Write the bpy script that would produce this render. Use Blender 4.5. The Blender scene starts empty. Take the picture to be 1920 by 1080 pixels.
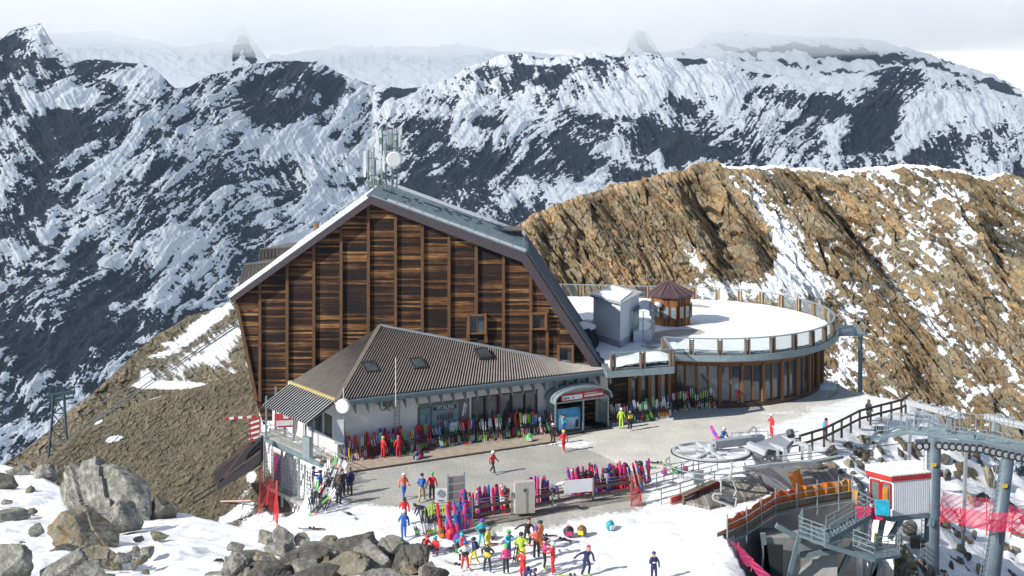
import bpy, bmesh, math, random
import numpy as np
from mathutils import Vector, Matrix
R = math.radians
S = bpy.context.scene
# ------------------------------------------------------------------ camera
F, YH, H = 2300.0, 140.0, 28.5          # focal length in photo pixels, horizon row, camera height over the terrace
cam = bpy.data.objects.new('camera', bpy.data.cameras.new('camera'))
S.collection.objects.link(cam); S.camera = cam
cam.location = (0, 0, H); cam.rotation_euler = (R(90), 0, 0)
cam.data.sensor_width = 36; cam.data.lens = 36 * F / 1920
cam.data.shift_y = -(540 - YH) / 1920
cam.data.clip_start = 1; cam.data.clip_end = 30000
# ------------------------------------------------------------------ light
SUN_EL, SUN_DIR = R(33), Vector((0.88, 0.47, 0)).normalized()
w = bpy.data.worlds.new("World"); S.world = w; w.use_nodes = True
nt = w.node_tree; nt.nodes.clear()
def N(t, ty, **k):
    n = t.nodes.new(ty)
    for a, b in k.items():
        if a == 'inp':
            for i, v in b.items(): n.inputs[i].default_value = v
        else: setattr(n, a, b)
    return n
sky = N(nt, 'ShaderNodeTexSky', sky_type='NISHITA'); sky.sun_disc = False
sky.sun_elevation = SUN_EL; sky.sun_rotation = math.atan2(-SUN_DIR.x, -SUN_DIR.y); sky.altitude = 3000
bg = N(nt, 'ShaderNodeBackground', inp={1: 0.10})
# pale cloud lying over the far crest: soft, brighter low down, thinning upward
tc = N(nt, 'ShaderNodeTexCoord'); sp = N(nt, 'ShaderNodeSeparateXYZ'); nt.links.new(tc.outputs['Generated'], sp.inputs[0])
mp = N(nt, 'ShaderNodeMapping', inp={3: (5, 5, 16)}); nt.links.new(tc.outputs['Generated'], mp.inputs[0])
nz = N(nt, 'ShaderNodeTexNoise', inp={'Scale': 1.0, 'Detail': 5, 'Roughness': .5}); nt.links.new(mp.outputs[0], nz.inputs[0])
cr = N(nt, 'ShaderNodeValToRGB')
cr.color_ramp.elements[0].position = .36; cr.color_ramp.elements[0].color = (.74, .81, .86, 1)
cr.color_ramp.elements[1].position = .56; cr.color_ramp.elements[1].color = (.93, .95, .97, 1)
nt.links.new(nz.outputs[0], cr.inputs[0])
bgc = N(nt, 'ShaderNodeBackground', inp={1: 1.0}); nt.links.new(cr.outputs[0], bgc.inputs[0])
m1 = N(nt, 'ShaderNodeMapRange', inp={1: .10, 2: .26, 3: 1, 4: 0}); nt.links.new(sp.outputs[2], m1.inputs[0])
m2 = N(nt, 'ShaderNodeMapRange', inp={1: .35, 2: .75, 3: 0, 4: 1}); nt.links.new(sp.outputs[1], m2.inputs[0])
mm = N(nt, 'ShaderNodeMath', operation='MULTIPLY'); nt.links.new(m1.outputs[0], mm.inputs[0]); nt.links.new(m2.outputs[0], mm.inputs[1])
mx = N(nt, 'ShaderNodeMixShader'); out = N(nt, 'ShaderNodeOutputWorld')
nt.links.new(sky.outputs[0], bg.inputs[0]); nt.links.new(mm.outputs[0], mx.inputs[0])
nt.links.new(bg.outputs[0], mx.inputs[1]); nt.links.new(bgc.outputs[0], mx.inputs[2]); nt.links.new(mx.outputs[0], out.inputs[0])
sl = bpy.data.lights.new('sun', 'SUN'); sl.energy = 4.7; sl.angle = R(.5); sl.color = (1, .955, .88)
so = bpy.data.objects.new('sun', sl); S.collection.objects.link(so)
sd = Vector((SUN_DIR.x * math.cos(SUN_EL), SUN_DIR.y * math.cos(SUN_EL), -math.sin(SUN_EL)))
so.rotation_euler = sd.to_track_quat('-Z', 'Y').to_euler(); so.location = (-60, -30, 60)
S.view_settings.view_transform = 'Standard'; S.view_settings.look = 'None'
S.view_settings.exposure = 0.32; S.view_settings.gamma = 1
S.cycles.volume_bounces = 10; S.cycles.max_bounces = 12; S.cycles.transparent_max_bounces = 24
S.cycles.diffuse_bounces = 3; S.cycles.caustics_reflective = False; S.cycles.caustics_refractive = False

# ------------------------------------------------------------------ helpers
def W(px, py, D): return Vector(((px - 960) / F * D, D, H - (py - YH) / F * D))
def G(px, py, z=0.0):
    D = (H - z) * F / (py - YH); return Vector(((px - 960) / F * D, D, z))
def tag(o, label=None, cat=None, group=None, kind=None):
    if label: o['label'] = label
    if cat: o['category'] = cat
    if group: o['group'] = group
    if kind: o['kind'] = kind
    return o
def link(o, parent=None):
    S.collection.objects.link(o)
    if parent: o.parent = parent
    return o
def empty(name, loc=(0, 0, 0), rz=0, label=None, cat=None, group=None):
    o = bpy.data.objects.new(name, None); o.location = loc; o.rotation_euler = (0, 0, rz); link(o)
    return tag(o, label, cat, group)

_P = np.random.RandomState(7).permutation(512).astype(np.int64)
_PP = np.concatenate([_P, _P, _P])
_GR = np.random.RandomState(3).uniform(0, 2 * np.pi, 512)
def perlin(x, y, seed=0):
    x = np.asarray(x, float) + seed * 17.31; y = np.asarray(y, float) + seed * 9.7
    xi = np.floor(x).astype(np.int64); yi = np.floor(y).astype(np.int64); xf = x - xi; yf = y - yi
    def g(ix, iy, dx, dy):
        h = _GR[_PP[(_PP[ix & 511] + iy) & 511]]; return np.cos(h) * dx + np.sin(h) * dy
    u = xf ** 3 * (xf * (xf * 6 - 15) + 10); v = yf ** 3 * (yf * (yf * 6 - 15) + 10)
    a = g(xi, yi, xf, yf); b = g(xi + 1, yi, xf - 1, yf); c = g(xi, yi + 1, xf, yf - 1); d = g(xi + 1, yi + 1, xf - 1, yf - 1)
    return ((a + (b - a) * u) * (1 - v) + (c + (d - c) * u) * v) * 1.5
def fbm(x, y, o=5, seed=0, gain=.5, ridge=False):
    s = 0; a = 1; t = 0
    for i in range(o):
        n = perlin(x * 2 ** i, y * 2 ** i, seed + i)
        if ridge: n = 1 - 2 * np.abs(n)
        s = s + a * n; t += a; a *= gain
    return s / t
def worley(x, y, seed=0):
    """nearest cell: returns (random 0-1 per cell, second random, third random, offset x, offset y, gap to next cell)"""
    x = x + seed * 5.3; y = y + seed * 3.1
    xi = np.floor(x).astype(np.int64); yi = np.floor(y).astype(np.int64)
    best = np.full(x.shape, 9.); sec = np.full(x.shape, 9.); bi = np.zeros(x.shape, np.int64); bx = np.zeros(x.shape); by = np.zeros(x.shape)
    for dx in (-1, 0, 1):
        for dy in (-1, 0, 1):
            h = _PP[(_PP[(xi + dx) & 511] + yi + dy) & 511]
            cx = xi + dx + _P[(h + 31) & 511] / 512.; cy = yi + dy + _P[(h + 77) & 511] / 512.
            d = (x - cx) ** 2 + (y - cy) ** 2; c = d < best
            sec = np.where(c, best, np.minimum(sec, d)); best = np.where(c, d, best)
            bi = np.where(c, h, bi); bx = np.where(c, x - cx, bx); by = np.where(c, y - cy, by)
    return _P[(bi + 5) & 511] / 512., _P[(bi + 201) & 511] / 512., _P[(bi + 333) & 511] / 512., bx, by, np.sqrt(sec) - np.sqrt(best)
def crag(x, y, seed=0):
    a, b, c, bx, by, g = worley(x, y, seed)
    return (a - .5) * .9 + (b - .5) * 2.2 * bx + (c - .5) * 2.2 * by - .10 * np.clip(.12 - g, 0, 1) / .12, a
def sst(a, b, x):
    t = np.clip((x - a) / (b - a), 0, 1); return t * t * (3 - 2 * t)
def grid_mesh(name, P, mat, attrs=None, mask=None, smooth=True, parent=None):
    """P: rows x cols x 3; attrs: name -> rows x cols; mask: rows x cols of vertices to keep"""
    r, c, _ = P.shape; idx = np.arange(r * c).reshape(r, c)
    q = np.stack([idx[:-1, :-1], idx[:-1, 1:], idx[1:, 1:], idx[1:, :-1]], -1).reshape(-1, 4)
    V = P.reshape(-1, 3)
    if mask is not None:
        mk = mask.reshape(-1); q = q[mk[q].all(1)]; used = np.unique(q); rem = np.zeros(r * c, int); rem[used] = np.arange(len(used)); q = rem[q]; V = V[used]
    else: used = slice(None)
    a, b, d = V[q[:, 0]], V[q[:, 1]], V[q[:, 3]]
    if np.cross(b - a, d - a)[:, 2].sum() < 0: q = q[:, ::-1]
    me = bpy.data.meshes.new(name); me.vertices.add(len(V)); me.vertices.foreach_set('co', V.astype(np.float32).ravel())
    me.loops.add(q.size); me.loops.foreach_set('vertex_index', q.astype(np.int32).ravel())
    me.polygons.add(len(q)); me.polygons.foreach_set('loop_start', np.arange(0, q.size, 4, dtype=np.int32))
    me.polygons.foreach_set('loop_total', np.full(len(q), 4, np.int32))
    me.polygons.foreach_set('use_smooth', np.full(len(q), smooth))
    me.update(calc_edges=True)
    for k, v in (attrs or {}).items():
        at = me.attributes.new(k, 'FLOAT', 'POINT'); at.data.foreach_set('value', v.reshape(-1)[used].astype(np.float32))
    me.materials.append(mat)
    o = bpy.data.objects.new(name, me); link(o, parent); return o

# ------------------------------------------------------------------ materials
def mat_new(name):
    m = bpy.data.materials.new(name); m.use_nodes = True; t = m.node_tree; t.nodes.clear()
    b = N(t, 'ShaderNodeBsdfPrincipled'); o = N(t, 'ShaderNodeOutputMaterial'); t.links.new(b.outputs[0], o.inputs[0])
    return m, t, b
def ramp(t, fac, stops, interp='LINEAR'):
    c = N(t, 'ShaderNodeValToRGB'); c.color_ramp.interpolation = interp; e = c.color_ramp.elements
    while len(e) < len(stops): e.new(.5)
    for i, (p, col) in enumerate(stops): e[i].position = p; e[i].color = (*col, 1) if len(col) == 3 else col
    if fac is not None: t.links.new(fac, c.inputs[0])
    return c.outputs[0]
def noise(t, scale, detail=4, rough=.55, vec=None, coord='Object', sc=None, dist=0):
    if vec is None: vec = N(t, 'ShaderNodeTexCoord').outputs[coord]
    if sc: mp = N(t, 'ShaderNodeMapping', inp={3: sc}); t.links.new(vec, mp.inputs[0]); vec = mp.outputs[0]
    n = N(t, 'ShaderNodeTexNoise', inp={'Scale': scale, 'Detail': detail, 'Roughness': rough, 'Distortion': dist}); t.links.new(vec, n.inputs[0])
    return n.outputs[0]
def math_(t, op, a, b=None, clamp=False):
    n = N(t, 'ShaderNodeMath', operation=op); n.use_clamp = clamp
    for i, v in enumerate((a, b)):
        if v is None: continue
        if hasattr(v, 'links'): t.links.new(v, n.inputs[i])
        else: n.inputs[i].default_value = v
    return n.outputs[0]
def mapr(t, v, a, b, c=0, d=1):
    n = N(t, 'ShaderNodeMapRange', inp={1: a, 2: b, 3: c, 4: d}); t.links.new(v, n.inputs[0]); return n.outputs[0]
def mixc(t, f, a, b, mode='MIX'):
    n = N(t, 'ShaderNodeMix', data_type='RGBA', blend_type=mode)
    for i, v in ((0, f), (6, a), (7, b)):
        if hasattr(v, 'links'): t.links.new(v, n.inputs[i])
        else: n.inputs[i].default_value = v if i == 0 else (*v, 1)
    return n.outputs[2]
def attr(t, name):
    return N(t, 'ShaderNodeAttribute', attribute_name=name).outputs['Fac']
def bump(t, b, h, strength=.5, dist=.1):
    n = N(t, 'ShaderNodeBump', inp={0: strength, 1: dist}); t.links.new(h, n.inputs['Height']); t.links.new(n.outputs[0], b.inputs['Normal'])

def terrain_mat(name, rock_stops, snow_col, nscale, fine, bumpd, snow_soft=.08, tint=True, bs=.6):
    m, t, b = mat_new(name)
    n1 = noise(t, nscale, 6, .65); n2 = noise(t, fine, 5, .7)
    base = attr(t, 'tint') if tint else n1
    f = math_(t, 'ADD', math_(t, 'MULTIPLY', base, .5), math_(t, 'MULTIPLY', n1, .5))
    rock = ramp(t, f, rock_stops)
    rock = mixc(t, .55, rock, ramp(t, n2, [(.3, (.45, .45, .45)), (.7, (1.25, 1.2, 1.12))]), 'MULTIPLY')
    sn = math_(t, 'ADD', attr(t, 'snow'), math_(t, 'MULTIPLY', math_(t, 'SUBTRACT', n2, .5), .9))
    sf = mapr(t, sn, .5 - snow_soft, .5 + snow_soft)
    col = mixc(t, sf, rock, snow_col); t.links.new(col, b.inputs['Base Color'])
    b.inputs['Roughness'].default_value = .85
    h = math_(t, 'MULTIPLY', math_(t, 'ADD', n2, math_(t, 'MULTIPLY', n1, .6)), math_(t, 'SUBTRACT', 1.15, sf))
    bump(t, b, h, bs, bumpd); return m

# ------------------------------------------------------------------ sheets of terrain seen from afar
def curve(pts, u):
    p = np.array(pts, float); return np.interp(u, p[:, 0], p[:, 1])
def blobs(u, v, lst):
    s = 0
    for (x, y, rx, ry, a, k) in lst:
        ca, sa = math.cos(R(a)), math.sin(R(a)); dx, dy = u - x, v - y
        X, Y = (dx * ca + dy * sa) / rx, (-dx * sa + dy * ca) / ry
        s = s + k * np.exp(-(X * X + Y * Y))
    return s
def sheet(u0, u1, nu, skyc, D0, slope, vb, nv, back=0.6, nb=12, bspan=120):
    """a slope whose crest shows along skyc; returns the screen coordinates it was laid out from and its world points"""
    u = np.linspace(u0, u1, nu); sk = curve(skyc, u) if not callable(skyc) else skyc(u)
    d0 = curve(D0, u) if isinstance(D0, list) else np.full(nu, float(D0))
    t = np.linspace(0, 1, nv)[:, None] ** 1.0
    py = sk[None] + (vb - sk)[None] * t
    k0 = (sk - YH) / F; k = (py - YH) / F
    q = slope * d0                       # one continuous slope that passes through the horizon at distance d0
    Y = q[None] / (slope + k); Z = H - k * Y; X = (u[None] - 960) / F * Y
    d0 = q / (slope + k0); z0 = H - k0 * d0
    bt = np.linspace(1, 0, nb, endpoint=False)[:, None] ** 1.5
    Yb = d0[None] + bt * bspan; Zb = z0[None] - bt * bspan * back; Xb = ((u - 960) / F * d0)[None] + 0 * Yb
    P = np.stack([np.vstack([Xb, X]), np.vstack([Yb, Y]), np.vstack([Zb, Z])], -1)
    U = np.repeat(u[None], nb + nv, 0); V = np.vstack([sk[None] - bt * 20 * np.ones_like(sk)[None], py])
    fade = np.vstack([np.ones_like(Yb) * .6, np.repeat(sst(0, 1, np.linspace(.0, 14, nv))[:, None] * .6 + .4, nu, 1)])
    return U, V, P, fade

SKY1 = [(-500, 150), (-200, 60), (0, 75), (20, 60), (55, 50), (78, 46), (95, 85), (118, 98), (140, 118), (180, 112), (262, 120), (285, 128), (330, 168), (352, 165), (385, 145), (430, 135), (480, 122), (512, 117),
        (560, 113), (600, 121), (640, 142), (690, 160), (760, 166), (800, 164), (850, 148), (872, 132), (905, 118), (945, 106), (975, 102), (1010, 109), (1050, 108), (1090, 103), (1118, 100), (1160, 108), (1200, 105), (1250, 111), (1330, 112), (1365, 119), (1400, 135), (1440, 140), (1500, 150), (1560, 166), (1600, 155), (1640, 135), (1680, 124), (1720, 128), (1760, 146), (1800, 152), (1850, 172), (1920, 188), (2100, 230), (2500, 260)]
ROCKFAR = [(.25, (.008, .016, .034)), (.5, (.018, .030, .054)), (.66, (.036, .042, .058)), (.8, (.065, .058, .058))]
mtn_mat = terrain_mat('far_rock_and_snow', ROCKFAR, (.82, .86, .90), .006, .045, 8, .022, bs=.6)
def build_range():
    U, V, P, fade = sheet(-450, 2400, 2100, SKY1, [(-450, 2700), (300, 2900), (700, 3300), (1300, 3100), (1900, 2800), (2400, 2700)], .62, 960, 700, bspan=500)
    # streak direction turns across the picture: diagonal on both flanks, steep in the middle
    ang = R(-40) + R(20) * np.sin((U - 500) / 420.) * np.clip((U - 500) / 300, 0, 1) * 0
    wob = 40 * fbm(U / 300, V / 300, 3, 5)
    a1 = (U + wob) * math.cos(R(-42)) + (V + wob) * math.sin(R(-42)); b1 = -(U + wob) * math.sin(R(-42)) + (V + wob) * math.cos(R(-42))
    a2 = (U + wob) * math.cos(R(62)) + (V + wob) * math.sin(R(62)); b2 = -(U + wob) * math.sin(R(62)) + (V + wob) * math.cos(R(62))
    st1 = fbm(a1 / 120, b1 / 20, 6, 11, .58); st2 = fbm(a2 / 110, b2 / 26, 6, 21, .6)
    m = sst(-.15, .3, fbm(U / 380, V / 300, 2, 31) + .35 * np.exp(-((U - 1180) / 300) ** 2) - .3 * np.exp(-((U - 250) / 350) ** 2))
    st = st1 * (1 - m) + st2 * m
    big = fbm((U + .5 * V) / 150, V / 95, 5, 41, .55); rg = fbm((U + .6 * V) / 130, V / 110, 6, 51, .5, True)
    dark = blobs(U, V, [(40, 140, 45, 45, -50, .9), (95, 130, 70, 14, 10, .7), (200, 130, 90, 9, 0, .8), (110, 190, 60, 30, -30, .5), (60, 260, 70, 30, -30, .6), (200, 250, 110, 30, -20, .6), (90, 330, 120, 36, -40, .5), (310, 200, 25, 14, 0, .5), (330, 240, 60, 16, -30, .6),
        (605, 165, 52, 42, 20, 1.3), (520, 150, 70, 22, -10, .8), (470, 175, 60, 25, -20, .6), (500, 222, 75, 26, -6, 1.3), (560, 205, 40, 20, 0, .7), (425, 255, 34, 26, -30, .8), (300, 312, 36, 15, 10, .9), (430, 345, 50, 14, -20, .5), (628, 256, 20, 11, 0, 1.), (380, 360, 60, 18, -30, .5),
        (130, 610, 150, 60, -15, .9), (60, 540, 90, 30, -40, .5), (330, 620, 80, 40, -30, .7), (250, 540, 90, 30, -30, .5), (200, 470, 90, 20, -45, .35), (40, 420, 80, 25, -45, .5), (140, 700, 120, 40, 0, .6),
        (790, 300, 30, 60, 10, 1.1), (850, 340, 36, 50, 30, .9), (770, 370, 40, 22, -40, .9), (900, 370, 50, 40, 30, .7), (790, 250, 34, 22, 20, .9), (920, 236, 24, 16, 0, 1.), (840, 190, 60, 14, -20, .6), (740, 185, 40, 20, -10, .8), (960, 130, 40, 20, -20, .6),
        (1040, 165, 40, 28, 0, .9), (1110, 130, 50, 22, 30, .7), (1290, 117, 60, 7, 3, 1.), (1065, 240, 40, 30, 20, 1.), (1090, 290, 70, 26, 30, .9), (1180, 250, 80, 28, 15, .6), (1240, 265, 60, 40, 20, 1.), (1270, 200, 70, 18, 20, .5), (1420, 150, 40, 18, 20, .8), (1330, 290, 90, 26, 10, .8), (1390, 250, 90, 20, 20, .5),
        (1480, 190, 90, 18, 8, .9), (1560, 200, 50, 26, -20, .9), (1655, 180, 36, 46, 20, 1.5), (1710, 160, 46, 30, 30, 1.), (1610, 240, 44, 30, -30, 1.), (1500, 295, 70, 18, 0, 1.), (1800, 172, 50, 12, 10, 1.), (1660, 235, 34, 30, 0, .8), (1740, 310, 60, 30, -40, .5), (1880, 290, 60, 26, -35, .5), (1000, 330, 60, 20, 20, .4)])
    lite = blobs(U, V, [(140, 185, 52, 20, -10, 1.3), (232, 150, 40, 14, 20, .6), (20, 110, 26, 20, 0, .6), (75, 75, 16, 16, 0, .6), (265, 140, 20, 12, 0, 1.), (365, 200, 36, 26, -50, .8), (215, 275, 36, 12, -10, .9), (190, 370, 60, 14, -50, .6), (620, 285, 110, 20, -8, 1.), (590, 330, 90, 18, -8, .8), (560, 262, 70, 14, -12, .7), (640, 215, 40, 14, 10, .5), (680, 215, 40, 30, 20, .6), (540, 400, 60, 14, 10, .6), (620, 375, 70, 14, 0, .6), (320, 340, 36, 12, -10, .7),
        (370, 470, 80, 16, -40, .5), (500, 520, 90, 14, -10, .5), (900, 200, 50, 26, 10, .8), (870, 260, 26, 20, 30, .9), (980, 215, 30, 30, -60, .8), (1350, 165, 70, 16, 15, .8), (1400, 118, 60, 8, 8, 1.), (1520, 158, 130, 9, 4, 1.4), (1480, 215, 60, 8, 10, .5), (1350, 215, 40, 22, 40, .6), (1500, 250, 40, 20, 0, .3), (1740, 240, 80, 26, -30, .7), (1850, 215, 90, 24, 8, 1.2), (1760, 200, 60, 16, -10, .5), (1170, 190, 60, 20, 20, .4), (1440, 290, 60, 10, -10, .6), (1130, 330, 50, 14, -20, .6), (1050, 365, 40, 14, -20, .6), (1000, 118, 60, 6, 0, .7), (1580, 300, 50, 14, -20, .4), (740, 300, 26, 14, -30, .4)])
    mid = fbm(U / 40, V / 26, 5, 46, .6); patch = fbm(a1 / 210, b1 / 90, 3, 61); fine = fbm(a1 / 46, b1 / 6.5, 4, 63, .62) * (1 - m) + fbm(a2 / 40, b2 / 8, 4, 64, .62) * m
    am = .22 + 1.25 * sst(-.28, .28, fbm(U / 150 + .3 * V / 90, V / 80, 4, 49))
    snow = (.38 + .04 * sst(500, 0, U) * sst(250, 500, V) + (.50 + .5 * patch) * st + .62 * big + am * (.50 * mid + .30 * fbm(U / 9, V / 6, 3, 47, .6) + .72 * fine + .22 * fbm(U / 4.5, V / 3, 2, 48, .6)) + .25 * rg + .15 * rg + .46 * lite - .40 * dark + .10 * sst(400, 150, V) - .06 * sst(700, 100, U))
    D = P[..., 1]
    dz = (rg * 26 + big * 22 + st * 20) - 22 * np.clip(dark - lite, -1, 1.5) * 0 + fbm(U / 22, V / 16, 4, 71, .6) * 6 + fbm(a2 / 30, b2 / 8, 4, 77, .6, True) * 3
    P[..., 2] += dz * (D / 3000) * fade * .62
    P[..., 1] -= dz * .8 * fade
    tint = .5 + .5 * fbm(U / 90, V / 40, 4, 81) + .1 * st
    o = grid_mesh('mountain_range', P, mtn_mat, {'snow': snow, 'tint': tint})
    tag(o, 'dark snow-streaked rocky mountain range across the valley', 'mountains', kind='structure')
build_range()
def build_peaks():
    # higher crest and glaciers behind, mostly lost in cloud
    sk = [(-600, 60), (0, 70), (200, 60), (330, 90), (420, 80), (440, 60), (455, 52), (470, 70), (500, 110), (640, 90), (800, 90), (860, 84), (930, 96), (1120, 110), (1170, 104), (1182, 70), (1195, 54), (1210, 62), (1240, 100), (1300, 92), (1330, 62), (1400, 62), (1480, 70), (1560, 72), (1640, 76), (1700, 92), (1745, 104), (1800, 124), (1860, 142), (1920, 172), (2100, 230), (2600, 300)]
    skf = lambda u: curve(sk, u) + 5 * fbm(u / 14, 0 * u, 4, 98, .6) * (1 - sst(0, 60, np.abs(u - 650) - 140))  + 4 * fbm(u / 8, 0 * u, 3, 99)
    U, V, P, fade = sheet(-500, 2400, 1400, skf, 4600, .5, 330, 200, bspan=1500)
    st = fbm((U + V) / 60, (V - U * .4) / 14, 5, 14, .6); big = fbm(U / 120, V / 50, 4, 15)
    dark = blobs(U, V, [(443, 108, 8, 22, 12, 1.3), (460, 92, 10, 24, -14, 1.3), (474, 118, 9, 14, -20, 1.1), (1200, 76, 9, 18, -10, 1.1), (1214, 92, 8, 18, -35, 1.2), (1230, 103, 14, 6, 35, .9), (60, 90, 40, 30, 0, .8), (1380, 98, 50, 6, 6, 1.1), (1480, 95, 60, 8, 0, .9), (1560, 105, 70, 10, 5, 1.), (1650, 112, 60, 12, 10, 1.), (1760, 132, 50, 8, 20, .8), (1870, 165, 40, 8, 20, 1.2), (872, 80, 9, 5, 0, .9), (1580, 140, 60, 6, -5, .8), (1470, 122, 60, 5, 10, .6)])
    mo = fbm(U / 9, V / 7, 4, 17, .65); snow = .80 + .75 * st + .15 * big + .4 * mo - .62 * dark * (1 + 1.6 * mo + 1.2 * st)
    snow = np.where(((U > 100) & (U < 1165)), np.maximum(snow, 1.0 + .7 * mo + .5 * st - .85 * dark * (1 + 1.8 * mo + 1.5 * st)), snow)
    dz = (fbm(U / 60, V / 40, 5, 16, .55, True) * 30 + st * 16)
    P[..., 2] += dz * fade * .8
    o = grid_mesh('high_peaks', P, mtn_mat, {'snow': snow, 'tint': .5 + .4 * st})
    tag(o, 'higher snowy crest half lost in the cloud', 'mountains', kind='structure')
build_peaks()

# ------------------------------------------------------------------ cloud that shades the range, and the air between
def vol_mat(name, col, dens, aniso=0.2, absorb=None):
    m = bpy.data.materials.new(name); m.use_nodes = True; t = m.node_tree; t.nodes.clear()
    v = N(t, 'ShaderNodeVolumePrincipled'); v.inputs['Color'].default_value = (*col, 1); v.inputs['Density'].default_value = dens; v.inputs['Anisotropy'].default_value = aniso
    o = N(t, 'ShaderNodeOutputMaterial'); t.links.new(v.outputs[0], o.inputs['Volume']); return m
def build_cloud():
    n, m_ = 60, 30; a = np.linspace(0, 2 * np.pi, n); b = np.linspace(-np.pi / 2, np.pi / 2, m_)
    A, B = np.meshgrid(a, b)
    r = 1 + .12 * fbm(A * 2, B * 3, 4, 90) * np.cos(B)
    cx, cy, cz = -700, 1350, 980
    P = np.stack([cx + 3600 * r * np.cos(B) * np.cos(A), cy + 1350 * r * np.cos(B) * np.sin(A), cz + 260 * r * np.sin(B)], -1)
    P[:, -1] = P[:, 0]
    o = grid_mesh('cloud', P, vol_mat('cloud_vapour', (1, 1, 1), CLOUD_DENS, .6)); tag(o, 'wide grey cloud hanging over the mountain range', 'cloud', kind='stuff')
CLOUD_DENS = .0021
build_cloud()
def build_haze():
    me = bpy.data.meshes.new('haze'); bm = bmesh.new()
    bmesh.ops.create_cube(bm, size=1, matrix=Matrix.Translation((0, 1525, -960)) @ Matrix.Diagonal((9400, 4650, 2480, 1)).to_4x4())
    bm.to_mesh(me); me.materials.append(vol_mat('thin_air', (.62, .80, 1), HAZE_DENS, 0)); o = bpy.data.objects.new('haze', me); link(o)
    tag(o, 'thin blue mountain air filling the valley', 'haze', kind='stuff')
HAZE_DENS = .00003
build_haze()

def build_cloud_bank():
    n, m_ = 160, 60; a = np.linspace(0, 2 * np.pi, n); b = np.linspace(-np.pi / 2, np.pi / 2, m_)
    A, B = np.meshgrid(a, b)
    x, y, z = np.cos(B) * np.cos(A), np.cos(B) * np.sin(A), np.sin(B)
    r = 1 + .25 * fbm(x * 14 + 3, z * 2 + y * 3, 5, 95, .6) * np.cos(B)
    P = np.stack([100 + 3600 * x, 4560 + 480 * y * r, 352 + 262 * r * z * (1 + .25 * fbm(x * 9, y * 2, 4, 96))], -1)
    P[:, -1] = P[:, 0]
    o = grid_mesh('cloud_bank', P, vol_mat('summit_vapour', (1, 1, 1), .0028, -.1)); tag(o, 'pale cloud bank wrapping the highest peaks', 'cloud', kind='stuff')
build_cloud_bank()
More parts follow.
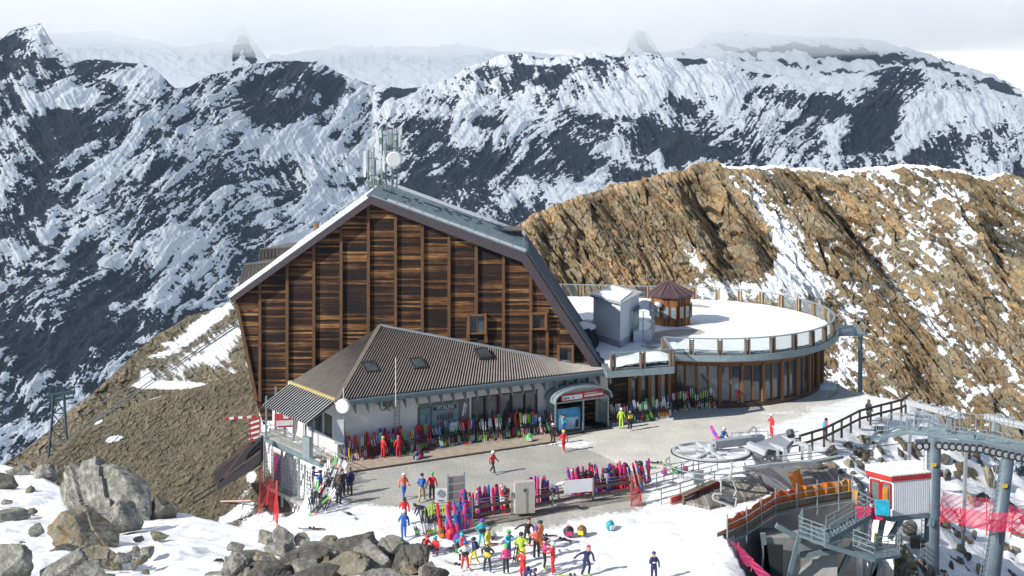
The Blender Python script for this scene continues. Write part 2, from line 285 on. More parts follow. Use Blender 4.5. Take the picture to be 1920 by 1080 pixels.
# ------------------------------------------------------------------ craggy hill on the right
SNOW = (.82, .85, .88)
def rock_mat(name, stops, nscale=.5, fine=2.3, bumpd=.2, bs=.9): return terrain_mat(name, stops, SNOW, nscale, fine, bumpd, .06, bs=bs)
crag_mat = rock_mat('weathered_brown_crag', [(.18, (.045, .048, .042)), (.36, (.12, .108, .076)), (.46, (.26, .175, .085)), (.54, (.24, .225, .165)), (.64, (.40, .265, .13)), (.82, (.48, .39, .27))])
def build_crag():
    sk = [(900, 480), (960, 440), (990, 412), (1040, 392), (1100, 370), (1150, 350), (1200, 345), (1250, 326), (1290, 318), (1310, 305), (1345, 308), (1365, 318), (1450, 315), (1510, 313), (1560, 319), (1650, 315), (1740, 316), (1800, 325), (1850, 332), (1890, 330), (1930, 345), (2050, 370), (2300, 420)]
    U, V, P, fade = sheet(890, 2300, 1000, sk, [(890, 215), (1100, 212), (1310, 208), (1600, 200), (2300, 180)], .86, 860, 420, bspan=60, nb=16)
    X, Y, Z = P[..., 0].copy(), P[..., 1].copy(), P[..., 2].copy()
    # coordinates along the slope (metres); beds dip to the lower right
    sx, sy = X * 1.0, (Z - Z.max()) * 1.15
    th = R(-56); s = sx * math.cos(th) + sy * math.sin(th); q = -sx * math.sin(th) + sy * math.cos(th)
    wv = 1.6 * fbm(s / 14, q / 14, 3, 1)
    c1, r1 = crag(s / 9, (q + wv) / 3.0, 1); c2, r2 = crag(s / 2.9, (q + wv) / 1.15, 2); c3, r3 = crag(s / 1.0, (q + wv) / .5, 3); c4, r4 = crag(s / .5, q / .34, 4)
    rg = fbm(s / 34, q / 9, 5, 5, .5, True)
    rocky = sst(-.25, .25, fbm(sx / 16, sy / 16, 3, 6) + .25 * np.exp(-((U - 1180) / 160) ** 2))
    gul = blobs(U, V, [(1345, 420, 28, 120, -28, 1.), (1270, 420, 20, 90, -30, .7), (1610, 450, 16, 150, -42, .9), (1150, 400, 14, 60, -30, .5), (1720, 370, 12, 80, -48, .6), (1880, 480, 22, 130, -20, .8), (1740, 700, 50, 60, -30, .5)])
    spur = blobs(U, V, [(1290, 430, 26, 120, -30, .9), (1405, 470, 22, 120, -25, .6), (1560, 430, 26, 130, -42, .8), (1120, 430, 20, 90, -30, .6), (1250, 400, 20, 70, -32, .5), (1850, 400, 26, 90, -30, .8), (1690, 680, 40, 80, -20, .6), (1800, 560, 30, 90, -30, .5)])
    out = (3.1 * rg + 3.4 * spur - 3.4 * gul + c1 * 1.05 * (.35 + rocky) + c2 * .9 * (.4 + .8 * rocky) + c3 * .4 + c4 * .2) * (fade * .9 + .1)
    nrm = np.array([-.25, -.72, .55])
    for i in range(3): P[..., i] += out * nrm[i]
    lite = blobs(U, V, [(1480, 470, 22, 60, -18, 1.5), (1500, 540, 55, 30, 0, 1.8), (1440, 415, 16, 50, -25, 1.), (1400, 375, 22, 26, -30, .8), (1385, 340, 30, 10, 0, .8), (1310, 500, 20, 60, -32, 1.6), (1350, 560, 60, 22, -5, 1.5), (1260, 470, 12, 20, -30, .5), (1115, 390, 6, 60, 50, 0),
        (1740, 480, 30, 70, -22, .9), (1800, 420, 26, 60, -30, .8), (1830, 360, 50, 16, 0, .5), (1590, 620, 16, 50, 0, .7), (1580, 700, 20, 40, 0, 1.1), (1620, 560, 24, 12, -10, .5), (1660, 330, 60, 8, 0, .5), (1720, 580, 20, 60, -25, .8), (1770, 640, 16, 60, -30, .6), (1640, 480, 20, 40, -30, .4), (1870, 560, 14, 80, -25, .7), (1660, 640, 12, 40, 0, .5), (1440, 560, 40, 20, 0, 1.2), (1850, 740, 60, 12, -20, .7), (1160, 390, 30, 8, -15, .5), (1120, 500, 40, 8, -5, .3)])
    edge = np.exp(-((V - curve(sk, U) - 2) / 2.6) ** 2) * sst(1340, 1375, U) * sst(1900, 1850, U)
    snow = .04 + .50 * np.clip(lite, 0, 1.5) + .36 * fbm(sx / 3.4, sy / 2.2, 5, 8, .7) - .30 * c2 - .30 * c3 + .12 * sst(1350, 1500, U) + .42 * fbm(sx / .9, sy / .6, 3, 66, .7) * sst(1300, 1420, U) + 2.5 * edge - .25 * spur + .10 * sst(1250, 1800, U) - .12 * sst(1500, 1100, U)
    grass = np.exp(-((V - curve(sk, U)) / 10) ** 2) * sst(1340, 1280, U)
    snow = snow - grass * 1.2
    tint = .5 + .34 * (r2 - .5) + .3 * (r1 - .5) + .35 * fbm(sx / 12, sy / 10, 3, 9) + .16 * (r3 - .5) + .30 * sst(.0, .5, grass) - .22 * sst(1700, 1950, U) * sst(520, 380, V)
    o = grid_mesh('rocky_hill', P, crag_mat, {'snow': snow, 'tint': tint}, smooth=False)
    tag(o, 'brown craggy hill with snow-filled gullies behind the round terrace', 'hill', kind='structure')
build_crag()
# ------------------------------------------------------------------ ridge and scree falling away on the left
scree_mat = rock_mat('olive_scree', [(.15, (.065, .062, .045)), (.4, (.145, .128, .085)), (.6, (.215, .18, .12)), (.85, (.30, .235, .165))], 1.2, 9, .06)
def build_left():
    sk = [(-600, 1300), (-100, 960), (20, 860), (60, 832), (100, 800), (130, 770), (170, 742), (215, 700), (250, 665), (290, 630), (330, 608), (352, 592), (400, 580), (430, 566), (480, 548), (700, 500)]
    U, V, P, fade = sheet(-300, 640, 560, sk, [(-300, 330), (700, 330)], .8, 900, 330, bspan=60)
    X, Y, Z = P[..., 0].copy(), P[..., 1].copy(), P[..., 2].copy(); sy = Z * 1.2
    c1, r1 = crag((X + .4 * sy) / 2.6, sy / 1.6, 11); c2, r2 = crag((X + .4 * sy) / 1.0, sy / .7, 12); c3, r3 = crag(X / .6, sy / .45, 13)
    band = blobs(U, V, [(390, 600, 60, 12, -32, 1.5), (345, 640, 40, 8, -30, 1.), (440, 625, 50, 20, -35, .8), (310, 645, 16, 5, 0, .7), (300, 665, 30, 5, -8, .8), (330, 690, 60, 26, -20, .7), (400, 665, 60, 40, -35, .55), (320, 722, 60, 6, 0, 2.), (270, 705, 16, 26, 0, .6), (440, 690, 40, 20, 0, .5)])
    sh = blobs(U, V, [(380, 690, 60, 14, 0, .9), (450, 640, 14, 40, -20, .5)])
    dd = U * math.cos(R(-35)) + V * math.sin(R(-35)); ee = -U * math.sin(R(-35)) + V * math.cos(R(-35))
    stk = fbm((U + V * .6) / 40, (V - U * .9) / 9, 5, 14, .6)
    snow = .02 + .75 * band - .3 * sh + .55 * stk * sst(250, 300, U) + .1 * (r2 - .5)
    out = (c1 * .35 + c2 * .26 + c3 * .14 + 1.2 * fbm(X / 20, sy / 20, 4, 15)) * (fade * .9 + .1) * (1 - .7 * np.clip(snow, 0, 1))
    P[..., 1] -= out * .75; P[..., 2] += out * .55
    tint = .45 + .4 * (r2 - .5) + .3 * (r1 - .5) + .4 * fbm(X / 14, sy / 10, 3, 16) + .2 * sst(300, 150, U)
    o = grid_mesh('stony_ridge', P, scree_mat, {'snow': snow, 'tint': tint}, smooth=False)
    tag(o, 'brown ridge with snow patches dropping away on the left', 'ridge', kind='structure')
    sk = [(-700, 1500), (-300, 1250), (-40, 1010), (40, 920), (90, 862), (140, 815), (200, 782), (270, 752), (330, 735), (390, 720), (430, 706), (470, 697), (560, 690), (700, 690)]
    U, V, P, fade = sheet(-300, 560, 620, sk, [(-300, 142), (700, 142)], .72, 1010, 330, bspan=30)
    X, Y, Z = P[..., 0].copy(), P[..., 1].copy(), P[..., 2].copy(); sy = Z * 1.5
    aa, bb = X * .8 + sy * .6, -X * .6 + sy * .8
    c1, r1 = crag(aa / 1.1, bb / .6, 21); c2, r2 = crag(aa / .5, bb / .3, 22); c3, r3 = crag(aa / .25, bb / .17, 23)
    snow = -.12 + blobs(U, V, [(285, 742, 40, 8, -14, 1.1), (250, 752, 16, 5, -30, .5), (185, 792, 12, 5, -30, 1.), (215, 824, 20, 6, -15, 1.2), (440, 960, 40, 10, -30, 1.2), (470, 890, 16, 14, -50, .9), (455, 925, 26, 10, -40, .6), (500, 990, 60, 36, 0, 1.4)]) + .1 * (r2 - .5) + .12 * fbm(X / 3, sy / 3, 3, 28)
    out = (c1 * .05 + c2 * .07 + c3 * .06 + .8 * fbm(X / 14, sy / 14, 4, 24)) * (fade * .9 + .1)
    P[..., 1] -= out * .6; P[..., 2] += out * .6
    tint = .42 + .3 * (r2 - .5) + .25 * (r3 - .5) + .45 * fbm(X / 9, sy / 6, 4, 26) - .05
    o = grid_mesh('scree_slope', P, scree_mat, {'snow': snow, 'tint': tint}, smooth=False)
    tag(o, 'olive brown scree slope below the lodge', 'slope', kind='structure')
build_left()
# ------------------------------------------------------------------ the ground round the station
TERR_PX = [(505, 806), (660, 880), (618, 915), (578, 955), (562, 1000), (610, 1006), (720, 992), (830, 978), (960, 966), (1100, 950), (1200, 942), (1300, 952), (1345, 1004), (1400, 984), (1452, 952), (1530, 938), (1612, 925), (1640, 905), (1590, 870), (1540, 850), (1500, 838),
           (1590, 798), (1700, 762), (1708, 753), (1640, 742), (1590, 730), (1560, 715), (1300, 690), (480, 760)]
TERR = [G(x, y) for x, y in TERR_PX]
def inside_dist(X, Y, poly):
    d = np.full(X.shape, 1e9); ins = np.zeros(X.shape, bool); n = len(poly)
    for i in range(n):
        ax, ay = poly[i][0], poly[i][1]; bx, by = poly[(i + 1) % n][0], poly[(i + 1) % n][1]
        ex, ey = bx - ax, by - ay; t = np.clip(((X - ax) * ex + (Y - ay) * ey) / (ex * ex + ey * ey), 0, 1)
        d = np.minimum(d, np.hypot(X - ax - t * ex, Y - ay - t * ey))
        c = ((ay > Y) != (by > Y)); xi = (bx - ax) * (Y - ay) / (by - ay + 1e-12) + ax; ins ^= c & (X < xi)
    return ins, d
PIT = [G(x, y) for x, y in [(1345, 1004), (1400, 984), (1452, 952), (1530, 938), (1612, 925), (1640, 905)]]
PITP = [G(x, y) for x, y in [(1350, 992), (1402, 966), (1452, 932), (1530, 916), (1618, 907), (1668, 938), (1700, 1000), (1640, 1150), (1450, 1120), (1400, 1050)]]
def ground_z(X, Y):
    ins, d = inside_dist(X, Y, TERR)
    front = .10 + 0 * X
    # right: steep snow slope under the lift; left: falls away to the scree
    right = sst(12.5, 19, X); left = sst(-12, -20, X)
    k = front * (1 - right) * (1 - left) + right * .62 + left * .8
    back = sst(98, 112, Y); k = k * (1 - back) + back * .7
    z = -k * d - .02 * d * d * right * sst(90, 70, Y) * 0
    n = fbm(X / 5, Y / 5, 4, 31) * np.clip(d / 3, 0, 1) * (.35 + .8 * right) + .05 * fbm(X / 1.2, Y / 1.2, 3, 32) * np.clip(d / 1, 0, 1)
    z = np.maximum(z, -32 + .5 * fbm(X / 9, Y / 9, 3, 33))
    low = -5.2 * sst(0, 3.5, -13.4 - X) - .55 * np.clip(-16.5 - X, 0, 99); z = np.where((X < -12) & (Y < 116), np.minimum(z, low), z)
    pit, pd_ = inside_dist(X, Y, PITP); z = np.where(pit, np.minimum(z, -7.5), z)
    return np.where(ins & ~pit, 0.0, z + n - .02), ins & ~pit, d
def gz(x, y):
    return float(ground_z(np.array([[float(x)]]), np.array([[float(y)]]))[0][0, 0])
snow_ground = None
def build_ground():
    m, t, b = mat_new('station_ground')
    co = N(t, 'ShaderNodeTexCoord').outputs['Object']
    n1 = noise(t, .35, 5, .6, co); n2 = noise(t, 3.2, 5, .7, co); n3 = noise(t, 6.5, 6, .8, co)
    grav = ramp(t, n3, [(.3, (.26, .255, .235)), (.5, (.46, .45, .41)), (.7, (.64, .625, .57))])
    grav = mixc(t, .6, grav, ramp(t, n1, [(.3, (.66, .67, .68)), (.7, (1.15, 1.13, 1.08))]), 'MULTIPLY')
    conc = ramp(t, n2, [(.3, (.58, .56, .50)), (.7, (.74, .72, .66))])
    conc = mixc(t, .6, conc, ramp(t, n1, [(.3, (.72, .72, .72)), (.65, (1.1, 1.1, 1.08))]), 'MULTIPLY')
    g = mixc(t, mapr(t, attr(t, 'pave'), .45, .55), grav, conc)
    rk = ramp(t, n2, [(.3, (.06, .055, .04)), (.7, (.23, .18, .11))])
    g = mixc(t, mapr(t, attr(t, 'rock'), .45, .55), g, rk)
    sn = math_(t, 'ADD', attr(t, 'snow'), math_(t, 'MULTIPLY', math_(t, 'SUBTRACT', n2, .5), .8)); sf = mapr(t, sn, .42, .58)
    snc = mixc(t, mapr(t, noise(t, .9, 6, .7, co, sc=(.35, 1.6, 1)), .42, .68), (.93, .93, .93), (.70, .71, .72))
    t.links.new(mixc(t, sf, g, snc), b.inputs['Base Color']); b.inputs['Roughness'].default_value = .8
    h = math_(t, 'ADD', math_(t, 'MULTIPLY', n3, math_(t, 'SUBTRACT', 1.0, sf)), math_(t, 'MULTIPLY', n2, .8)); bump(t, b, math_(t, 'ADD', h, math_(t, 'MULTIPLY', noise(t, 1.4, 6, .7, co, sc=(.3, 1.5, 1)), 1.6)), .6, .08)
    xs = np.concatenate([np.arange(-46, -22, .5), np.arange(-22, 34, .15), np.arange(34, 60, .4)]); ys = np.concatenate([np.arange(46, 66, .5), np.arange(66, 104, .16), np.arange(104, 160, .6)])
    X, Y = np.meshgrid(xs, ys); Z, ins, d = ground_z(X, Y)
    U = 960 + F * X / Y; V = YH + F * (H - Z) / Y
    # the gravel yard, the paved part to the right of it, trodden snow
    YARD = [G(x, y) for x, y in [(632, 905), (660, 882), (1040, 828), (1130, 845), (1160, 868), (1215, 895), (1210, 945), (1000, 985), (800, 1000), (770, 945), (640, 955), (618, 960)]]
    gi, gd = inside_dist(X, Y, YARD); sgn = np.where(gi, gd, -gd)
    PAVE = [G(x, y) for x, y in [(640, 860), (655, 884), (1040, 828), (1220, 893), (1260, 880), (1340, 830), (1430, 800), (1500, 790), (1600, 762), (1660, 748), (1560, 722), (1250, 745), (1130, 770), (640, 790)]]
    pi_, pd = inside_dist(X, Y, PAVE); psg = np.where(pi_, pd, -pd)
    bare = np.maximum(sgn, psg)
    snow = np.clip(.5 - bare * .35, -.2, 1.2)
    nn = fbm(X / 2.6, Y / 4.5, 5, 34)
    snow = snow + .35 * nn * (bare < 2.5)
    wht = blobs(U, V, [(1480, 770, 130, 14, -8, .45), (1600, 752, 90, 9, -8, .6), (1400, 800, 60, 8, -8, .2), (1560, 790, 90, 18, -14, .8), (1130, 828, 90, 9, -4, .7), (1230, 800, 50, 5, -8, .4), (1290, 775, 60, 5, -6, .6), (1000, 835, 60, 4, -6, .2), (900, 842, 200, 5, -7, .15), (640, 950, 40, 14, -10, .5), (1440, 775, 60, 4, 0, .3)])
    snow = snow + wht - .25 * blobs(U, V, [(1470, 805, 30, 8, 0, 1.), (1570, 757, 40, 6, 0, 1.), (1230, 818, 100, 12, 0, 1.), (1340, 800, 60, 14, 0, 1)])
    snow = np.where(ins | (X < 30), snow, snow)
    r = fbm(X / 2.2, Y / 3.2, 5, 36, .6) + .25 * fbm(X / 9, Y / 9, 2, 37)
    steep = (~ins) & ((X > 13) | (X < -19)) & (d > .5)
    snow = np.where(steep, 1.0 - 1.1 * sst(.12, .34, r) * sst(.4, 2.5, d), snow)
    c1, r1 = crag(X / 1.2, Y / 1.2, 38)
    Z = Z + np.where(steep, np.clip(.75 - snow, 0, 1) * (.35 + .55 * c1) * .8, 0)
    Z = Z + np.where((X < 20) & (snow > .55), .05 * fbm(X / 1.2, Y / 1.2, 3, 39) + .07 * np.clip(fbm(X / .38, Y / .38, 2, 40), -.3, .1) * sst(-.1, .3, fbm(X / 4, Y / 4, 2, 44) + .35), 0)
    pave = np.where(psg > sgn, 1., 0.); rock = steep * 1.
    P = np.stack([X, Y, Z], -1)
    o = grid_mesh('ground', P, m, {'snow': snow, 'pave': pave, 'rock': rock}); tag(o, 'snow, gravel and paving round the lift station', 'ground', kind='structure')
build_ground()
# ------------------------------------------------------------------ near snow slope under the camera
FH_SK = [(-700, 800), (-200, 850), (0, 870), (60, 885), (100, 910), (200, 955), (280, 958), (340, 962), (400, 978), (460, 990), (520, 1002), (600, 1006), (700, 1020), (760, 1032), (800, 1062), (840, 1084), (900, 1130), (1100, 1250)]
def fore_pt(px, py, lift=0):
    k = (py - YH) / F; s = -.25; D = s * FD / (s + k) if False else (H - FZ + s * FD) / (s + k)
    return Vector(((px - 960) / F * D, D, H - k * D + lift))
FD, FZ = 45.0, 12.5
def build_fore():
    nu, nv = 520, 300; u = np.linspace(-500, 1000, nu); sk = curve(FH_SK, u); s = -.25
    py = sk[None] + (1500 - sk)[None] * np.linspace(0, 1, nv)[:, None] ** 1.3; k = (py - YH) / F
    D = (H - FZ + s * FD) / (s + k); Z = H - k * D; X = (u[None] - 960) / F * D
    nb = 26; bt = np.linspace(1, 0, nb, endpoint=False)[:, None]
    Db = D[0][None] + bt ** 1.3 * 26; Zb = Z[0][None] - 24 * bt ** 1.6; Xb = X[0][None] * (1 + 0 * bt)
    D = np.vstack([Db, D]); Z = np.vstack([Zb, Z]); X = np.vstack([Xb, X])
    fade = np.vstack([np.ones_like(Db) * .3, np.repeat(sst(0, 40, np.arange(nv))[:, None] * .8 + .2, nu, 1)])
    Z = Z + (.42 * fbm(X / 4, D / 4, 4, 41) + .05 * fbm(X / 1.0, D / 1.6, 4, 42)) * fade - .25 * fade * np.abs(fbm(X / 2.2, D / 2.2, 3, 43))
    m, t, b = mat_new('near_snow'); n = noise(t, 2.0, 5, .6); n2 = noise(t, 25, 3, .6)
    t.links.new(ramp(t, n, [(.3, (.84, .86, .88)), (.7, (.92, .92, .925))]), b.inputs['Base Color']); b.inputs['Roughness'].default_value = .7
    b.inputs['Subsurface Weight'].default_value = 0
    bump(t, b, math_(t, 'ADD', n, math_(t, 'MULTIPLY', n2, .12)), .5, .12)
    o = grid_mesh('snow_slope', np.stack([X, D, Z], -1), m); tag(o, 'near snow slope strewn with boulders', 'snow slope', kind='structure')
build_fore()
# ------------------------------------------------------------------ mesh building helpers
class MB:
    def __init__(s): s.bm = bmesh.new(); s.mi = 0
    def m(s, i): s.mi = i; return s
    def poly(s, pts):
        f = s.bm.faces.new([s.bm.verts.new(Vector(p)) for p in pts]); f.material_index = s.mi; return f
    def solid(s, bot, top):
        """closed prism between two matching loops"""
        n = len(bot); a = [s.bm.verts.new(Vector(p)) for p in bot]; b = [s.bm.verts.new(Vector(p)) for p in top]
        fs = [s.bm.faces.new(a[::-1]), s.bm.faces.new(b)] + [s.bm.faces.new((a[i], a[(i + 1) % n], b[(i + 1) % n], b[i])) for i in range(n)]
        for f in fs: f.material_index = s.mi
        return s
    def prism(s, pts, z0, z1): return s.solid([(p[0], p[1], z0) for p in pts], [(p[0], p[1], z1) for p in pts])
    def box(s, c, d, rz=0, M=None):
        M = M or Matrix.Translation(Vector(c)) @ Matrix.Rotation(rz, 4, 'Z')
        x, y, z = d[0] / 2, d[1] / 2, d[2] / 2
        q = [(-x, -y), (x, -y), (x, y), (-x, y)]
        return s.solid([M @ Vector((a, b, -z)) for a, b in q], [M @ Vector((a, b, z)) for a, b in q])
    def bar(s, p, q, w, h=None, up=(0, 0, 1)):
        """rectangular bar from p to q: w sideways, h along up"""
        p, q = Vector(p), Vector(q); h = h or w; d = q - p; u = Vector(up)
        if d.length < 1e-6: return s
        d.normalize(); r = d.cross(u)
        if r.length < 1e-3: r = d.cross(Vector((1, 0, 0)))
        r.normalize(); u = r.cross(d).normalized()
        o = [r * w / 2 + u * h / 2, -r * w / 2 + u * h / 2, -r * w / 2 - u * h / 2, r * w / 2 - u * h / 2]
        return s.solid([p + x for x in o], [q + x for x in o])
    def tube(s, p, q, r, r2=None, n=8):
        p, q = Vector(p), Vector(q); d = (q - p)
        if d.length < 1e-6: return s
        d.normalize(); a = d.orthogonal().normalized(); b = d.cross(a); r2 = r if r2 is None else r2
        an = [2 * math.pi * i / n for i in range(n)]
        return s.solid([p + (a * math.cos(t) + b * math.sin(t)) * r for t in an], [q + (a * math.cos(t) + b * math.sin(t)) * r2 for t in an])
    def path(s, pts, r, n=6, closed=False):
        pts = [Vector(p) for p in pts]; m_ = len(pts)
        for i in range(m_ if closed else m_ - 1): s.tube(pts[i], pts[(i + 1) % m_], r, n=n)
        return s
    def ball(s, c, r, sc=(1, 1, 1), sub=2):
        g = bmesh.ops.create_icosphere(s.bm, subdivisions=sub, radius=1, matrix=Matrix.Translation(Vector(c)) @ Matrix.Diagonal((r * sc[0], r * sc[1], r * sc[2], 1)))
        for v in g['verts']:
            for f in v.link_faces: f.material_index = s.mi
        return s
    def mesh(s, name, mats, smooth=False):
        me = bpy.data.meshes.new(name); bmesh.ops.recalc_face_normals(s.bm, faces=s.bm.faces); s.bm.to_mesh(me); s.bm.free()
        for m in (mats if isinstance(mats, (list, tuple)) else [mats]): me.materials.append(m)
        if smooth: me.polygons.foreach_set('use_smooth', [True] * len(me.polygons))
        return me
    def build(s, name, mats, parent=None, smooth=False):
        o = bpy.data.objects.new(name, s.mesh(name, mats, smooth)); link(o)
        if parent is not None: adopt(o, parent)
        return o
def wloc(p):
    v = Vector(p.location); 
    return v
def adopt(o, parent):
    """parent o, whose mesh is in world coordinates, keeping it in place"""
    o.parent = parent
    e = parent; M = Matrix.Identity(4)
    while e is not None: M = (Matrix.Translation(e.location) @ e.rotation_euler.to_matrix().to_4x4()) @ M if e.parent is None else M; e = e.parent
    if parent.parent is None: o.matrix_parent_inverse = M.inverted()
    else: o.matrix_parent_inverse = Matrix.Identity(4)
    return o
def copy_tree(o, parent=None):
    c = o.copy(); S.collection.objects.link(c)
    if parent: c.parent = parent
    for ch in o.children: copy_tree(ch, c)
    return c
_pm = {}
def pm(name, col, rough=.6, metal=0.0, var=.18, scale=3.0, bmp=0, stretch=None):
    if name in _pm: return _pm[name]
    m, t, b = mat_new(name)
    n = noise(t, scale, 4, .6, sc=stretch)
    c = mixc(t, 1.0, col, ramp(t, n, [(.3, (1 - var,) * 3), (.7, (1 + var * .6,) * 3)]), 'MULTIPLY')
    t.links.new(c, b.inputs['Base Color']); b.inputs['Roughness'].default_value = rough; b.inputs['Metallic'].default_value = metal
    if bmp: bump(t, b, n, .4, bmp)
    _pm[name] = m; return m
def glass(name='window_glass', col=(.04, .055, .065), rough=.06):
    if name in _pm: return _pm[name]
    m, t, b = mat_new(name); n = noise(t, .7, 2, .5)
    t.links.new(ramp(t, n, [(.35, col), (.7, tuple(c * 2.2 for c in col))]), b.inputs['Base Color']); b.inputs['Roughness'].default_value = rough
    b.inputs['Specular IOR Level'].default_value = .9; _pm[name] = m; return m
def clear_glass():
    if 'clear_glass' in _pm: return _pm['clear_glass']
    m = bpy.data.materials.new('clear_glass'); m.use_nodes = True; t = m.node_tree; t.nodes.clear()
    tr = N(t, 'ShaderNodeBsdfTransparent', inp={0: (.93, .96, .95, 1)}); gl = N(t, 'ShaderNodeBsdfGlossy', inp={0: (.9, .95, 1, 1), 1: .03}); lw = N(t, 'ShaderNodeLayerWeight', inp={0: .35})
    mx = N(t, 'ShaderNodeMixShader'); o = N(t, 'ShaderNodeOutputMaterial'); f = mapr(t, lw.outputs['Fresnel'], 0, 1, .02, .4)
    t.links.new(f, mx.inputs[0]); t.links.new(tr.outputs[0], mx.inputs[1]); t.links.new(gl.outputs[0], mx.inputs[2]); t.links.new(mx.outputs[0], o.inputs[0])
    _pm['clear_glass'] = m; return m
def boards(name, axis, pitch, stops, streak=(1, 1, 14), gap=.1, rough=.8, bay=None):
    """weathered planks: one tone per plank, streaks along it, dark joints"""
    if name in _pm: return _pm[name]
    m, t, b = mat_new(name); co = N(t, 'ShaderNodeTexCoord').outputs['Object']; sp = N(t, 'ShaderNodeSeparateXYZ'); t.links.new(co, sp.inputs[0])
    v = math_(t, 'DIVIDE', sp.outputs['XYZ'.index(axis)], pitch); cell = math_(t, 'FLOOR', v); fr = math_(t, 'FRACT', v)
    wn = N(t, 'ShaderNodeTexWhiteNoise', noise_dimensions='1D'); t.links.new(cell if not bay else math_(t, 'ADD', cell, math_(t, 'MULTIPLY', math_(t, 'FLOOR', math_(t, 'DIVIDE', math_(t, 'ADD', sp.outputs[0], bay[1]), bay[0])), 57.3)), wn.inputs['W'])
    # each plank samples its own stretch of streaks
    off = N(t, 'ShaderNodeCombineXYZ'); t.links.new(math_(t, 'MULTIPLY', wn.outputs[0], 90), off.inputs[0]); t.links.new(math_(t, 'MULTIPLY', wn.outputs[0], 40), off.inputs[1])
    va = N(t, 'ShaderNodeVectorMath', operation='ADD'); t.links.new(co, va.inputs[0]); t.links.new(off.outputs[0], va.inputs[1])
    n = noise(t, 1.0, 6, .7, va.outputs[0], sc=streak); n2 = noise(t, .25, 3, .6, co)
    f = math_(t, 'ADD', math_(t, 'ADD', math_(t, 'MULTIPLY', wn.outputs[0], .34), math_(t, 'MULTIPLY', n, .62)), math_(t, 'MULTIPLY', math_(t, 'SUBTRACT', n2, .5), .5))
    c = ramp(t, f, stops)
    g = math_(t, 'LESS_THAN', fr, gap); c = mixc(t, g, c, tuple(x * .22 for x in stops[0][1]))
    t.links.new(c, b.inputs['Base Color']); b.inputs['Roughness'].default_value = rough
    bump(t, b, math_(t, 'SUBTRACT', math_(t, 'ADD', fr, math_(t, 'MULTIPLY', n, .5)), math_(t, 'MULTIPLY', g, 1.5)), .5, .03); _pm[name] = m; return m
def onwall(A, B, px, Z=None):
    """the point of the vertical plane through A, B seen in photo column px"""
    k = (px - 960) / F; dx, dy = B[0] - A[0], B[1] - A[1]
    t = (k * A[1] - A[0]) / (dx - k * dy); p = Vector((A[0] + t * dx, A[1] + t * dy, 0))
    if Z is not None: p.z = Z
    return p
def zat(py, D): return H - (py - YH) / F * D

STEEL = pm('galvanised_steel', (.30, .36, .38), .45, .35, .15)
BLUEGREY = pm('blue_grey_paint', (.17, .235, .26), .5, .1)
WHITE = pm('white_render', (.74, .73, .71), .85, 0, .10, 1.5)
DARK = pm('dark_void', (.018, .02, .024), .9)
CONC = pm('grey_concrete', (.36, .355, .34), .9, 0, .2, 1.2)
SNOWM = pm('packed_snow', (.86, .88, .89), .8, 0, .04, 1.5, .1)
OLDWOOD = boards('old_planks', 'Z', .17, [(.38, (.010, .005, .003)), (.48, (.040, .016, .007)), (.56, (.11, .045, .016)), (.66, (.28, .13, .042)), (.80, (.58, .34, .14))], (.8, 1, 15), gap=.06, bay=(2.243, 20.73))
BATTEN = pm('brown_batten', (.15, .075, .035), .8, 0, .5, 2, 0, (8, 8, .6))
GREYWOOD = pm('weathered_wood', (.20, .15, .11), .8, 0, .4, 3, 0, (6, 6, .8))
HONEY = boards('honey_boards', 'X', .16, [(.3, (.07, .028, .008)), (.5, (.28, .11, .028)), (.7, (.50, .22, .06))], (6, 6, .6))
FRAMEW = pm('brown_timber_frame', (.21, .095, .035), .75, 0, .35, 2, 0, (5, 5, .7))
GL = glass()
CG = clear_glass()

# ------------------------------------------------------------------ the timber lodge
LY = 101.0
def L2(px, py, D=LY): return W(px, py, D)
lodge = empty('mountain_lodge', L2(780, 790), 0, 'huge dark timber clad gabled lodge behind the ribbed low roof, with antennas on its ridge', 'lodge')
prof = [(480, 752), (441, 560), (697, 380), (981, 488), (1121, 700), (1121, 790), (560, 790)]
wp = [W(x, y, LY) for x, y in prof]; wp[5].z = wp[6].z = -.3; wp[0].z = zat(752, LY)
wp2 = [wp[0], wp[1], wp[2], wp[3], wp[4], wp[5], Vector((wp[0].x + .6, LY, -.3))]
mb = MB(); mb.solid(wp2, [p + Vector((0, .4, 0)) for p in wp2]); mb.build('gable_wall', OLDWOOD, lodge)
def top_z(px):
    x = [441, 697, 981, 1121]; y = [560, 380, 488, 700]; return zat(np.interp(px, x, y), LY)
for px in (488, 539, 589, 640, 691, 742, 792, 842, 893, 944, 995, 1026):
    x = (px - 960) / F * LY; mb = MB(); zt = top_z(px) - .02
    if px == 893: mb.box((x, LY - .10, (zt + 8.65) / 2), (.26, .22, zt - 8.65))
    elif px == 1026: zt = 9.3; mb.box((x, LY - .10, (zt + 0) / 2), (.26, .22, zt))
    else:
        zb = zat(752, LY) if px == 488 else 0; mb.box((x, LY - .10, (zt + zb) / 2), (.24, .2, zt - zb))
    mb.build('batten', BATTEN, lodge)
p0, p1 = W(444, 566, LY), W(482, 750, LY); MB().bar(p0 - Vector((0, .1, 0)), p1 - Vector((0, .1, 0)), .26, .2, (0, 1, 0)).build('corner_post', BATTEN, lodge)
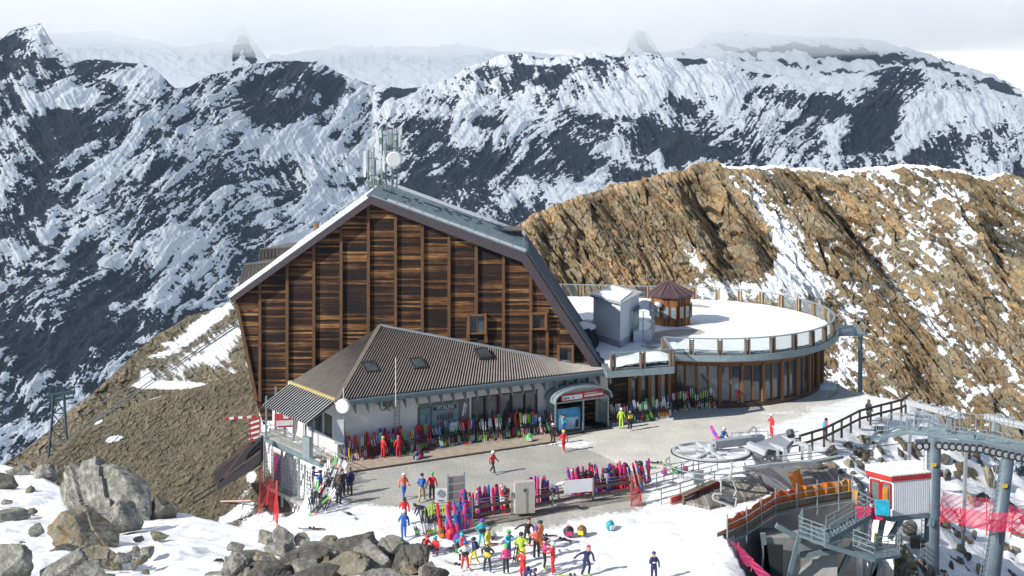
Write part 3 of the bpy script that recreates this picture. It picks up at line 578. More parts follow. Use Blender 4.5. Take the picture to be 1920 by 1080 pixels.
# roof shell, extruded along the building
outer = [(434, 556), (697, 366), (985, 472), (1129, 692)]; inner = [(439, 565), (697, 381), (978, 489), (1118, 700)]
YF, YB = LY - .7, LY + 10.5
FASC = pm('plum_fascia', (.085, .066, .078), .5, .1); ZINC = pm('zinc_sheet', (.33, .40, .44), .42, .3, .22, .8); DSEAM = pm('dark_seam_roof', (.05, .055, .07), .4, .3)
LIGHTMETAL = pm('bright_roof_sheet', (.66, .68, .70), .5, .1, .1)
def rf(a, y): return Vector(((a[0] - 960) / F * LY, y, zat(a[1], LY)))
mb = MB()
for i in range(3):
    mb.m(0).solid([rf(outer[i], YF), rf(outer[i + 1], YF), rf(inner[i + 1], YF), rf(inner[i], YF)], [rf(outer[i], YB), rf(outer[i + 1], YB), rf(inner[i + 1], YB), rf(inner[i], YB)])
roof = mb.build('roof', FASC, lodge)
def onroof(i, y0, y1, th, mat, name, t0=0., t1=1.):
    a, b = rf(outer[i], 0), rf(outer[i + 1], 0); a, b = a.lerp(b, t0), a.lerp(b, t1); d = (b - a).normalized(); n = Vector((-d.z, 0, d.x)); n = n if n.z > 0 else -n; n *= th
    def q(p, y, o): return Vector((p.x, y, p.z)) + o
    return [q(a, y0, Vector()), q(b, y0, Vector()), q(b, y1, Vector()), q(a, y1, Vector())], [q(a, y0, n), q(b, y0, n), q(b, y1, n), q(a, y1, n)]
def roofpart(name, mat, i, y0, y1, th, t0=0., t1=1.):
    b, t = onroof(i, y0, y1, th, mat, name, t0, t1); o = MB().solid(b, t).build(name, mat); o.parent = roof; return o
roofpart('snow_cover', SNOWM, 0, YF + .02, YB, .30, .0, .98)
roofpart('metal_sheeting', ZINC, 1, YF + .12, YB - 1.5, .10)
roofpart('metal_sheeting', LIGHTMETAL, 1, YF + .3, YF + 1.9, .16, .1)
roofpart('ridge_cap', LIGHTMETAL, 1, YB - 1.6, YB + .2, .32)
roofpart('metal_sheeting', DSEAM, 2, YF + .1, YB, .08)
mb = MB()
for y in np.arange(YF + 1.2, YB, 1.35):
    a, b = rf(outer[1], y), rf(outer[2], y); n = Vector((0, 0, .22)); mb.bar(a + n, b + n, .07, .12)
for k in range(1, 12):
    a, b = rf(outer[1], YF + .3), rf(outer[2], YF + .3); p = a.lerp(b, k / 12) + Vector((0, 0, .14)); mb.bar(p, p + Vector((0, YB - YF - 2, 0)), .05, .08)
o = mb.build('roof_rib', BLUEGREY); o.parent = roof
mb = MB()
for y in np.arange(YF + .6, YB, 1.5):
    a, b = rf(outer[2], y), rf(outer[3], y); n = Vector((.14, 0, .09)); mb.bar(a + n, b + n, .09, .12)
o = mb.build('roof_rib', pm('pale_seam', (.24, .27, .31), .4, .3)); o.parent = roof
# the body of the house behind the gable
mb = MB(); mb.solid([rf(inner[0], LY + .42), rf(inner[1], LY + .42), rf(inner[2], LY + .42), rf(inner[3], LY + .42), Vector((6.9, LY + .42, -.3)), Vector((-20, LY + .42, -.3))], [rf(inner[0], YB - .3), rf(inner[1], YB - .3), rf(inner[2], YB - .3), rf(inner[3], YB - .3), Vector((6.9, YB - .3, -.3)), Vector((-20, YB - .3, -.3))])
mb.build('house_body', OLDWOOD, lodge)
# set-back dormers seen past the left slope, chimney, roof hatch
RIBD = pm('brown_ribbed_sheet', (.13, .115, .105), .5, .2)
for (x0, y0, x1, y1, bx, by, D) in ((488, 468, 546, 463, 484, 520, 107.0), (458, 497, 512, 491, 444, 550, 103.5)):
    a, b, c = W(x0, y0, D), W(x1, y1, D), W(bx, by, D); d = W(x1, by, D); dd = Vector((1.5, 4, 0))
    mb = MB(); mb.solid([c, d, b, a], [p + dd for p in (c, d, b, a)]); dm = mb.build('dormer', RIBD, lodge)
    mb = MB(); n = 9
    for k in range(n + 1):
        f = k / n; mb.bar(a.lerp(b, f) - Vector((0, .04, 0)), c.lerp(d, f) - Vector((0, .04, 0)), .07, .1, (0, 1, 0))
    mb.bar(a + Vector((0, 0, .05)), b + Vector((0, 0, .05)), .3, .12); mb.build('standing_seam', RIBD).parent = dm
c = W(593, 440, 108); MB().tube(c - Vector((0, 0, 2)), c + Vector((0, 0, .9)), .26, n=12).tube(c + Vector((0, 0, .9)), c + Vector((0, 0, 1.0)), .32, n=12).build('chimney', pm('rust_brown_pipe', (.20, .12, .07), .7)).parent = roof
a = W(944, 432, 107); b = W(978, 432, 107); mb = MB(); mb.solid([a, b, W(980, 468, 107), W(944, 456, 107)], [p + Vector((0, 2, 0)) for p in (a, b, W(980, 468, 107), W(944, 456, 107))])
for k in range(8): p = a.lerp(b, k / 7) - Vector((0, .05, 0)); mb.bar(p, p - Vector((0, 0, 1.3 + .07 * k)), .05)
mb.bar(a + Vector((0, .8, .06)), b + Vector((0, .8, .06)), 2.6, .12); mb.build('roof_hatch', RIBD).parent = roof
# windows of the gable
def gable_window(x0, y0, x1, y1, boxed=True, label=None):
    a, b = W(x0, y0, LY), W(x1, y1, LY); cx, cz, w_, h_ = (a.x + b.x) / 2, (a.z + b.z) / 2, b.x - a.x, a.z - b.z
    wn = MB().box((cx, LY - .05, cz), (w_, .06, h_)).build('window', GL, lodge); fr = MB()
    for s_ in (-1, 1): fr.box((cx + s_ * (w_ / 2 + .1), LY - .22, cz), (.2, .44, h_ + .3))
    for s_ in (-1, 1): fr.box((cx, LY - .20, cz + s_ * (h_ / 2 + .06)), (w_, .40, .12))
    fr.box((cx, LY - .11, cz), (.06, .06, h_)); o = fr.build('window_frame', FRAMEW); o.parent = wn
gable_window(881, 591, 908, 622); gable_window(998, 588, 1021, 614); gable_window(1049, 650, 1071, 676)
for px in (878, 911): x = (px - 960) / F * LY; MB().box((x, LY - .14, (8.2 + 6.5) / 2), (.28, .28, 1.7)).build('post', BATTEN, lodge)
# lower white storey at the left corner
mb = MB(); mb.prism([(-20.9, 101.4), (-16.2, 99.8), (-15, 101), (-15, 110), (-20.6, 110)], -7.5, 1.65); mb.build('lower_wall', WHITE, lodge)

# ------------------------------------------------------------------ low shop wing with ribbed roof
WA, WB = Vector((-13.0, 91.3, 0)), Vector((7.9, 101.0, 0))
wing = empty('shop_wing', WA, 0, 'white single storey wing with ribbed brown hipped roof in front of the timber lodge', 'shop')
u = (WB - WA).normalized(); nrm = Vector((u.y, -u.x, 0))
def wall_box(mb, s0, s1, z0, z1, out0, out1):
    a, b = WA + u * s0, WA + u * s1
    q = [a + nrm * out0, b + nrm * out0, b + nrm * out1, a + nrm * out1]; return mb.prism(q, z0, z1)
SL = (WB - WA).length
def sw(px): return (onwall(WA, WB, px) - WA).dot(u)
WL = G(540, 808)
mb = MB()
s_post0, s_post1, s_g0, s_g1, s_e0, s_e1 = sw(783), sw(880), sw(885), sw(1009), sw(1040), sw(1119)
for a, b, z0, z1 in ((0, s_post0, -.2, 4.5), (s_post0, s_post1, 3.25, 4.5), (s_post0, s_post1, -.2, .5), (s_post1, s_g0, -.2, 4.5), (s_g0, s_g1, 3.3, 4.5), (s_g0, s_g1, -.2, .35), (s_g1, s_e0, -.2, 4.5), (s_e0, s_e1, 2.5, 4.5), (s_e1, SL, -.2, 4.5)):
    wall_box(mb, a, b, z0, z1, -.3, 0)
mb.build('front_wall', WHITE, wing)
mb = MB(); lu = (WL - WA).normalized(); ll = (WL - WA).length; ln = Vector((lu.y, -lu.x, 0)) * -1
if ln.x > 0: ln = -ln
def lw_box(mb, s0, s1, z0, z1, o0, o1):
    a, b = WA + lu * s0, WA + lu * s1; return mb.prism([a + ln * o0, b + ln * o0, b + ln * o1, a + ln * o1], z0, z1)
for a, b, z0, z1 in ((0, .7, -.2, 4.4), (.7, 5.4, -.2, 1.15), (.7, 5.4, 2.9, 4.2), (5.4, ll, -.2, 4.0)): lw_box(mb, a, b, z0, z1, -.28, 0)
mb.build('side_wall', WHITE, wing)
for k in range(3):
    mb = MB(); lw_box(mb, .75 + k * 1.55, .75 + k * 1.55 + 1.5, 1.17, 2.88, -.16, -.1); wn = mb.build('window', GL, wing)
    mb = MB(); lw_box(mb, .7 + k * 1.55, .78 + k * 1.55, 1.16, 2.89, -.2, .03); lw_box(mb, .79 + k * 1.55, .74 + (k + 1) * 1.55, 1.16, 1.24, -.2, .04); mb.build('window_frame', WHITE).parent = wn
# shop glazing, posters, inner floor
for k in range(5):
    a = s_g0 + (s_g1 - s_g0) * k / 5; b = s_g0 + (s_g1 - s_g0) * (k + 1) / 5
    mb = MB(); wall_box(mb, a + .05, b - .05, .36, 3.29, -.2, -.14); wn = mb.build('shop_window', GL, wing)
    mb = MB(); wall_box(mb, a - .05, a + .05, .36, 3.29, -.22, .04); wall_box(mb, a + .06, b - .06, 3.18, 3.29, -.22, .03); mb.build('window_frame', pm('bronze_frame', (.06, .05, .045), .5, .3)).parent = wn
def write(txt, at_, size, mat, par):
    cu = bpy.data.curves.new('lettering', 'FONT'); cu.body = txt; cu.size = size * 1.35; cu.align_x = 'CENTER'; cu.align_y = 'CENTER'; cu.extrude = .004
    t = bpy.data.objects.new('lettering', cu); link(t); dg = bpy.context.evaluated_depsgraph_get(); me = bpy.data.meshes.new_from_object(t.evaluated_get(dg)); bpy.data.objects.remove(t)
    M = Matrix.Translation(at_) @ Matrix.Rotation(math.atan2(u.y, u.x), 4, 'Z') @ Matrix.Rotation(R(90), 4, 'X'); me.transform(M); me.materials.clear(); me.materials.append(mat); o = bpy.data.objects.new('lettering', me); link(o); o.parent = par
def poster(s0, s1, z0, z1, kind, name, back):
    mb = MB(); wall_box(mb, s0, s1, z0, z1, .05, .10); o = mb.build(name, back, wing); w_ = s1 - s0; h_ = z1 - z0
    def bit(a0, a1, b0, b1, mat, nm, lean=0):
        q = MB(); p = [WA + u * (s0 + w_ * a) + nrm * .112 + Vector((0, 0, z0 + h_ * b)) for a, b in ((a0, b0), (a1, b0), (a1 + lean, b1), (a0 + lean, b1))]
        q.solid(p, [x + nrm * .008 for x in p]); q.build(nm, mat).parent = o
    if kind == 1:
        bit(.06, .94, .82, .95, pm('poster_dark', (.03, .06, .06)), 'lettering_band')
        write('VITALINI', WA + u * (s0 + w_ * .5) + nrm * .118 + Vector((0, 0, z0 + h_ * .885)), h_ * .12, pm('poster_white', (.75, .78, .8)), o)
        for k in range(6):
            bit(.20 + .105 * k, .26 + .105 * k, .48, .66, pm('poster_figure', (.07, .05, .07)), 'printed_figure', .0); bit(.215 + .105 * k, .245 + .105 * k, .665, .72, pm('poster_face', (.25, .12, .1)), 'printed_face')
            bit(.19 + .105 * k, .25 + .105 * k, .20, .42, pm('poster_shirt', (.34, .05, .07)), 'printed_figure', .0)
        bit(.55, .60, .62, .78, pm('poster_red', (.6, .05, .06)), 'printed_streak', .3)
    elif kind == 2:
        bit(.2, .5, .1, .5, pm('poster_lime', (.35, .55, .08)), 'printed_figure', .2); bit(.45, .8, .45, .8, pm('poster_blue', (.06, .16, .35)), 'printed_figure', .1)
    else:
        bit(.15, .35, .55, .95, pm('poster_white', (.7, .7, .7)), 'printed_mark', .3); bit(.2, .9, .08, .45, pm('poster_red', (.6, .05, .06)), 'printed_panel', .0)
        bit(.5, .6, .60, .9, pm('poster_white', (.7, .7, .7)), 'printed_mark', .25)
PT = pm('poster_teal', (.17, .30, .31), .4, 0, .4, 2); PG = pm('poster_grey', (.13, .15, .15), .4)
mb = MB(); wall_box(mb, s_post0, s_post1, .5, 3.25, -.1, .04); mb.build('display_panel', PG, wing)
ps = lambda f: s_post0 + (s_post1 - s_post0) * f
poster(ps(.04), ps(.22), .7, 2.9, 2, 'poster', PT); poster(ps(.26), ps(.77), .7, 3.05, 1, 'poster', PT); poster(ps(.82), ps(.97), .6, 3.1, 3, 'poster', PG)
# roof planes
AP = W(712, 612, 100.85); RE = W(1118, 691, 100.85); EV0 = WA + nrm * 1.15 - u * .35 + Vector((0, 0, 4.55)); EV1 = WB + nrm * .9 + u * .3 + Vector((0, 0, 4.45)); BL = W(543, 718, 97.4)
GROOVE_SHADE = pm('painted_groove_shade', (.03, .027, .026), .8)  # rib shadows painted in: near-black colour on lee faces and valleys
def ribbed(name, mat, e0, e1, r0, r1, pitch, depth, parent, th=.05):
    """sheet between eave e0-e1 and ridge r0-r1, corrugated across"""
    n = max(4, int((e1 - e0).length / pitch)) ; nn = (e1 - e0).cross(r0 - e0).normalized(); nn = nn if nn.z > 0 else -nn
    bm = bmesh.new(); top = []
    for i in range(n * 4 + 1):
        f = i / (n * 4); ph = i % 4; h = depth if ph in (1, 2) else 0; hh = nn * h
        top.append((bm.verts.new(e0.lerp(e1, f) + hh), bm.verts.new(r0.lerp(r1, f) + hh)))
    for a, b in zip(top, top[1:]):
        if (a[1].co - b[1].co).length < 1e-4: bm.faces.new((a[0], b[0], b[1]))
        else: bm.faces.new((a[0], b[0], b[1], a[1]))
    me = bpy.data.meshes.new(name); bm.to_mesh(me); bm.free(); me.materials.append(mat); me.materials.append(GROOVE_SHADE); o = bpy.data.objects.new(name, me); link(o); adopt(o, parent)
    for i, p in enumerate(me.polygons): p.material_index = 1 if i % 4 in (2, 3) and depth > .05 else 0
    md = o.modifiers.new('thickness', 'SOLIDIFY'); md.thickness = th; md.offset = -1; return o
RIBR = pm('brown_grey_corrugated_sheet', (.36, .32, .295), .5, 0, .2, 1.5)
RIBL = pm('matt_brown_corrugated_sheet', (.15, .135, .12), .7, 0, .2, 1.5)
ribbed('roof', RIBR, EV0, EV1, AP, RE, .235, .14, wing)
ribbed('roof', RIBL, BL, EV0 - Vector((0, 0, .0)), AP, AP + Vector((.01, 0, 0)), .16, .025, wing)
MB().bar(EV0 + Vector((0, -.02, .12)), AP + Vector((0, -.1, .12)), .34, .06).build('hip_flashing', pm('hip_flashing', (.19, .16, .13), .6), wing)
MB().bar(AP + Vector((0, 0, .13)), RE + Vector((0, 0, .13)), .3, .14).build('ridge_flashing', ZINC, wing)
MB().bar(BL + Vector((0, 0, .08)), EV0 + Vector((-.1, 0, .08)), .22, .16).build('foam_strip', pm('yellow_foam', (.50, .40, .17), .9, 0, .4, 6), wing)
mb = MB(); a, b = EV0 - Vector((0, 0, .22)), EV1 - Vector((0, 0, .22)); mb.bar(a, b, .14, .42); mb.bar(a + nrm * .14 + Vector((0, 0, .1)), b + nrm * .14 + Vector((0, 0, .1)), .16, .16)
mb.build('eave_beam', BLUEGREY, wing)
ev = (EV1 - EV0); ne = 24
for k in range(ne):
    p = EV0.lerp(EV1, (k + .5) / ne); MB().solid([p + Vector((0, 0, -.43)) + u * s - nrm * o for s, o in ((-.035, .1), (.035, .1), (.035, .95), (-.035, .95))][:4], [p + Vector((0, 0, -.43 - d)) + u * s - nrm * o for s, o, d in ((-.035, .1, .78), (.035, .1, .78), (.035, .95, .3), (-.035, .95, .3))]).build('eave_bracket', STEEL, wing)
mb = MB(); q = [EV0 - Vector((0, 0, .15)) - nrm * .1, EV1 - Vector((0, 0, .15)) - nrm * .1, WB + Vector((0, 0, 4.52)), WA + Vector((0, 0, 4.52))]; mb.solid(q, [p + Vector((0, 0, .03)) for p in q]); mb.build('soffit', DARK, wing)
# skylights
rn = (EV1 - EV0).cross(AP - EV0).normalized(); rn = rn if rn.z > 0 else -rn
def roofhit(px, py):
    d = Vector(((px - 960) / F, 1, -(py - YH) / F)); o = Vector((0, 0, H)); return o + d * ((EV0 - o).dot(rn) / d.dot(rn))
for (x, y, open_, lab) in ((693, 691, .0, None), (783, 684, .0, None), (905, 665, 1, None)):
    c = roofhit(x, y); ax = (EV1 - EV0).normalized(); ay = rn.cross(ax)
    def q(a, b, h): return c + ax * a + ay * b + rn * h
    mb = MB()
    for a0, a1, b0, b1 in ((-.55, -.42, -.7, .7), (.42, .55, -.7, .7), (-.42, .42, -.7, -.58), (-.42, .42, .58, .7)):
        mb.solid([q(a0, b0, 0), q(a1, b0, 0), q(a1, b1, 0), q(a0, b1, 0)], [q(a0, b0, .24), q(a1, b0, .24), q(a1, b1, .24), q(a0, b1, .24)])
    sk_ = mb.build('skylight', pm('dark_skylight_frame', (.05, .045, .045), .5), wing)
    mb = MB(); z0, z1 = .16, .2; mb.solid([q(-.41, -.57, z0), q(.41, -.57, z0), q(.41, .57, z0), q(-.41, .57, z0)], [q(-.41, -.57, z1), q(.41, -.57, z1), q(.41, .57, z1), q(-.41, .57, z1)]); mb.build('pane', GL).parent = sk_
    sk_.children[0].matrix_parent_inverse = Matrix.Identity(4)
# side canopy with posts
CN0, CN1 = W(493, 761, 93.4), W(577, 797, 88.4)
RIBC = pm('pale_corrugated_sheet', (.52, .55, .56), .5, 0, .12)
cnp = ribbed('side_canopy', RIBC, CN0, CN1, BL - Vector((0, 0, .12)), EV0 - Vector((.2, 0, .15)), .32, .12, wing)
for (px, py, zt) in ((499, 832, 3.3), (517, 820, 3.6), (573, 846, 3.3), (551, 838, 3.4), (534, 830, 3.4), (586, 852, 3.4)):
    p = G(px, py - 12); MB().box((p.x, p.y, zt / 2 - .1), (.14, .14, zt + .1)).build('canopy_post', BLUEGREY, wing)
# arched porch
PA, PB = Vector((3.45, 97.1, 0)), Vector((7.75, 99.2, 0)); pu = (PB - PA).normalized(); pn = Vector((-pu.y, pu.x, 0)); PW = (PB - PA).length; PD = 2.6
porch = empty('entrance_porch', (PA + PB) / 2, 0, 'arched glass porch with a red and white sign at the wing entrance', 'porch')
def pp(a, d, z): return PA + pu * a + pn * d + Vector((0, 0, z))
ARC = [(PW * (.5 - .54 * math.cos(math.pi * k / 12)), 2.45 + 1.05 * math.sin(math.pi * k / 12) ** .8) for k in range(13)]
mb = MB()
for (a0, z0), (a1, z1) in zip(ARC, ARC[1:]):
    mb.solid([pp(a0, -.35, z0), pp(a1, -.35, z1), pp(a1, PD, z1), pp(a0, PD, z0)], [pp(a0, -.35, z0 + .06), pp(a1, -.35, z1 + .06), pp(a1, PD, z1 + .06), pp(a0, PD, z0 + .06)])
pr = mb.build('arched_roof', pm('grey_green_sheet', (.34, .42, .43), .3, .3), porch)
mb = MB()
for d in np.linspace(-.35, PD, 6):
    for (a0, z0), (a1, z1) in zip(ARC, ARC[1:]): mb.bar(pp(a0, d, z0 + .09), pp(a1, d, z1 + .09), .08)
mb.build('roof_rib', STEEL).parent = pr
for a, d in ((0, 0), (PW * .52, 0), (PW, 0), (0, PD * .5), (PW, PD * .5), (0, PD)): MB().box(pp(a, d, 1.22), (.13, .13, 2.44), math.atan2(pu.y, pu.x)).build('post', STEEL, porch)
MB().bar(pp(0, 0, 2.47), pp(PW, 0, 2.47), .12, .1).build('lintel', STEEL, porch)
for z in (.9, 1.8): MB().bar(pp(PW, 0.1, z), pp(PW, PD, z), .05).build('side_rail', STEEL, porch)
mb = MB(); mb.solid([pp(0, .1, .1), pp(0, PD, .1), pp(.03, PD, .1), pp(.03, .1, .1)], [pp(0, .1, 2.4), pp(0, PD, 2.4), pp(.03, PD, 2.4), pp(.03, .1, 2.4)]); mb.build('glass_side', CG, porch)
mb = MB(); mb.solid([pp(PW - .03, .1, .1), pp(PW - .03, PD, .1), pp(PW, PD, .1), pp(PW, .1, .1)], [pp(PW - .03, .1, 2.4), pp(PW - .03, PD, 2.4), pp(PW, PD, 2.4), pp(PW, .1, 2.4)]); mb.build('glass_side', CG, porch)
def panel(a0, a1, z0, z1, d, mat, nm, par, th=.04):
    mb = MB(); mb.solid([pp(a0, d, z0), pp(a1, d, z0), pp(a1, d, z1), pp(a0, d, z1)], [pp(a0, d + th, z0), pp(a1, d + th, z0), pp(a1, d + th, z1), pp(a0, d + th, z1)]); o = mb.build(nm, mat)
    if par is porch: adopt(o, par)
    else: o.parent = par
    return o
RED = pm('sign_red', (.42, .03, .045), .5); SW = pm('sign_white', (.78, .78, .76), .5); INK = pm('sign_ink', (.03, .03, .035), .5)
sg = panel(.45, PW - .35, 2.56, 3.16, -.05, RED, 'sign', porch)
panel(.6, PW * .5, 2.62, 2.98, -.064, SW, 'sign_panel', sg, .012); panel(PW * .54, PW - .5, 2.72, 2.86, -.064, SW, 'lettering', sg, .012); panel(PW * .54, PW - .9, 2.95, 3.0, -.064, SW, 'lettering', sg, .012)
for k, x in enumerate((.7, .85, 1.05, 1.5)): panel(x, x + .1, 2.7, 2.84, -.078, INK, 'sign_mark', sg, .012)
bb = panel(.35, PW * .5, .15, 1.9, .25, pm('board_blue', (.05, .30, .55), .5, 0, .5, 1.5), 'advert_board', porch); panel(.45, PW * .48, .2, 1.15, .236, pm('board_pale', (.35, .62, .78), .5, 0, .4, 2), 'printed_snowfield', bb, .012)
panel(.5, .75, .3, 1.4, .222, SW, 'printed_figure', bb, .012); panel(PW * .40, PW * .46, .3, .9, .222, INK, 'printed_figure', bb, .012)
panel(PW * .55, PW - .1, .0, 2.4, PD - .1, DARK, 'doorway', porch)
MB().prism([pp(-.3, -.6, 0), pp(PW + .2, -.6, 0), pp(PW + .2, PD, 0), pp(-.3, PD, 0)], .004, .05).build('door_mat', DARK, porch)
# ------------------------------------------------------------------ round restaurant with roof terrace
RC = Vector((17.5, 116.5, 0)); DR, WR, DZ = 12.7, 11.55, 4.85
rest = empty('round_restaurant', (17.5, 105, 0), 0, 'round timber and glass restaurant wing carrying a snowy roof terrace', 'restaurant')
def cp(a, r, z=0.0): return Vector((RC.x + r * math.cos(a), RC.y + r * math.sin(a), z))
A0, A1 = R(-112), R(91)       # from the balcony round the right side to the back
arc = lambda r, z, n=72, a0=A0, a1=A1: [cp(a0 + (a1 - a0) * k / n, r, z) for k in range(n + 1)]
BALC = [Vector((7.55, 98.2, 0)), Vector((13.1, 99.7, 0)), Vector((13.0, 104.6, 0))]
foot = [Vector((-2.5, 132.0, 0)), Vector((-2.5, 112, 0)), Vector((6.2, 111.8, 0)), Vector((7.55, 98.2, 0)), Vector((13.1, 99.7, 0)), Vector((12.9, 104.6, 0))] + arc(DR + .25, 0)
MB().prism(foot, 4.32, 4.78).build('deck_slab', BLUEGREY, rest)
foot2 = [p + (Vector((RC.x, RC.y, 0)) - p).normalized() * .35 for p in foot]
def deck_snow():
    xs = np.arange(-2.2, 30.5, .2); ys = np.arange(98.3, 132, .2); X, Y = np.meshgrid(xs, ys); ins, d = inside_dist(X, Y, foot2)
    m, t, b = mat_new('terrace_snow_and_paving'); n = noise(t, 1.4, 5, .65); n2 = noise(t, 9, 3, .6)
    sf = mapr(t, math_(t, 'ADD', attr(t, 'snow'), math_(t, 'MULTIPLY', math_(t, 'SUBTRACT', n, .5), .6)), .44, .56)
    t.links.new(mixc(t, sf, ramp(t, n2, [(.3, (.33, .31, .27)), (.7, (.46, .43, .38))]), (.86, .88, .89)), b.inputs['Base Color']); b.inputs['Roughness'].default_value = .85; bump(t, b, n, .5, .1)
    U = 960 + F * X / Y; V = YH + F * (H - 4.9) / Y
    bare = blobs(U, V, [(1285, 622, 50, 7, 0, 1.), (1235, 655, 40, 6, 10, .8), (1230, 640, 30, 6, 0, .8), (1310, 573, 40, 4, 5, .7), (1240, 628, 30, 6, 0, .8)])
    snow = 1.0 - bare + .2 * fbm(X / 3, Y / 3, 4, 61)
    drift = .75 * np.exp(-(((X - 12) / 1.6) ** 2 + ((Y - 101.2) / 1.0) ** 2)) + .4 * np.exp(-(((X - 9.5) / 1.6) ** 2 + ((Y - 100.2) / .8) ** 2))
    Z = 4.82 + .10 * np.clip(snow, 0, 1) + .06 * fbm(X / 2, Y / 2, 4, 62) * np.clip(snow, 0, 1) + drift
    o = grid_mesh('terrace_snow', np.stack([X, Y, Z], -1), m, {'snow': snow}, mask=ins); adopt(o, rest)
deck_snow()
# fascia ring, gutter
mb = MB(); pts = arc(DR + .28, 4.55)
for a, b in zip(pts, pts[1:]): mb.bar(a, b, .12, .5)
for a, b in zip([p + Vector((0, 0, -.3)) for p in arc(DR - .1, 4.55)], [p + Vector((0, 0, -.3)) for p in arc(DR - .1, 4.55)][1:]): mb.bar(a, b, .5, .12)
for a, b in ((foot[3], foot[4]), (foot[4], foot[5])): mb.bar(a + Vector((0, 0, 4.5)), b + Vector((0, 0, 4.5)), .3, .5)
mb.build('deck_fascia', pm('pale_blue_grey_gutter', (.27, .34, .37), .45, .2), rest)
# glazed wall: columns, panes, band above
WA0, WA1 = R(-118), R(28); nb = 15
mb = MB(); pts = arc(WR, 3.95, 80, WA0, WA1)
for a, b in zip(pts, pts[1:]): mb.bar(a, b, .22, .75)
mb.build('timber_band', FRAMEW, rest)
mb = MB(); pts = arc(WR, .18, 80, WA0, WA1)
for a, b in zip(pts, pts[1:]): mb.bar(a, b, .3, .5)
mb.build('base_wall', pm('dark_brown_base', (.10, .06, .04), .8), rest)
for k in range(nb * 2 + 1):
    a = WA0 + (WA1 - WA0) * k / (nb * 2); big = k % 2 == 0; p = cp(a, WR + (.12 if big else 0))
    MB().box((p.x, p.y, 2.0), (.26 if big else .13, .24 if big else .15, 3.25), a + R(90)).build('timber_column', FRAMEW, rest)
for k in range(nb * 2):
    a = WA0 + (WA1 - WA0) * (k + .1) / (nb * 2); b = WA0 + (WA1 - WA0) * (k + .9) / (nb * 2); mb = MB()
    p, q = cp(a, WR - .06), cp(b, WR - .06); mb.solid([p + Vector((0, 0, .44)), q + Vector((0, 0, .44)), q + Vector((0, 0, 3.56)), p + Vector((0, 0, 3.56))], [x + (Vector((RC.x, RC.y, x.z)) - x).normalized() * .05 for x in (p + Vector((0, 0, .44)), q + Vector((0, 0, .44)), q + Vector((0, 0, 3.56)), p + Vector((0, 0, 3.56)))])
    mb.build('window_pane', GL, rest)
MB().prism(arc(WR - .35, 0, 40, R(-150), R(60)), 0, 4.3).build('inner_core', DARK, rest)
# link under the balcony
K0, K1 = Vector((8.4, 101.4, 0)), Vector((13.2, 103.9, 0)); ku = (K1 - K0).normalized(); kn = Vector((ku.y, -ku.x, 0)); KL = (K1 - K0).length
def kb(mb, s0, s1, z0, z1, o0, o1):
    a, b = K0 + ku * s0, K0 + ku * s1; return mb.prism([a + kn * o0, b + kn * o0, b + kn * o1, a + kn * o1], z0, z1)
mb = MB(); kb(mb, -.8, 1.5, -.1, 4.3, -.25, 0); kb(mb, 1.5, KL + .3, 3.3, 4.3, -.25, 0); kb(mb, 1.5, KL + .3, -.1, .5, -.25, 0); mb.build('link_wall', OLDWOOD, rest)
for k in range(5):
    s = 1.5 + (KL - 1.4) * k / 4; mb = MB(); kb(mb, s - .16, s + .16, .5, 3.3, -.25, .12); mb.build('timber_column', FRAMEW, rest)
    if k < 4: mb = MB(); kb(mb, s + .17, s + (KL - 1.4) / 4 - .17, .51, 3.29, -.2, -.14); mb.build('window_pane', GL, rest)
for s in (.2, 3.6): a = K0 + ku * s; mb = MB(); mb.bar(a + kn * .2 + Vector((0, 0, 4.05)), a + kn * 3.0 + Vector((0, 0, 4.15)), .3, .3); mb.build('balcony_beam', FRAMEW, rest)
# parapet: posts, panes, handrail, each stretch of it
def parapet(pts, post_every, inward, slatted):
    """pts: fine polyline at deck level"""
    L = [0]
    for a, b in zip(pts, pts[1:]): L.append(L[-1] + (b - a).length)
    def at(s):
        s = min(max(s, 0), L[-1] - 1e-6); i = max(j for j in range(len(L) - 1) if L[j] <= s); f = (s - L[i]) / (L[i + 1] - L[i]); return pts[i].lerp(pts[i + 1], f), (pts[i + 1] - pts[i]).normalized()
    n = max(1, round(L[-1] / post_every)); st = L[-1] / n
    m_ = max(2, int(L[-1] / .8))
    for z_, w_, h_, nm_ in ((1.30, .2, .07, 'handrail'), (.02, .1, .06, 'bottom_rail')):
        mb = MB()
        for j in range(m_): a, b = at(L[-1] * j / m_)[0], at(L[-1] * (j + 1) / m_)[0]; mb.bar(a + Vector((0, 0, z_)), b + Vector((0, 0, z_)), w_, h_)
        mb.build(nm_, STEEL, rest)
    for j in range(n + 1):
        p, t = at(j * st); rz = math.atan2(t.y, t.x); mb = MB()
        w_ = .34
        for s in (-1, 1): mb.box(p + t * s * w_ / 2 + Vector((0, 0, .56)), (.09, .34, 1.38), rz)
        for z in np.arange(0, 1.2, .15): mb.box(p + Vector((0, 0, z + .04)), (w_ - .1, .05, .12), rz)
        mb.build('railing_post', SLAT if slatted(p) else GREYWOOD, rest)
        if j < n:
            q, t2 = at((j + 1) * st); a, b = p.lerp(q, .26 / st * 1.0), q.lerp(p, .26 / st); mb = MB()
            mb.solid([a + Vector((0, 0, .1)), b + Vector((0, 0, .1)), b + Vector((0, 0, 1.22)), a + Vector((0, 0, 1.22))], [x + Vector((-t.y, t.x, 0)) * .02 for x in (a + Vector((0, 0, .1)), b + Vector((0, 0, .1)), b + Vector((0, 0, 1.22)), a + Vector((0, 0, 1.22)))])
            mb.build('glass_panel', CG, rest)
SLAT = pm('pale_slats', (.42, .29, .17), .8, 0, .3, 4)
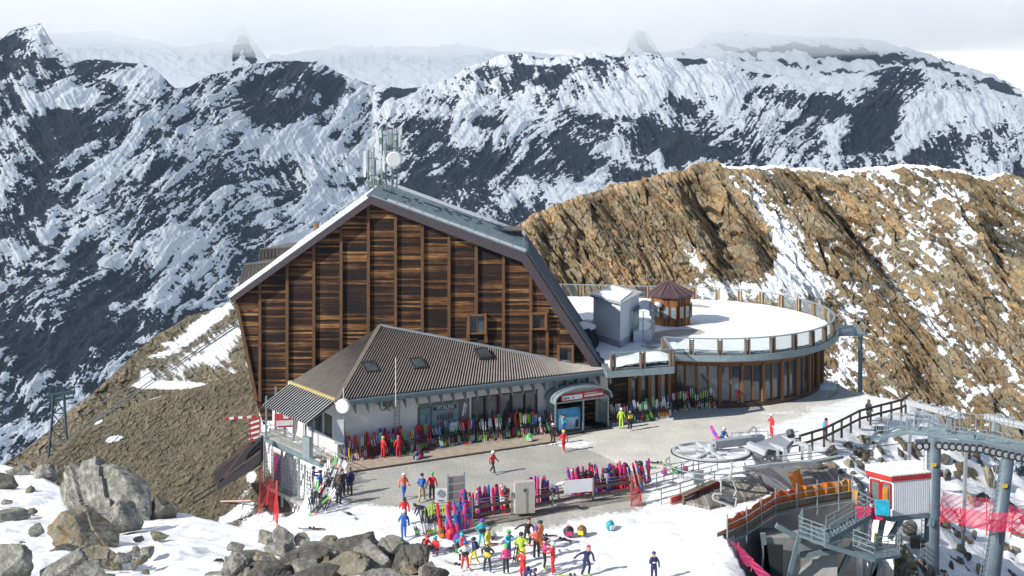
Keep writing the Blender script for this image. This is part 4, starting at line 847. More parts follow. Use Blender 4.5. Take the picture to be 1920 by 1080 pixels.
deckpts = [p + Vector((0, 0, DZ)) for p in arc(DR, 0, 90, R(-111), A1)] + [Vector((x, 129.2 + (17.28 - x) * .14, DZ)) for x in np.arange(16, -2.6, -1.2)]
parapet(deckpts, 2.35, None, lambda p: p.y > 117)
parapet([Vector((8.1, 98.45, DZ)), Vector((13.0, 99.85, DZ))], 2.3, None, lambda p: False)
parapet([Vector((13.0, 99.9, DZ)), Vector((12.95, 104.4, DZ))], 2.2, None, lambda p: False)
# small steel landing on two posts at the far right of the terrace
lp = empty('steel_landing', cp(R(-8), 15.0), 0, 'small grey steel landing on two tall posts at the right end of the round terrace', 'landing')
c0 = cp(R(-14), DR + .3, 4.3); c1 = cp(R(4), DR + .3, 4.3)
mb = MB(); e = Vector((2.6, .4, 0)); mb.solid([c0, c0 + e, c1 + e, c1], [p + Vector((0, 0, .16)) for p in (c0, c0 + e, c1 + e, c1)]); mb.build('platform', BLUEGREY, lp)
for p in (c0 + e * .8, c0 + e * .8 + Vector((.5, 1.2, 0))): MB().box((p.x, p.y, .2), (.2, .2, 8.3)).build('post', BLUEGREY, lp)
mb = MB(); mb.path([c0 + e + Vector((0, 0, z)) for z in (0, 1.0)], .03); mb.path([c0 + Vector((0, 0, 1.0)), c0 + e + Vector((0, 0, 1.0)), c1 + e + Vector((0, 0, 1.0))], .03); mb.path([c1 + e, c1 + e + Vector((0, 0, 1))], .03); mb.build('railing', STEEL, lp)
# ------------------------------------------------------------------ things on the terrace
kc = Vector((15.1, 116.6, 4.8)); kiosk = empty('wooden_kiosk', kc, 0, 'eight sided honey coloured wooden kiosk with plum pyramid roof on the terrace', 'kiosk')
def octo(r, z, n=8, rot=R(12)): return [kc + Vector((r * math.cos(rot + 2 * math.pi * k / n), r * .95 * math.sin(rot + 2 * math.pi * k / n), z)) for k in range(n)]
MB().solid(octo(1.95, 0), octo(2.0, 2.85)).build('wall', HONEY, kiosk)
b_ = octo(2.25, 2.75); t_ = octo(2.25, 2.92); mb = MB(); mb.solid(b_, t_); apx = kc + Vector((-.25, 0, 4.15))
for k in range(8): mb.poly([t_[k], t_[(k + 1) % 8], apx])
rfk = mb.build('roof', pm('plum_sheet_roof', (.095, .055, .065), .5, .15), kiosk)
mb = MB()
for k in range(8): mb.bar(t_[k] + Vector((0, 0, .02)), apx + Vector((0, 0, .04)), .07, .08); m_ = t_[k].lerp(t_[(k + 1) % 8], .5); mb.bar(m_ + Vector((0, 0, .02)), apx + Vector((0, 0, .03)), .04, .06)
mb.build('roof_seam', pm('plum_seam', (.14, .09, .10), .5)).parent = rfk
o1 = octo(2.0, 0)
for k in range(8):
    a, b = o1[k], o1[(k + 1) % 8]
    if ((a + b) / 2).y > kc.y + .4: continue
    n_ = (((a + b) / 2) - kc); n_.z = 0; n_.normalize(); nw = 2
    for j in range(nw):
        f0, f1 = (.10, .46) if j == 0 else (.54, .90); p, q = a.lerp(b, f0), a.lerp(b, f1); mb = MB()
        z0, z1 = .85, 2.0; mb.solid([p + n_ * .06 + Vector((0, 0, z0)), q + n_ * .06 + Vector((0, 0, z0)), q + n_ * .06 + Vector((0, 0, z1)), p + n_ * .06 + Vector((0, 0, z1))], [x + n_ * .03 for x in (p + n_ * .06 + Vector((0, 0, z0)), q + n_ * .06 + Vector((0, 0, z0)), q + n_ * .06 + Vector((0, 0, z1)), p + n_ * .06 + Vector((0, 0, z1)))])
        wn = mb.build('window', glass('pale_pane', (.16, .22, .24)), kiosk); fr = MB()
        for x, y in (((p, p), (z0, z1)), ((q, q), (z0, z1)), ((p, q), (z0, z0)), ((p, q), (z1, z1))): fr.bar(x[0] + n_ * .09 + Vector((0, 0, y[0])), x[1] + n_ * .09 + Vector((0, 0, y[1])), .09, .09)
        fr.build('window_frame', HONEY).parent = wn
vp = kc + Vector((-1.45, -1.75, 2.15)); MB().ball(vp, .42, (1, .8, .75)).build('vent_cowl', LIGHTMETAL, kiosk, True)
# grey plant box with flat lid
T0, T1, T2 = Vector((9.34, 105.8, 4.8)), Vector((7.25, 109.2, 4.8)), Vector((11.45, 110.6, 4.8)); T3 = T1 + T2 - T0
tower = empty('lift_shaft', T0, 0, 'pale grey plastered lift shaft with flat snowy lid on the roof terrace', 'lift shaft')
PALE = pm('pale_grey_plaster', (.62, .65, .68), .85, 0, .05, .8)
MB().prism([T0, T2, T3, T1], 5.5, 8.75).build('wall', PALE, tower)
cc = (T0 + T3) / 2; gr = lambda k: [cc + (p - cc) * k for p in (T0, T2, T3, T1)]
MB().prism(gr(1.012), 4.75, 5.49).build('plinth', pm('mid_grey_plinth', (.33, .34, .36), .8), tower)
MB().prism(gr(1.16), 8.76, 8.92).build('flat_roof', pm('zinc_lid', (.42, .45, .46), .5, .2), tower)
sn = MB().prism([cc + (p - cc) * k for p, k in zip((T0, T2, T3, T1), (1.02, .7, .9, 1.05))], 8.93, 9.0).build('snow_patch', SNOWM, tower)
# glass stair shelter with curved roof beside the shaft
SH = empty('glass_shelter', (12.2, 108.6, 4.8), 0, 'small glazed shelter with curved blue roof beside the grey lift shaft', 'shelter')
q0, q1, q2 = Vector((10.7, 108.0, 4.8)), Vector((12.5, 108.9, 4.8)), Vector((11.3, 112, 4.8)); q3 = q1 + (q2 - q0)
MB().prism([q0, q1, q3, q2], 4.85, 5.9).build('lower_panel', PALE, SH)
mb = MB(); mb.prism([q0 + Vector((.02, .02, 0)), q1 - Vector((.02, -.02, 0)), q3, q2], 5.91, 7.5); mb.build('glazing', CG, SH)
mb = MB()
for k in range(8):
    f0, f1 = k / 8, (k + 1) / 8; z = lambda f: 7.5 + .85 * math.sin(math.pi * (f * .75 + .22)) - .55
    a, b = q0.lerp(q1 + Vector((.35, .1, 0)), f0), q0.lerp(q1 + Vector((.35, .1, 0)), f1); c_ = q2 - q0
    mb.solid([Vector((a.x, a.y, z(f0))), Vector((b.x, b.y, z(f1))), Vector((b.x + c_.x, b.y + c_.y, z(f1))), Vector((a.x + c_.x, a.y + c_.y, z(f0)))], [Vector((a.x, a.y, z(f0) + .05)), Vector((b.x, b.y, z(f1) + .05)), Vector((b.x + c_.x, b.y + c_.y, z(f1) + .05)), Vector((a.x + c_.x, a.y + c_.y, z(f0) + .05))])
mb.build('curved_roof', pm('blue_polycarbonate', (.10, .17, .26), .3), SH)
for p in (q0, q1, (q0 + q1) / 2, q3): MB().box((p.x, p.y, 6.2), (.07, .07, 2.7)).build('frame_post', STEEL, SH)
# barrel skylight left of the shaft
bs = Vector((6.6, 112.5, 4.8)); BSK = empty('barrel_skylight', bs, 0, 'low curved barrel skylight in the snow left of the grey lift shaft', 'skylight')
mb = MB(); n = 10
for k in range(n):
    a, b = math.pi * k / n, math.pi * (k + 1) / n; P_ = lambda t, y: bs + Vector((-.2, 0, .1)) + Vector((1.7 * math.sin(0) + y, -1.0 * math.cos(t), 1.15 * math.sin(t)))
    mb.solid([P_(a, -1.6), P_(b, -1.6), P_(b, 1.7), P_(a, 1.7)], [bs + (P_(t, y) - bs) * .94 for t, y in ((a, -1.6), (b, -1.6), (b, 1.7), (a, 1.7))])
mb.build('curved_glazing', pm('milky_glazing', (.34, .42, .42), .3), BSK); mb = MB()
for y in np.linspace(-1.6, 1.7, 6):
    for k in range(n): a, b = math.pi * k / n, math.pi * (k + 1) / n; mb.bar(P_(a, y), P_(b, y), .06)
mb.build('rib', STEEL, BSK)
# dark sloping stair hood against the lodge roof
hd = empty('stair_hood', W(1095, 640, 106), 0, 'dark ribbed stair hood with rounded snow cap beside the lodge roof', 'stair hood')
a, b, c, d = W(1076, 618, 106), W(1105, 616, 106), W(1119, 664, 105), W(1100, 650, 105); mb = MB(); e = Vector((.5, 2.6, 0))
mb.solid([a, b, c, d], [p + e for p in (a, b, c, d)]); mb.build('ribbed_side', pm('black_ribbed_sheet', (.022, .022, .026), .5), hd)
mb = MB()
for k in range(6): mb.bar(a.lerp(b, k / 5) - Vector((0, .05, 0)), d.lerp(c, k / 5) - Vector((0, .05, 0)), .06)
mb.build('rib', pm('black_rib', (.05, .05, .055), .5), hd)
MB().ball(W(1092, 612, 107), 1.0, (1.25, 1.1, .38)).build('snow_cap', SNOWM, hd, True)
# ------------------------------------------------------------------ chairlift top station
LD = 83.5
st = empty('chairlift_station', G(1470, 925), 0, 'grey steel chairlift return station with large horizontal bullwheel', 'chairlift station')
PGREY = pm('lift_grey_paint', (.34, .365, .39), .5, .1, .12, 1.5); LGREY = pm('light_lift_paint', (.50, .53, .55), .45, .1, .1)
bwc = W(1333, 847, LD); tilt = Matrix.Rotation(R(-3.5), 4, 'X')
BM = Matrix.Translation(bwc) @ tilt; RB = 2.75
def ring(mb, r0, r1, z0, z1, n=64):
    P = lambda r, k, z: BM @ Vector((r * math.cos(2 * math.pi * k / n), r * math.sin(2 * math.pi * k / n), z))
    for k in range(n): mb.solid([P(r0, k, z0), P(r1, k, z0), P(r1, k + 1, z0), P(r0, k + 1, z0)], [P(r0, k, z1), P(r1, k, z1), P(r1, k + 1, z1), P(r0, k + 1, z1)])
mb = MB(); ring(mb, 2.45, 2.62, -.09, .09); wheel = mb.build('bullwheel', LGREY, st)
mb = MB(); ring(mb, 1.0, 1.12, -.05, .05, 40); mb.build('inner_ring', LGREY).parent = wheel
mb = MB(); ring(mb, 2.63, 2.72, -.07, .0); mb.build('rubber_rim', pm('rubber_liner', (.05, .055, .06), .6)).parent = wheel
for k in range(8):
    a = 2 * math.pi * (k + .3) / 8; p, q = BM @ Vector((.35 * math.cos(a), .35 * math.sin(a), 0)), BM @ Vector((2.5 * math.cos(a), 2.5 * math.sin(a), 0)); sp_ = MB().bar(p, q, .16, .22).build('spoke', LGREY); sp_.parent = wheel
mb = MB(); mb.tube(BM @ Vector((0, 0, -.35)), BM @ Vector((0, 0, .35)), .42, n=20); mb.tube(BM @ Vector((0, 0, .35)), BM @ Vector((0, 0, .55)), .22, n=16); mb.build('hub', LGREY).parent = wheel
# main column and cross arms
cb, ct = G(1476, 915), W(1447, 835, LD + .2)
mb = MB(); a = [(-1.15, -.65), (1.25, -.65), (1.25, .65), (-1.15, .65)]
mb.solid([cb + Vector((x * 1.15, y, -.2)) for x, y in a], [Vector((ct.x, ct.y, 2.75)) + Vector((x * .95 - .4, y, 0)) for x, y in a]); mb.build('column', PGREY, st)
hz = 3.05
hub = BM @ Vector((0, 0, .5))
MB().bar(hub + Vector((.2, 0, 0)), W(1430, 822, LD + 1.5), .55, .5).build('main_beam', PGREY, st)
fr = [W(1424, 818, LD + 2), W(1472, 815, LD + 2.2), W(1475, 848, LD - 1.6), W(1412, 829, LD - .2)]
mb = MB(); mb.solid([W(1412, 836, LD), W(1470, 815, LD + 3), W(1492, 818, LD + 3), W(1480, 850, LD - 1)], [p + Vector((0, 0, .14)) for p in (W(1412, 836, LD), W(1470, 815, LD + 3), W(1492, 818, LD + 3), W(1480, 850, LD - 1))]); mb.build('service_deck', PGREY, st)
def polybar(name, pts, w_, mat=LGREY, h_=None):
    mb = MB()
    for a, b in zip(pts, pts[1:]): mb.bar(a, b, w_, h_)
    return mb.build(name, mat, st)
polybar('gantry', [W(1419, 826, LD + 2.2), W(1472, 843, LD - 1.4), W(1472, 871, LD - 1.4)], .26)
polybar('gantry', [W(1466, 819, LD + 2.5), W(1518, 838, LD - 1), W(1518, 866, LD - 1)], .26)
polybar('gantry_strut', [W(1458, 842, LD - 1), W(1458, 862, LD - 1)], .16); polybar('gantry_strut', [W(1504, 836, LD - .5), W(1504, 862, LD - .5)], .16)
polybar('gantry_strut', [W(1474, 843, LD - 1.3), W(1487, 828, LD)], .14, pm('dark_lift_steel', (.07, .08, .09), .5))
polybar('guide_rail', [W(1395, 879, LD - 2.3), W(1440, 872, LD - 2), W(1530, 866, LD - 1), W(1578, 856, LD)], .32, PGREY, .2)
polybar('guide_rail', [W(1396, 885, LD - 2.3), W(1396, 875, LD - 2.3)], .2)
MB().bar(W(1402, 833, LD), W(1437, 849, LD - .8), .42, .40).build('hydraulic_cylinder', LGREY, st)
for (x, y) in ((1434, 860), (1448, 858)):
    c = W(x, y, LD - 1.2); mb = MB(); mb.tube(c - Vector((0, .08, 0)), c + Vector((0, .08, 0)), .19, n=18); sh = mb.build('sheave', pm('rubber_liner', (0, 0, 0)), st)
    MB().tube(c - Vector((0, .1, 0)), c + Vector((0, .1, 0)), .1, n=12).build('sheave_hub', LGREY).parent = sh
MB().tube(W(1483, 818, LD), W(1483, 813, LD) + Vector((.0, .3, .1)), .26, n=14).build('motor', pm('dark_lift_steel', (0, 0, 0)), st)
mb = MB(); p = [W(1417, 812, LD + 1), W(1400, 812, LD + 1), W(1413, 800, LD + 1), W(1418, 803, LD + 1), W(1418, 818, LD + 1)]
mb.bar(p[1], p[2], .35, .06); mb.path(p[2:], .04); mb.path([W(1385, 818, LD + 2), W(1386, 810, LD + 2)], .03)
for k in range(5): x = 1372 + k * 17; mb.path([W(x, 822 - k * .5, LD + 2.5), W(x, 810 - k * .5, LD + 2.5)], .03)
mb.path([W(1372, 812, LD + 2.5), W(1440, 808, LD + 2.5)], .03); mb.build('ladder_rail', STEEL, st)
# orange crash mat hung on the column
mb = MB(); q = [W(1478, 893, LD - 1.8), W(1497, 880, LD - 1.2), W(1512, 919, LD - 1.2), W(1491, 924, LD - 1.9)]; mb.solid(q, [p + Vector((.1, .25, 0)) for p in q])
om = mb.build('crash_mat', pm('orange_pad', (.75, .21, .03), .7, 0, .25, 2)); om.location = (0, 0, 0); tag(om, 'orange padded mat hanging on the grey chairlift column', 'crash mat')
# guide loop of rail under the wheel
lpz = [BM @ Vector((3.05 * math.cos(R(t)), 3.05 * math.sin(R(t)), -.75)) for t in range(150, 362, 8)]
mb = MB(); mb.path(lpz, .05); mb.path([p + Vector((.0, 0, -.35)) for p in lpz[2:]], .04)
for k in (6, 14, 20): mb.tube(lpz[k], lpz[k] * 1 + Vector((0, .6, .4)), .04)
mb.build('chair_guide_rail', STEEL, st)
# haul rope
rope = MB(); ea = BM @ Vector((.3, -2.7, -.05)); eb = BM @ Vector((.3, 2.7, -.05)); PYD = 79.0
pa = W(1742, 826, PYD); pb = W(1742, 818, PYD + 4.5)
rope.path([ea, pa], .03); rope.path([BM @ Vector((.3, -2.7, -.5)), W(1700, 830, 79)], .02)
o = rope.build('haul_rope', pm('steel_rope', (.12, .13, .14), .4, .5)); tag(o, 'steel haul rope running from the bullwheel to the near pylon', 'cable')
# the chair
ch = empty('lift_chair', W(1450, 945, 78.5), 0, 'grey empty chairlift chair hanging under the bullwheel', 'lift chair')
C = lambda x, y, d=78.5: W(x, y, d)
mb = MB()
for i in range(2):
    q = [C(1352 + i * 13.5, 932 + i * 6), C(1364 + i * 13.5, 938 + i * 6), C(1366 + i * 13.5, 926 + i * 6 - 2), C(1354 + i * 13.5, 920 + i * 6 - 2)]; mb.solid(q, [p + Vector((0, .06, 0)) for p in q])
mb.build('backrest', pm('dark_seat', (.10, .11, .12), .6), ch)
mb = MB(); q = [C(1344, 940), C(1374, 952), C(1382, 948, 79), C(1352, 934, 79)]; mb.solid(q, [p + Vector((0, 0, .06)) for p in q]); mb.build('seat', pm('dark_seat', (0, 0, 0)), ch)
mb = MB(); mb.path([C(1336, 930), C(1340, 925), C(1354, 926)], .05); mb.path([C(1336, 930), C(1338, 937), C(1374, 950)], .06); mb.path([C(1378, 951), C(1381, 934), C(1375, 933)], .05)
mb.path([C(1352, 922), C(1352, 904), C(1350, 895)], .05); mb.path([C(1376, 930), C(1381, 920), C(1375, 903), C(1362, 893)], .05)
mb.path([C(1350, 898), C(1362, 896), C(1368, 900), C(1372, 890)], .06); mb.path([C(1366, 898), C(1372, 880), C(1371, 866)], .07); mb.build('hanger', LGREY, ch)
# timber boarding decks under the station
DECKW = boards('deck_planks', 'X', .22, [(.3, (.12, .11, .095)), (.5, (.24, .22, .19)), (.7, (.36, .335, .295))], (5, .8, 5))
def ground_poly(name, px, z, mat, th=.12, label=None, cat=None, kind=None):
    p = [G(x, y, z) for x, y in px]; o = MB().prism(p, z - th, z).build(name, mat); return tag(o, label, cat, None, kind)
ground_poly('boarding_deck', [(1277, 938), (1330, 950), (1395, 935), (1440, 925), (1430, 892), (1370, 895)], .22, DECKW, .25, 'weathered plank boarding deck left of the chairlift column', 'deck')
ground_poly('boarding_deck', [(1450, 932), (1532, 922), (1618, 906), (1605, 894), (1540, 868), (1470, 872), (1400, 880), (1400, 900)], .12, DECKW, .15, 'weathered plank deck behind and right of the chairlift column', 'deck')
mb = MB(); mb.bar(G(1398, 935, .3), G(1282, 934, .4), .1, .3) if False else None
bn = MB(); a, b = G(1281, 945, .0), G(1340, 918, .0); up = Vector((0, 0, .6)); bn.bar(a + up, b + up, .5, .06)
for p in (a, b, a.lerp(b, .5)): bn.box(p + Vector((0, 0, .28)), (.1, .4, .56))
tag(bn.build('bench', GREYWOOD), 'low grey plank bench at the edge of the boarding deck', 'bench')

# ------------------------------------------------------------------ lift pylons with roller trains
def pylon(base, top, w0, w1, label, ladder_side):
    py = empty('lift_pylon', base, 0, label, 'pylon', 'grey lift pylons on the right slope')
    mb = MB(); n = 10; mb.tube(base, top, w0, w1, n); mb.build('shaft', pm('pylon_blue_grey', (.13, .17, .21), .5, .1, .25, 1.0), py, True)
    mb = MB(); d = Vector((ladder_side * .12, -.1, 0)); s = Vector((ladder_side, -.35, 0)).normalized()
    a0, b0 = base + s * (w0 + .12), top + s * (w1 + .12); r_ = Vector((.17, -.05, 0)) 
    mb.tube(a0 - r_, b0 - r_, .025, n=5); mb.tube(a0 + r_, b0 + r_, .025, n=5); L_ = (b0 - a0).length
    for k in range(int(L_ / .3)): p = a0.lerp(b0, k * .3 / L_); mb.tube(p - r_, p + r_, .018, n=4)
    mb.build('ladder', STEEL, py)
    q = base.lerp(top, .88) + Vector((ladder_side * w1 * .4, -w1 - .1, 0)); MB().box(q, (.3, .04, .22)).build('number_plate', pm('yellow_plate', (.75, .5, .03), .5), py)
    return py
def rollers(p0, p1, n, py, name='roller_train', dz=0):
    mb = MB(); mb.bar(p0, p1, .12, .34); bt = mb.build(name, pm('pylon_blue_grey', (0, 0, 0)), py)
    for k in range(n):
        c = p0.lerp(p1, (k + .5) / n) + Vector((0, -.18, -.22 + dz)); q = MB(); q.tube(c - Vector((0, .07, 0)), c + Vector((0, .07, 0)), .27, n=18); w_ = q.build('roller', pm('rubber_liner', (0, 0, 0))); w_.parent = bt
        q = MB(); q.tube(c - Vector((0, .09, 0)), c + Vector((0, .09, 0)), .15, n=12); q.build('roller_hub', LGREY).parent = bt
# near pylon (column 1745), far pylon (column 1885)
PD1, PD2 = 79.0, 74.0
b1, t1 = W(1742, 1210, PD1), W(1752, 820, PD1); p1_ = pylon(b1, t1, .55, .42, 'grey steel lift pylon standing behind the operator cabin', -1)
b2, t2 = W(1838, 1230, PD2), W(1889, 862, PD2); p2_ = pylon(b2, t2, .60, .38, 'leaning grey lift pylon near the right edge with a red net across it', -1)
rollers(W(1716, 829, PD1), W(1752, 827, PD1), 3, p1_); rollers(W(1752, 827, PD1 - .2), W(1842, 834, 76.5), 7, p1_)
rollers(W(1842, 835, 76.5), W(1938, 856, PD2), 8, p2_); 
MB().bar(W(1746, 818, PD1 + .3), W(1828, 818, 77.5), .3, .24).build('walkway_beam', BLUEGREY, p1_)
# steel maze of barriers and portal frames on the right bank
def portal(label, x0, y0, x1, y1, legs, D0, D1, grp='portal frames over the lift queue'):
    pf = empty('portal_frame', W(legs[0][0], legs[0][2], D0), 0, label, 'steel frame')
    MB().bar(W(x0, y0, D0), W(x1, y1, D1), .42, .36).build('crossbeam', LGREY, pf)
    for lx, ly, ly2 in legs: f = (lx - x0) / (x1 - x0); D = D0 + (D1 - D0) * f; MB().bar(W(lx, ly, D), W(lx - 5, ly2, D), .34, .3, (0, 1, 0)).build('leg', PGREY, pf)
    for k in range(3): f = .25 + .25 * k; p = W(x0, y0, D0).lerp(W(x1, y1, D1), f) + Vector((0, 0, .3)); MB().tube(p - Vector((.15, 0, 0)), p + Vector((.15, 0, 0)), .12, n=10).build('lamp_box', PGREY, pf)
    return pf
portal('long grey steel portal beam on two legs over the queue maze', 1703, 754, 1800, 780, [(1722, 762, 800), (1782, 776, 820)], 92, 84)
portal('grey steel portal beam running out of the picture at the right', 1850, 781, 1950, 806, [(1868, 788, 830), (1935, 804, 850)], 84, 78)
MAZE = pm('bright_galvanised_tube', (.36, .44, .46), .4, .4)
def barrier(label, a, b, n, hgt=1.1, name='crowd_barrier', mat=MAZE, cat='barrier', grp='tube barriers on the right bank'):
    mb = MB(); h_ = Vector((0, 0, hgt)); mb.path([a, a + h_, b + h_, b], .032); mb.path([a + Vector((0, 0, .15)), b + Vector((0, 0, .15))], .025)
    for k in range(1, n): p = a.lerp(b, k / n); mb.path([p + Vector((0, 0, .15)), p + h_], .016, n=4)
    return tag(mb.build(name, mat), label, cat, grp)
rb = random.Random(4)
mz = [(1643, 812, 1664, 810, 94, 'first'), (1666, 806, 1690, 803, 94, 'second'), (1688, 812, 1702, 803, 93, 'third'), (1700, 812, 1740, 818, 88, 'fourth'), (1706, 800, 1750, 806, 90, 'fifth'), (1742, 808, 1790, 812, 86, 'sixth'), (1760, 800, 1800, 806, 85, 'seventh'), (1790, 812, 1830, 818, 83, 'eighth'), (1800, 806, 1850, 812, 82, 'ninth'), (1830, 815, 1880, 826, 80, 'tenth'), (1856, 810, 1900, 822, 79, 'eleventh'), (1880, 826, 1930, 838, 77, 'twelfth')]
for x0, y0, x1, y1, D, od in mz: barrier('tube barrier in the queue maze above the pylons, %s from the fence corner' % od, W(x0, y0, D), W(x1, y1, D - 1), 5, 1.15, 'queue_barrier')
mp_ = [(1636, 824), (1700, 812), (1760, 816), (1838, 826), (1950, 852), (1950, 835), (1850, 812), (1760, 800), (1700, 800)]
mb = MB(); dd = [93, 92, 87, 81, 75, 77, 83, 88, 93]; q = [W(x, y, d) for (x, y), d in zip(mp_, dd)]; mb.solid([p + Vector((0, 0, -.12)) for p in q], q); tag(mb.build('grating_walkway', BLUEGREY), 'blue grey grating walkway carrying the queue maze on the right bank', 'walkway')
mb = MB()
for (x, y, d) in ((1706, 812, 91), (1812, 824, 83)):
    p = W(x, y, d); mb.bar(p - Vector((0, 0, .1)), p - Vector((.3, 0, 9)), .2, .2, (0, 1, 0))
tag(mb.build('walkway_trestle', PGREY), 'grey steel trestle legs holding up the grating walkway', 'trestle')
# ------------------------------------------------------------------ operator cabin on its platform
CD = 78.0
cf = W(1674, 969, CD); e1 = (W(1762, 962, CD + .9) - cf); e1.z = 0; e2 = W(1630, 945, CD + 1.2) - cf; e2.z = 0
cabin = empty('operator_cabin', cf, 0, 'white operator cabin with red trim and white ribbed roof on a steel platform', 'cabin')
zb = cf.z; hc = 2.55
CW = pm('white_ribbed_sheet', (.84, .86, .88), .5, 0, .05); CR = pm('signal_red_trim', (.50, .045, .04), .5)
mb = MB(); base = [cf, cf + e1, cf + e1 + e2, cf + e2]; mb.prism([(p.x, p.y) for p in base], zb, zb + hc); mb.build('wall', CW, cabin)
mb = MB(); n1 = Vector((e1.y, -e1.x, 0)).normalized()
for k in range(26): p = cf + e1 * ((k + .5) / 26) + n1 * .012; mb.bar(p + Vector((0, 0, .05)), p + Vector((0, 0, hc - .35)), .025, .05, (0, 1, 0))
mb.build('wall_rib', CW, cabin)
ctr = (cf * 2 + e1 + e2) / 2
def ex(p, k): v = Vector((p.x - ctr.x, p.y - ctr.y, 0)) * k; return Vector((ctr.x + v.x, ctr.y + v.y, 0))
mb = MB(); mb.prism([ex(p, 1.10) for p in base], zb + hc - .30, zb + hc + .02); mb.build('roof_trim', CR, cabin)
rr = [ex(p, 1.12) for p in base]; hi = [.06, .06, .42, .42]
mb = MB(); mb.solid([Vector((p.x, p.y, zb + hc + .03)) for p in rr], [Vector((p.x, p.y, zb + hc + .1 + .3 * (i > 1))) for i, p in enumerate(rr)]); rfo = mb.build('roof', pm('white_roof_sheet', (.78, .76, .72), .5, 0, .06), cabin)
mb = MB()
for k in range(13): a = rr[0].lerp(rr[1], (k + .5) / 13); b = rr[3].lerp(rr[2], (k + .5) / 13); mb.bar(Vector((a.x, a.y, zb + hc + .12)), Vector((b.x, b.y, zb + hc + .42)), .06, .05)
mb.build('roof_rib', pm('white_roof_sheet', (0, 0, 0))).parent = rfo
n2 = Vector((-e2.y, e2.x, 0)).normalized(); n2 = n2 if n2.x < 0 else -n2
for f0, f1 in ((.08, .44), (.54, .92)):
    a, b = cf + e2 * f0, cf + e2 * f1; z0, z1 = .55, 2.05; mb = MB()
    mb.solid([a + n2 * .03 + Vector((0, 0, z0)), b + n2 * .03 + Vector((0, 0, z0)), b + n2 * .03 + Vector((0, 0, z1)), a + n2 * .03 + Vector((0, 0, z1))], [x + n2 * .02 for x in (a + n2 * .03 + Vector((0, 0, z0)), b + n2 * .03 + Vector((0, 0, z0)), b + n2 * .03 + Vector((0, 0, z1)), a + n2 * .03 + Vector((0, 0, z1)))]); wn = mb.build('window', glass('cabin_pane', (.10, .12, .12)), cabin)
    mb = MB()
    for s_, e_ in (((a, z0), (b, z0)), ((a, z1), (b, z1)), ((a, z0), (a, z1)), ((b, z0), (b, z1))): mb.bar(s_[0] + n2 * .06 + Vector((0, 0, s_[1])), e_[0] + n2 * .06 + Vector((0, 0, e_[1])), .11, .11)
    mb.build('window_frame', CR).parent = wn
# platform, stairs and railings
pl = empty('steel_platform', cf, 0, 'blue grey steel platform with braced legs under the operator cabin', 'platform')
MB().prism([ex(p, k) for p, k in zip(base, (1.12, 1.1, 1.1, 1.3))], zb - .28, zb - .02).build('deck', BLUEGREY, pl)
for (x0, y0, x1, y1) in ((1690, 972, 1668, 1010), (1655, 975, 1636, 1085), (1748, 972, 1745, 985), (1610, 1000, 1570, 1085), (1540, 1010, 1500, 1090), (1652, 1050, 1632, 1090)):
    MB().bar(W(x0, y0, CD + .5), W(x1, y1, CD + .5), .3, .3, (0, 1, 0)).build('leg', BLUEGREY, pl)
def railing(name, pts, parent, hgt=1.05, nr=3, post=1.0, r=.03, mat=None, own=None):
    mb = MB()
    for a, b in zip(pts, pts[1:]):
        L_ = (b - a).length; n = max(1, round(L_ / post))
        for k in range(n + 1): p = a.lerp(b, k / n); mb.tube(p, p + Vector((0, 0, hgt)), r * 1.1, n=6)
        for j in range(nr): z = Vector((0, 0, hgt * (j + 1) / nr)); mb.tube(a + z, b + z, r, n=6)
    return mb.build(name, mat or MAZE, parent)
def stair(name, a, b, w_, n, parent):
    """treads and two stringers from a to b, w_ a sideways vector"""
    mb = MB()
    for k in range(n + 1): p = a.lerp(b, k / n); mb.solid([p, p + w_, p + w_ + (b - a) * .45 / n, p + (b - a) * .45 / n], [x + Vector((0, 0, .05)) for x in (p, p + w_, p + w_ + (b - a) * .45 / n, p + (b - a) * .45 / n)])
    mb.bar(a, b, .06, .3); mb.bar(a + w_, b + w_, .06, .3); return mb.build(name, BLUEGREY, parent)
sa = empty('steel_staircase', W(1545, 1015, 76), 0, 'galvanised open stair and landing leading up to the operator cabin', 'staircase')
la = [W(1498, 1002, 76), W(1546, 1020, 75), W(1580, 1012, 75.5), W(1560, 990, 78), W(1505, 985, 79)]
mb = MB(); mb.solid([p - Vector((0, 0, .15)) for p in la], la); mb.build('landing', BLUEGREY, sa)
railing('railing', [la[4], la[0], la[1]], sa, 1.1, 4); 
s0, s1 = W(1556, 1014, 75.2), W(1638, 966, 77.6); sv = Vector((.1, 1.3, 0)); stair('flight', s0, s1, sv, 14, sa)
railing('railing', [s0, s1], sa, 1.0, 3, .9); railing('railing', [s0 + sv, s1 + sv], sa, 1.0, 3, .9)
railing('railing', [W(1601, 945, 80.5), W(1640, 968, 77.5)], sa, 1.0, 3); 
lb = [W(1600, 1032, 76), W(1640, 1048, 75), W(1690, 1041, 76), W(1680, 1020, 79), W(1620, 1015, 80)]
mb = MB(); mb.solid([p - Vector((0, 0, .15)) for p in lb], lb); mb.build('landing', BLUEGREY, sa); railing('railing', [lb[0], lb[1], lb[2], lb[3]], sa, 1.3, 4, 1.2)
mb = MB(); mb.bar(W(1500, 1040, 77), W(1600, 1030, 77), .3, .3); mb.build('support_beam', BLUEGREY, sa); MB().bar(W(1546, 1022, 75), W(1640, 1050, 75), .2, .25).build('support_beam', BLUEGREY, sa); MB().bar(W(1500, 1000, 76.5), W(1478, 1085, 77), .26, .26, (0, 1, 0)).build('leg', BLUEGREY, sa)
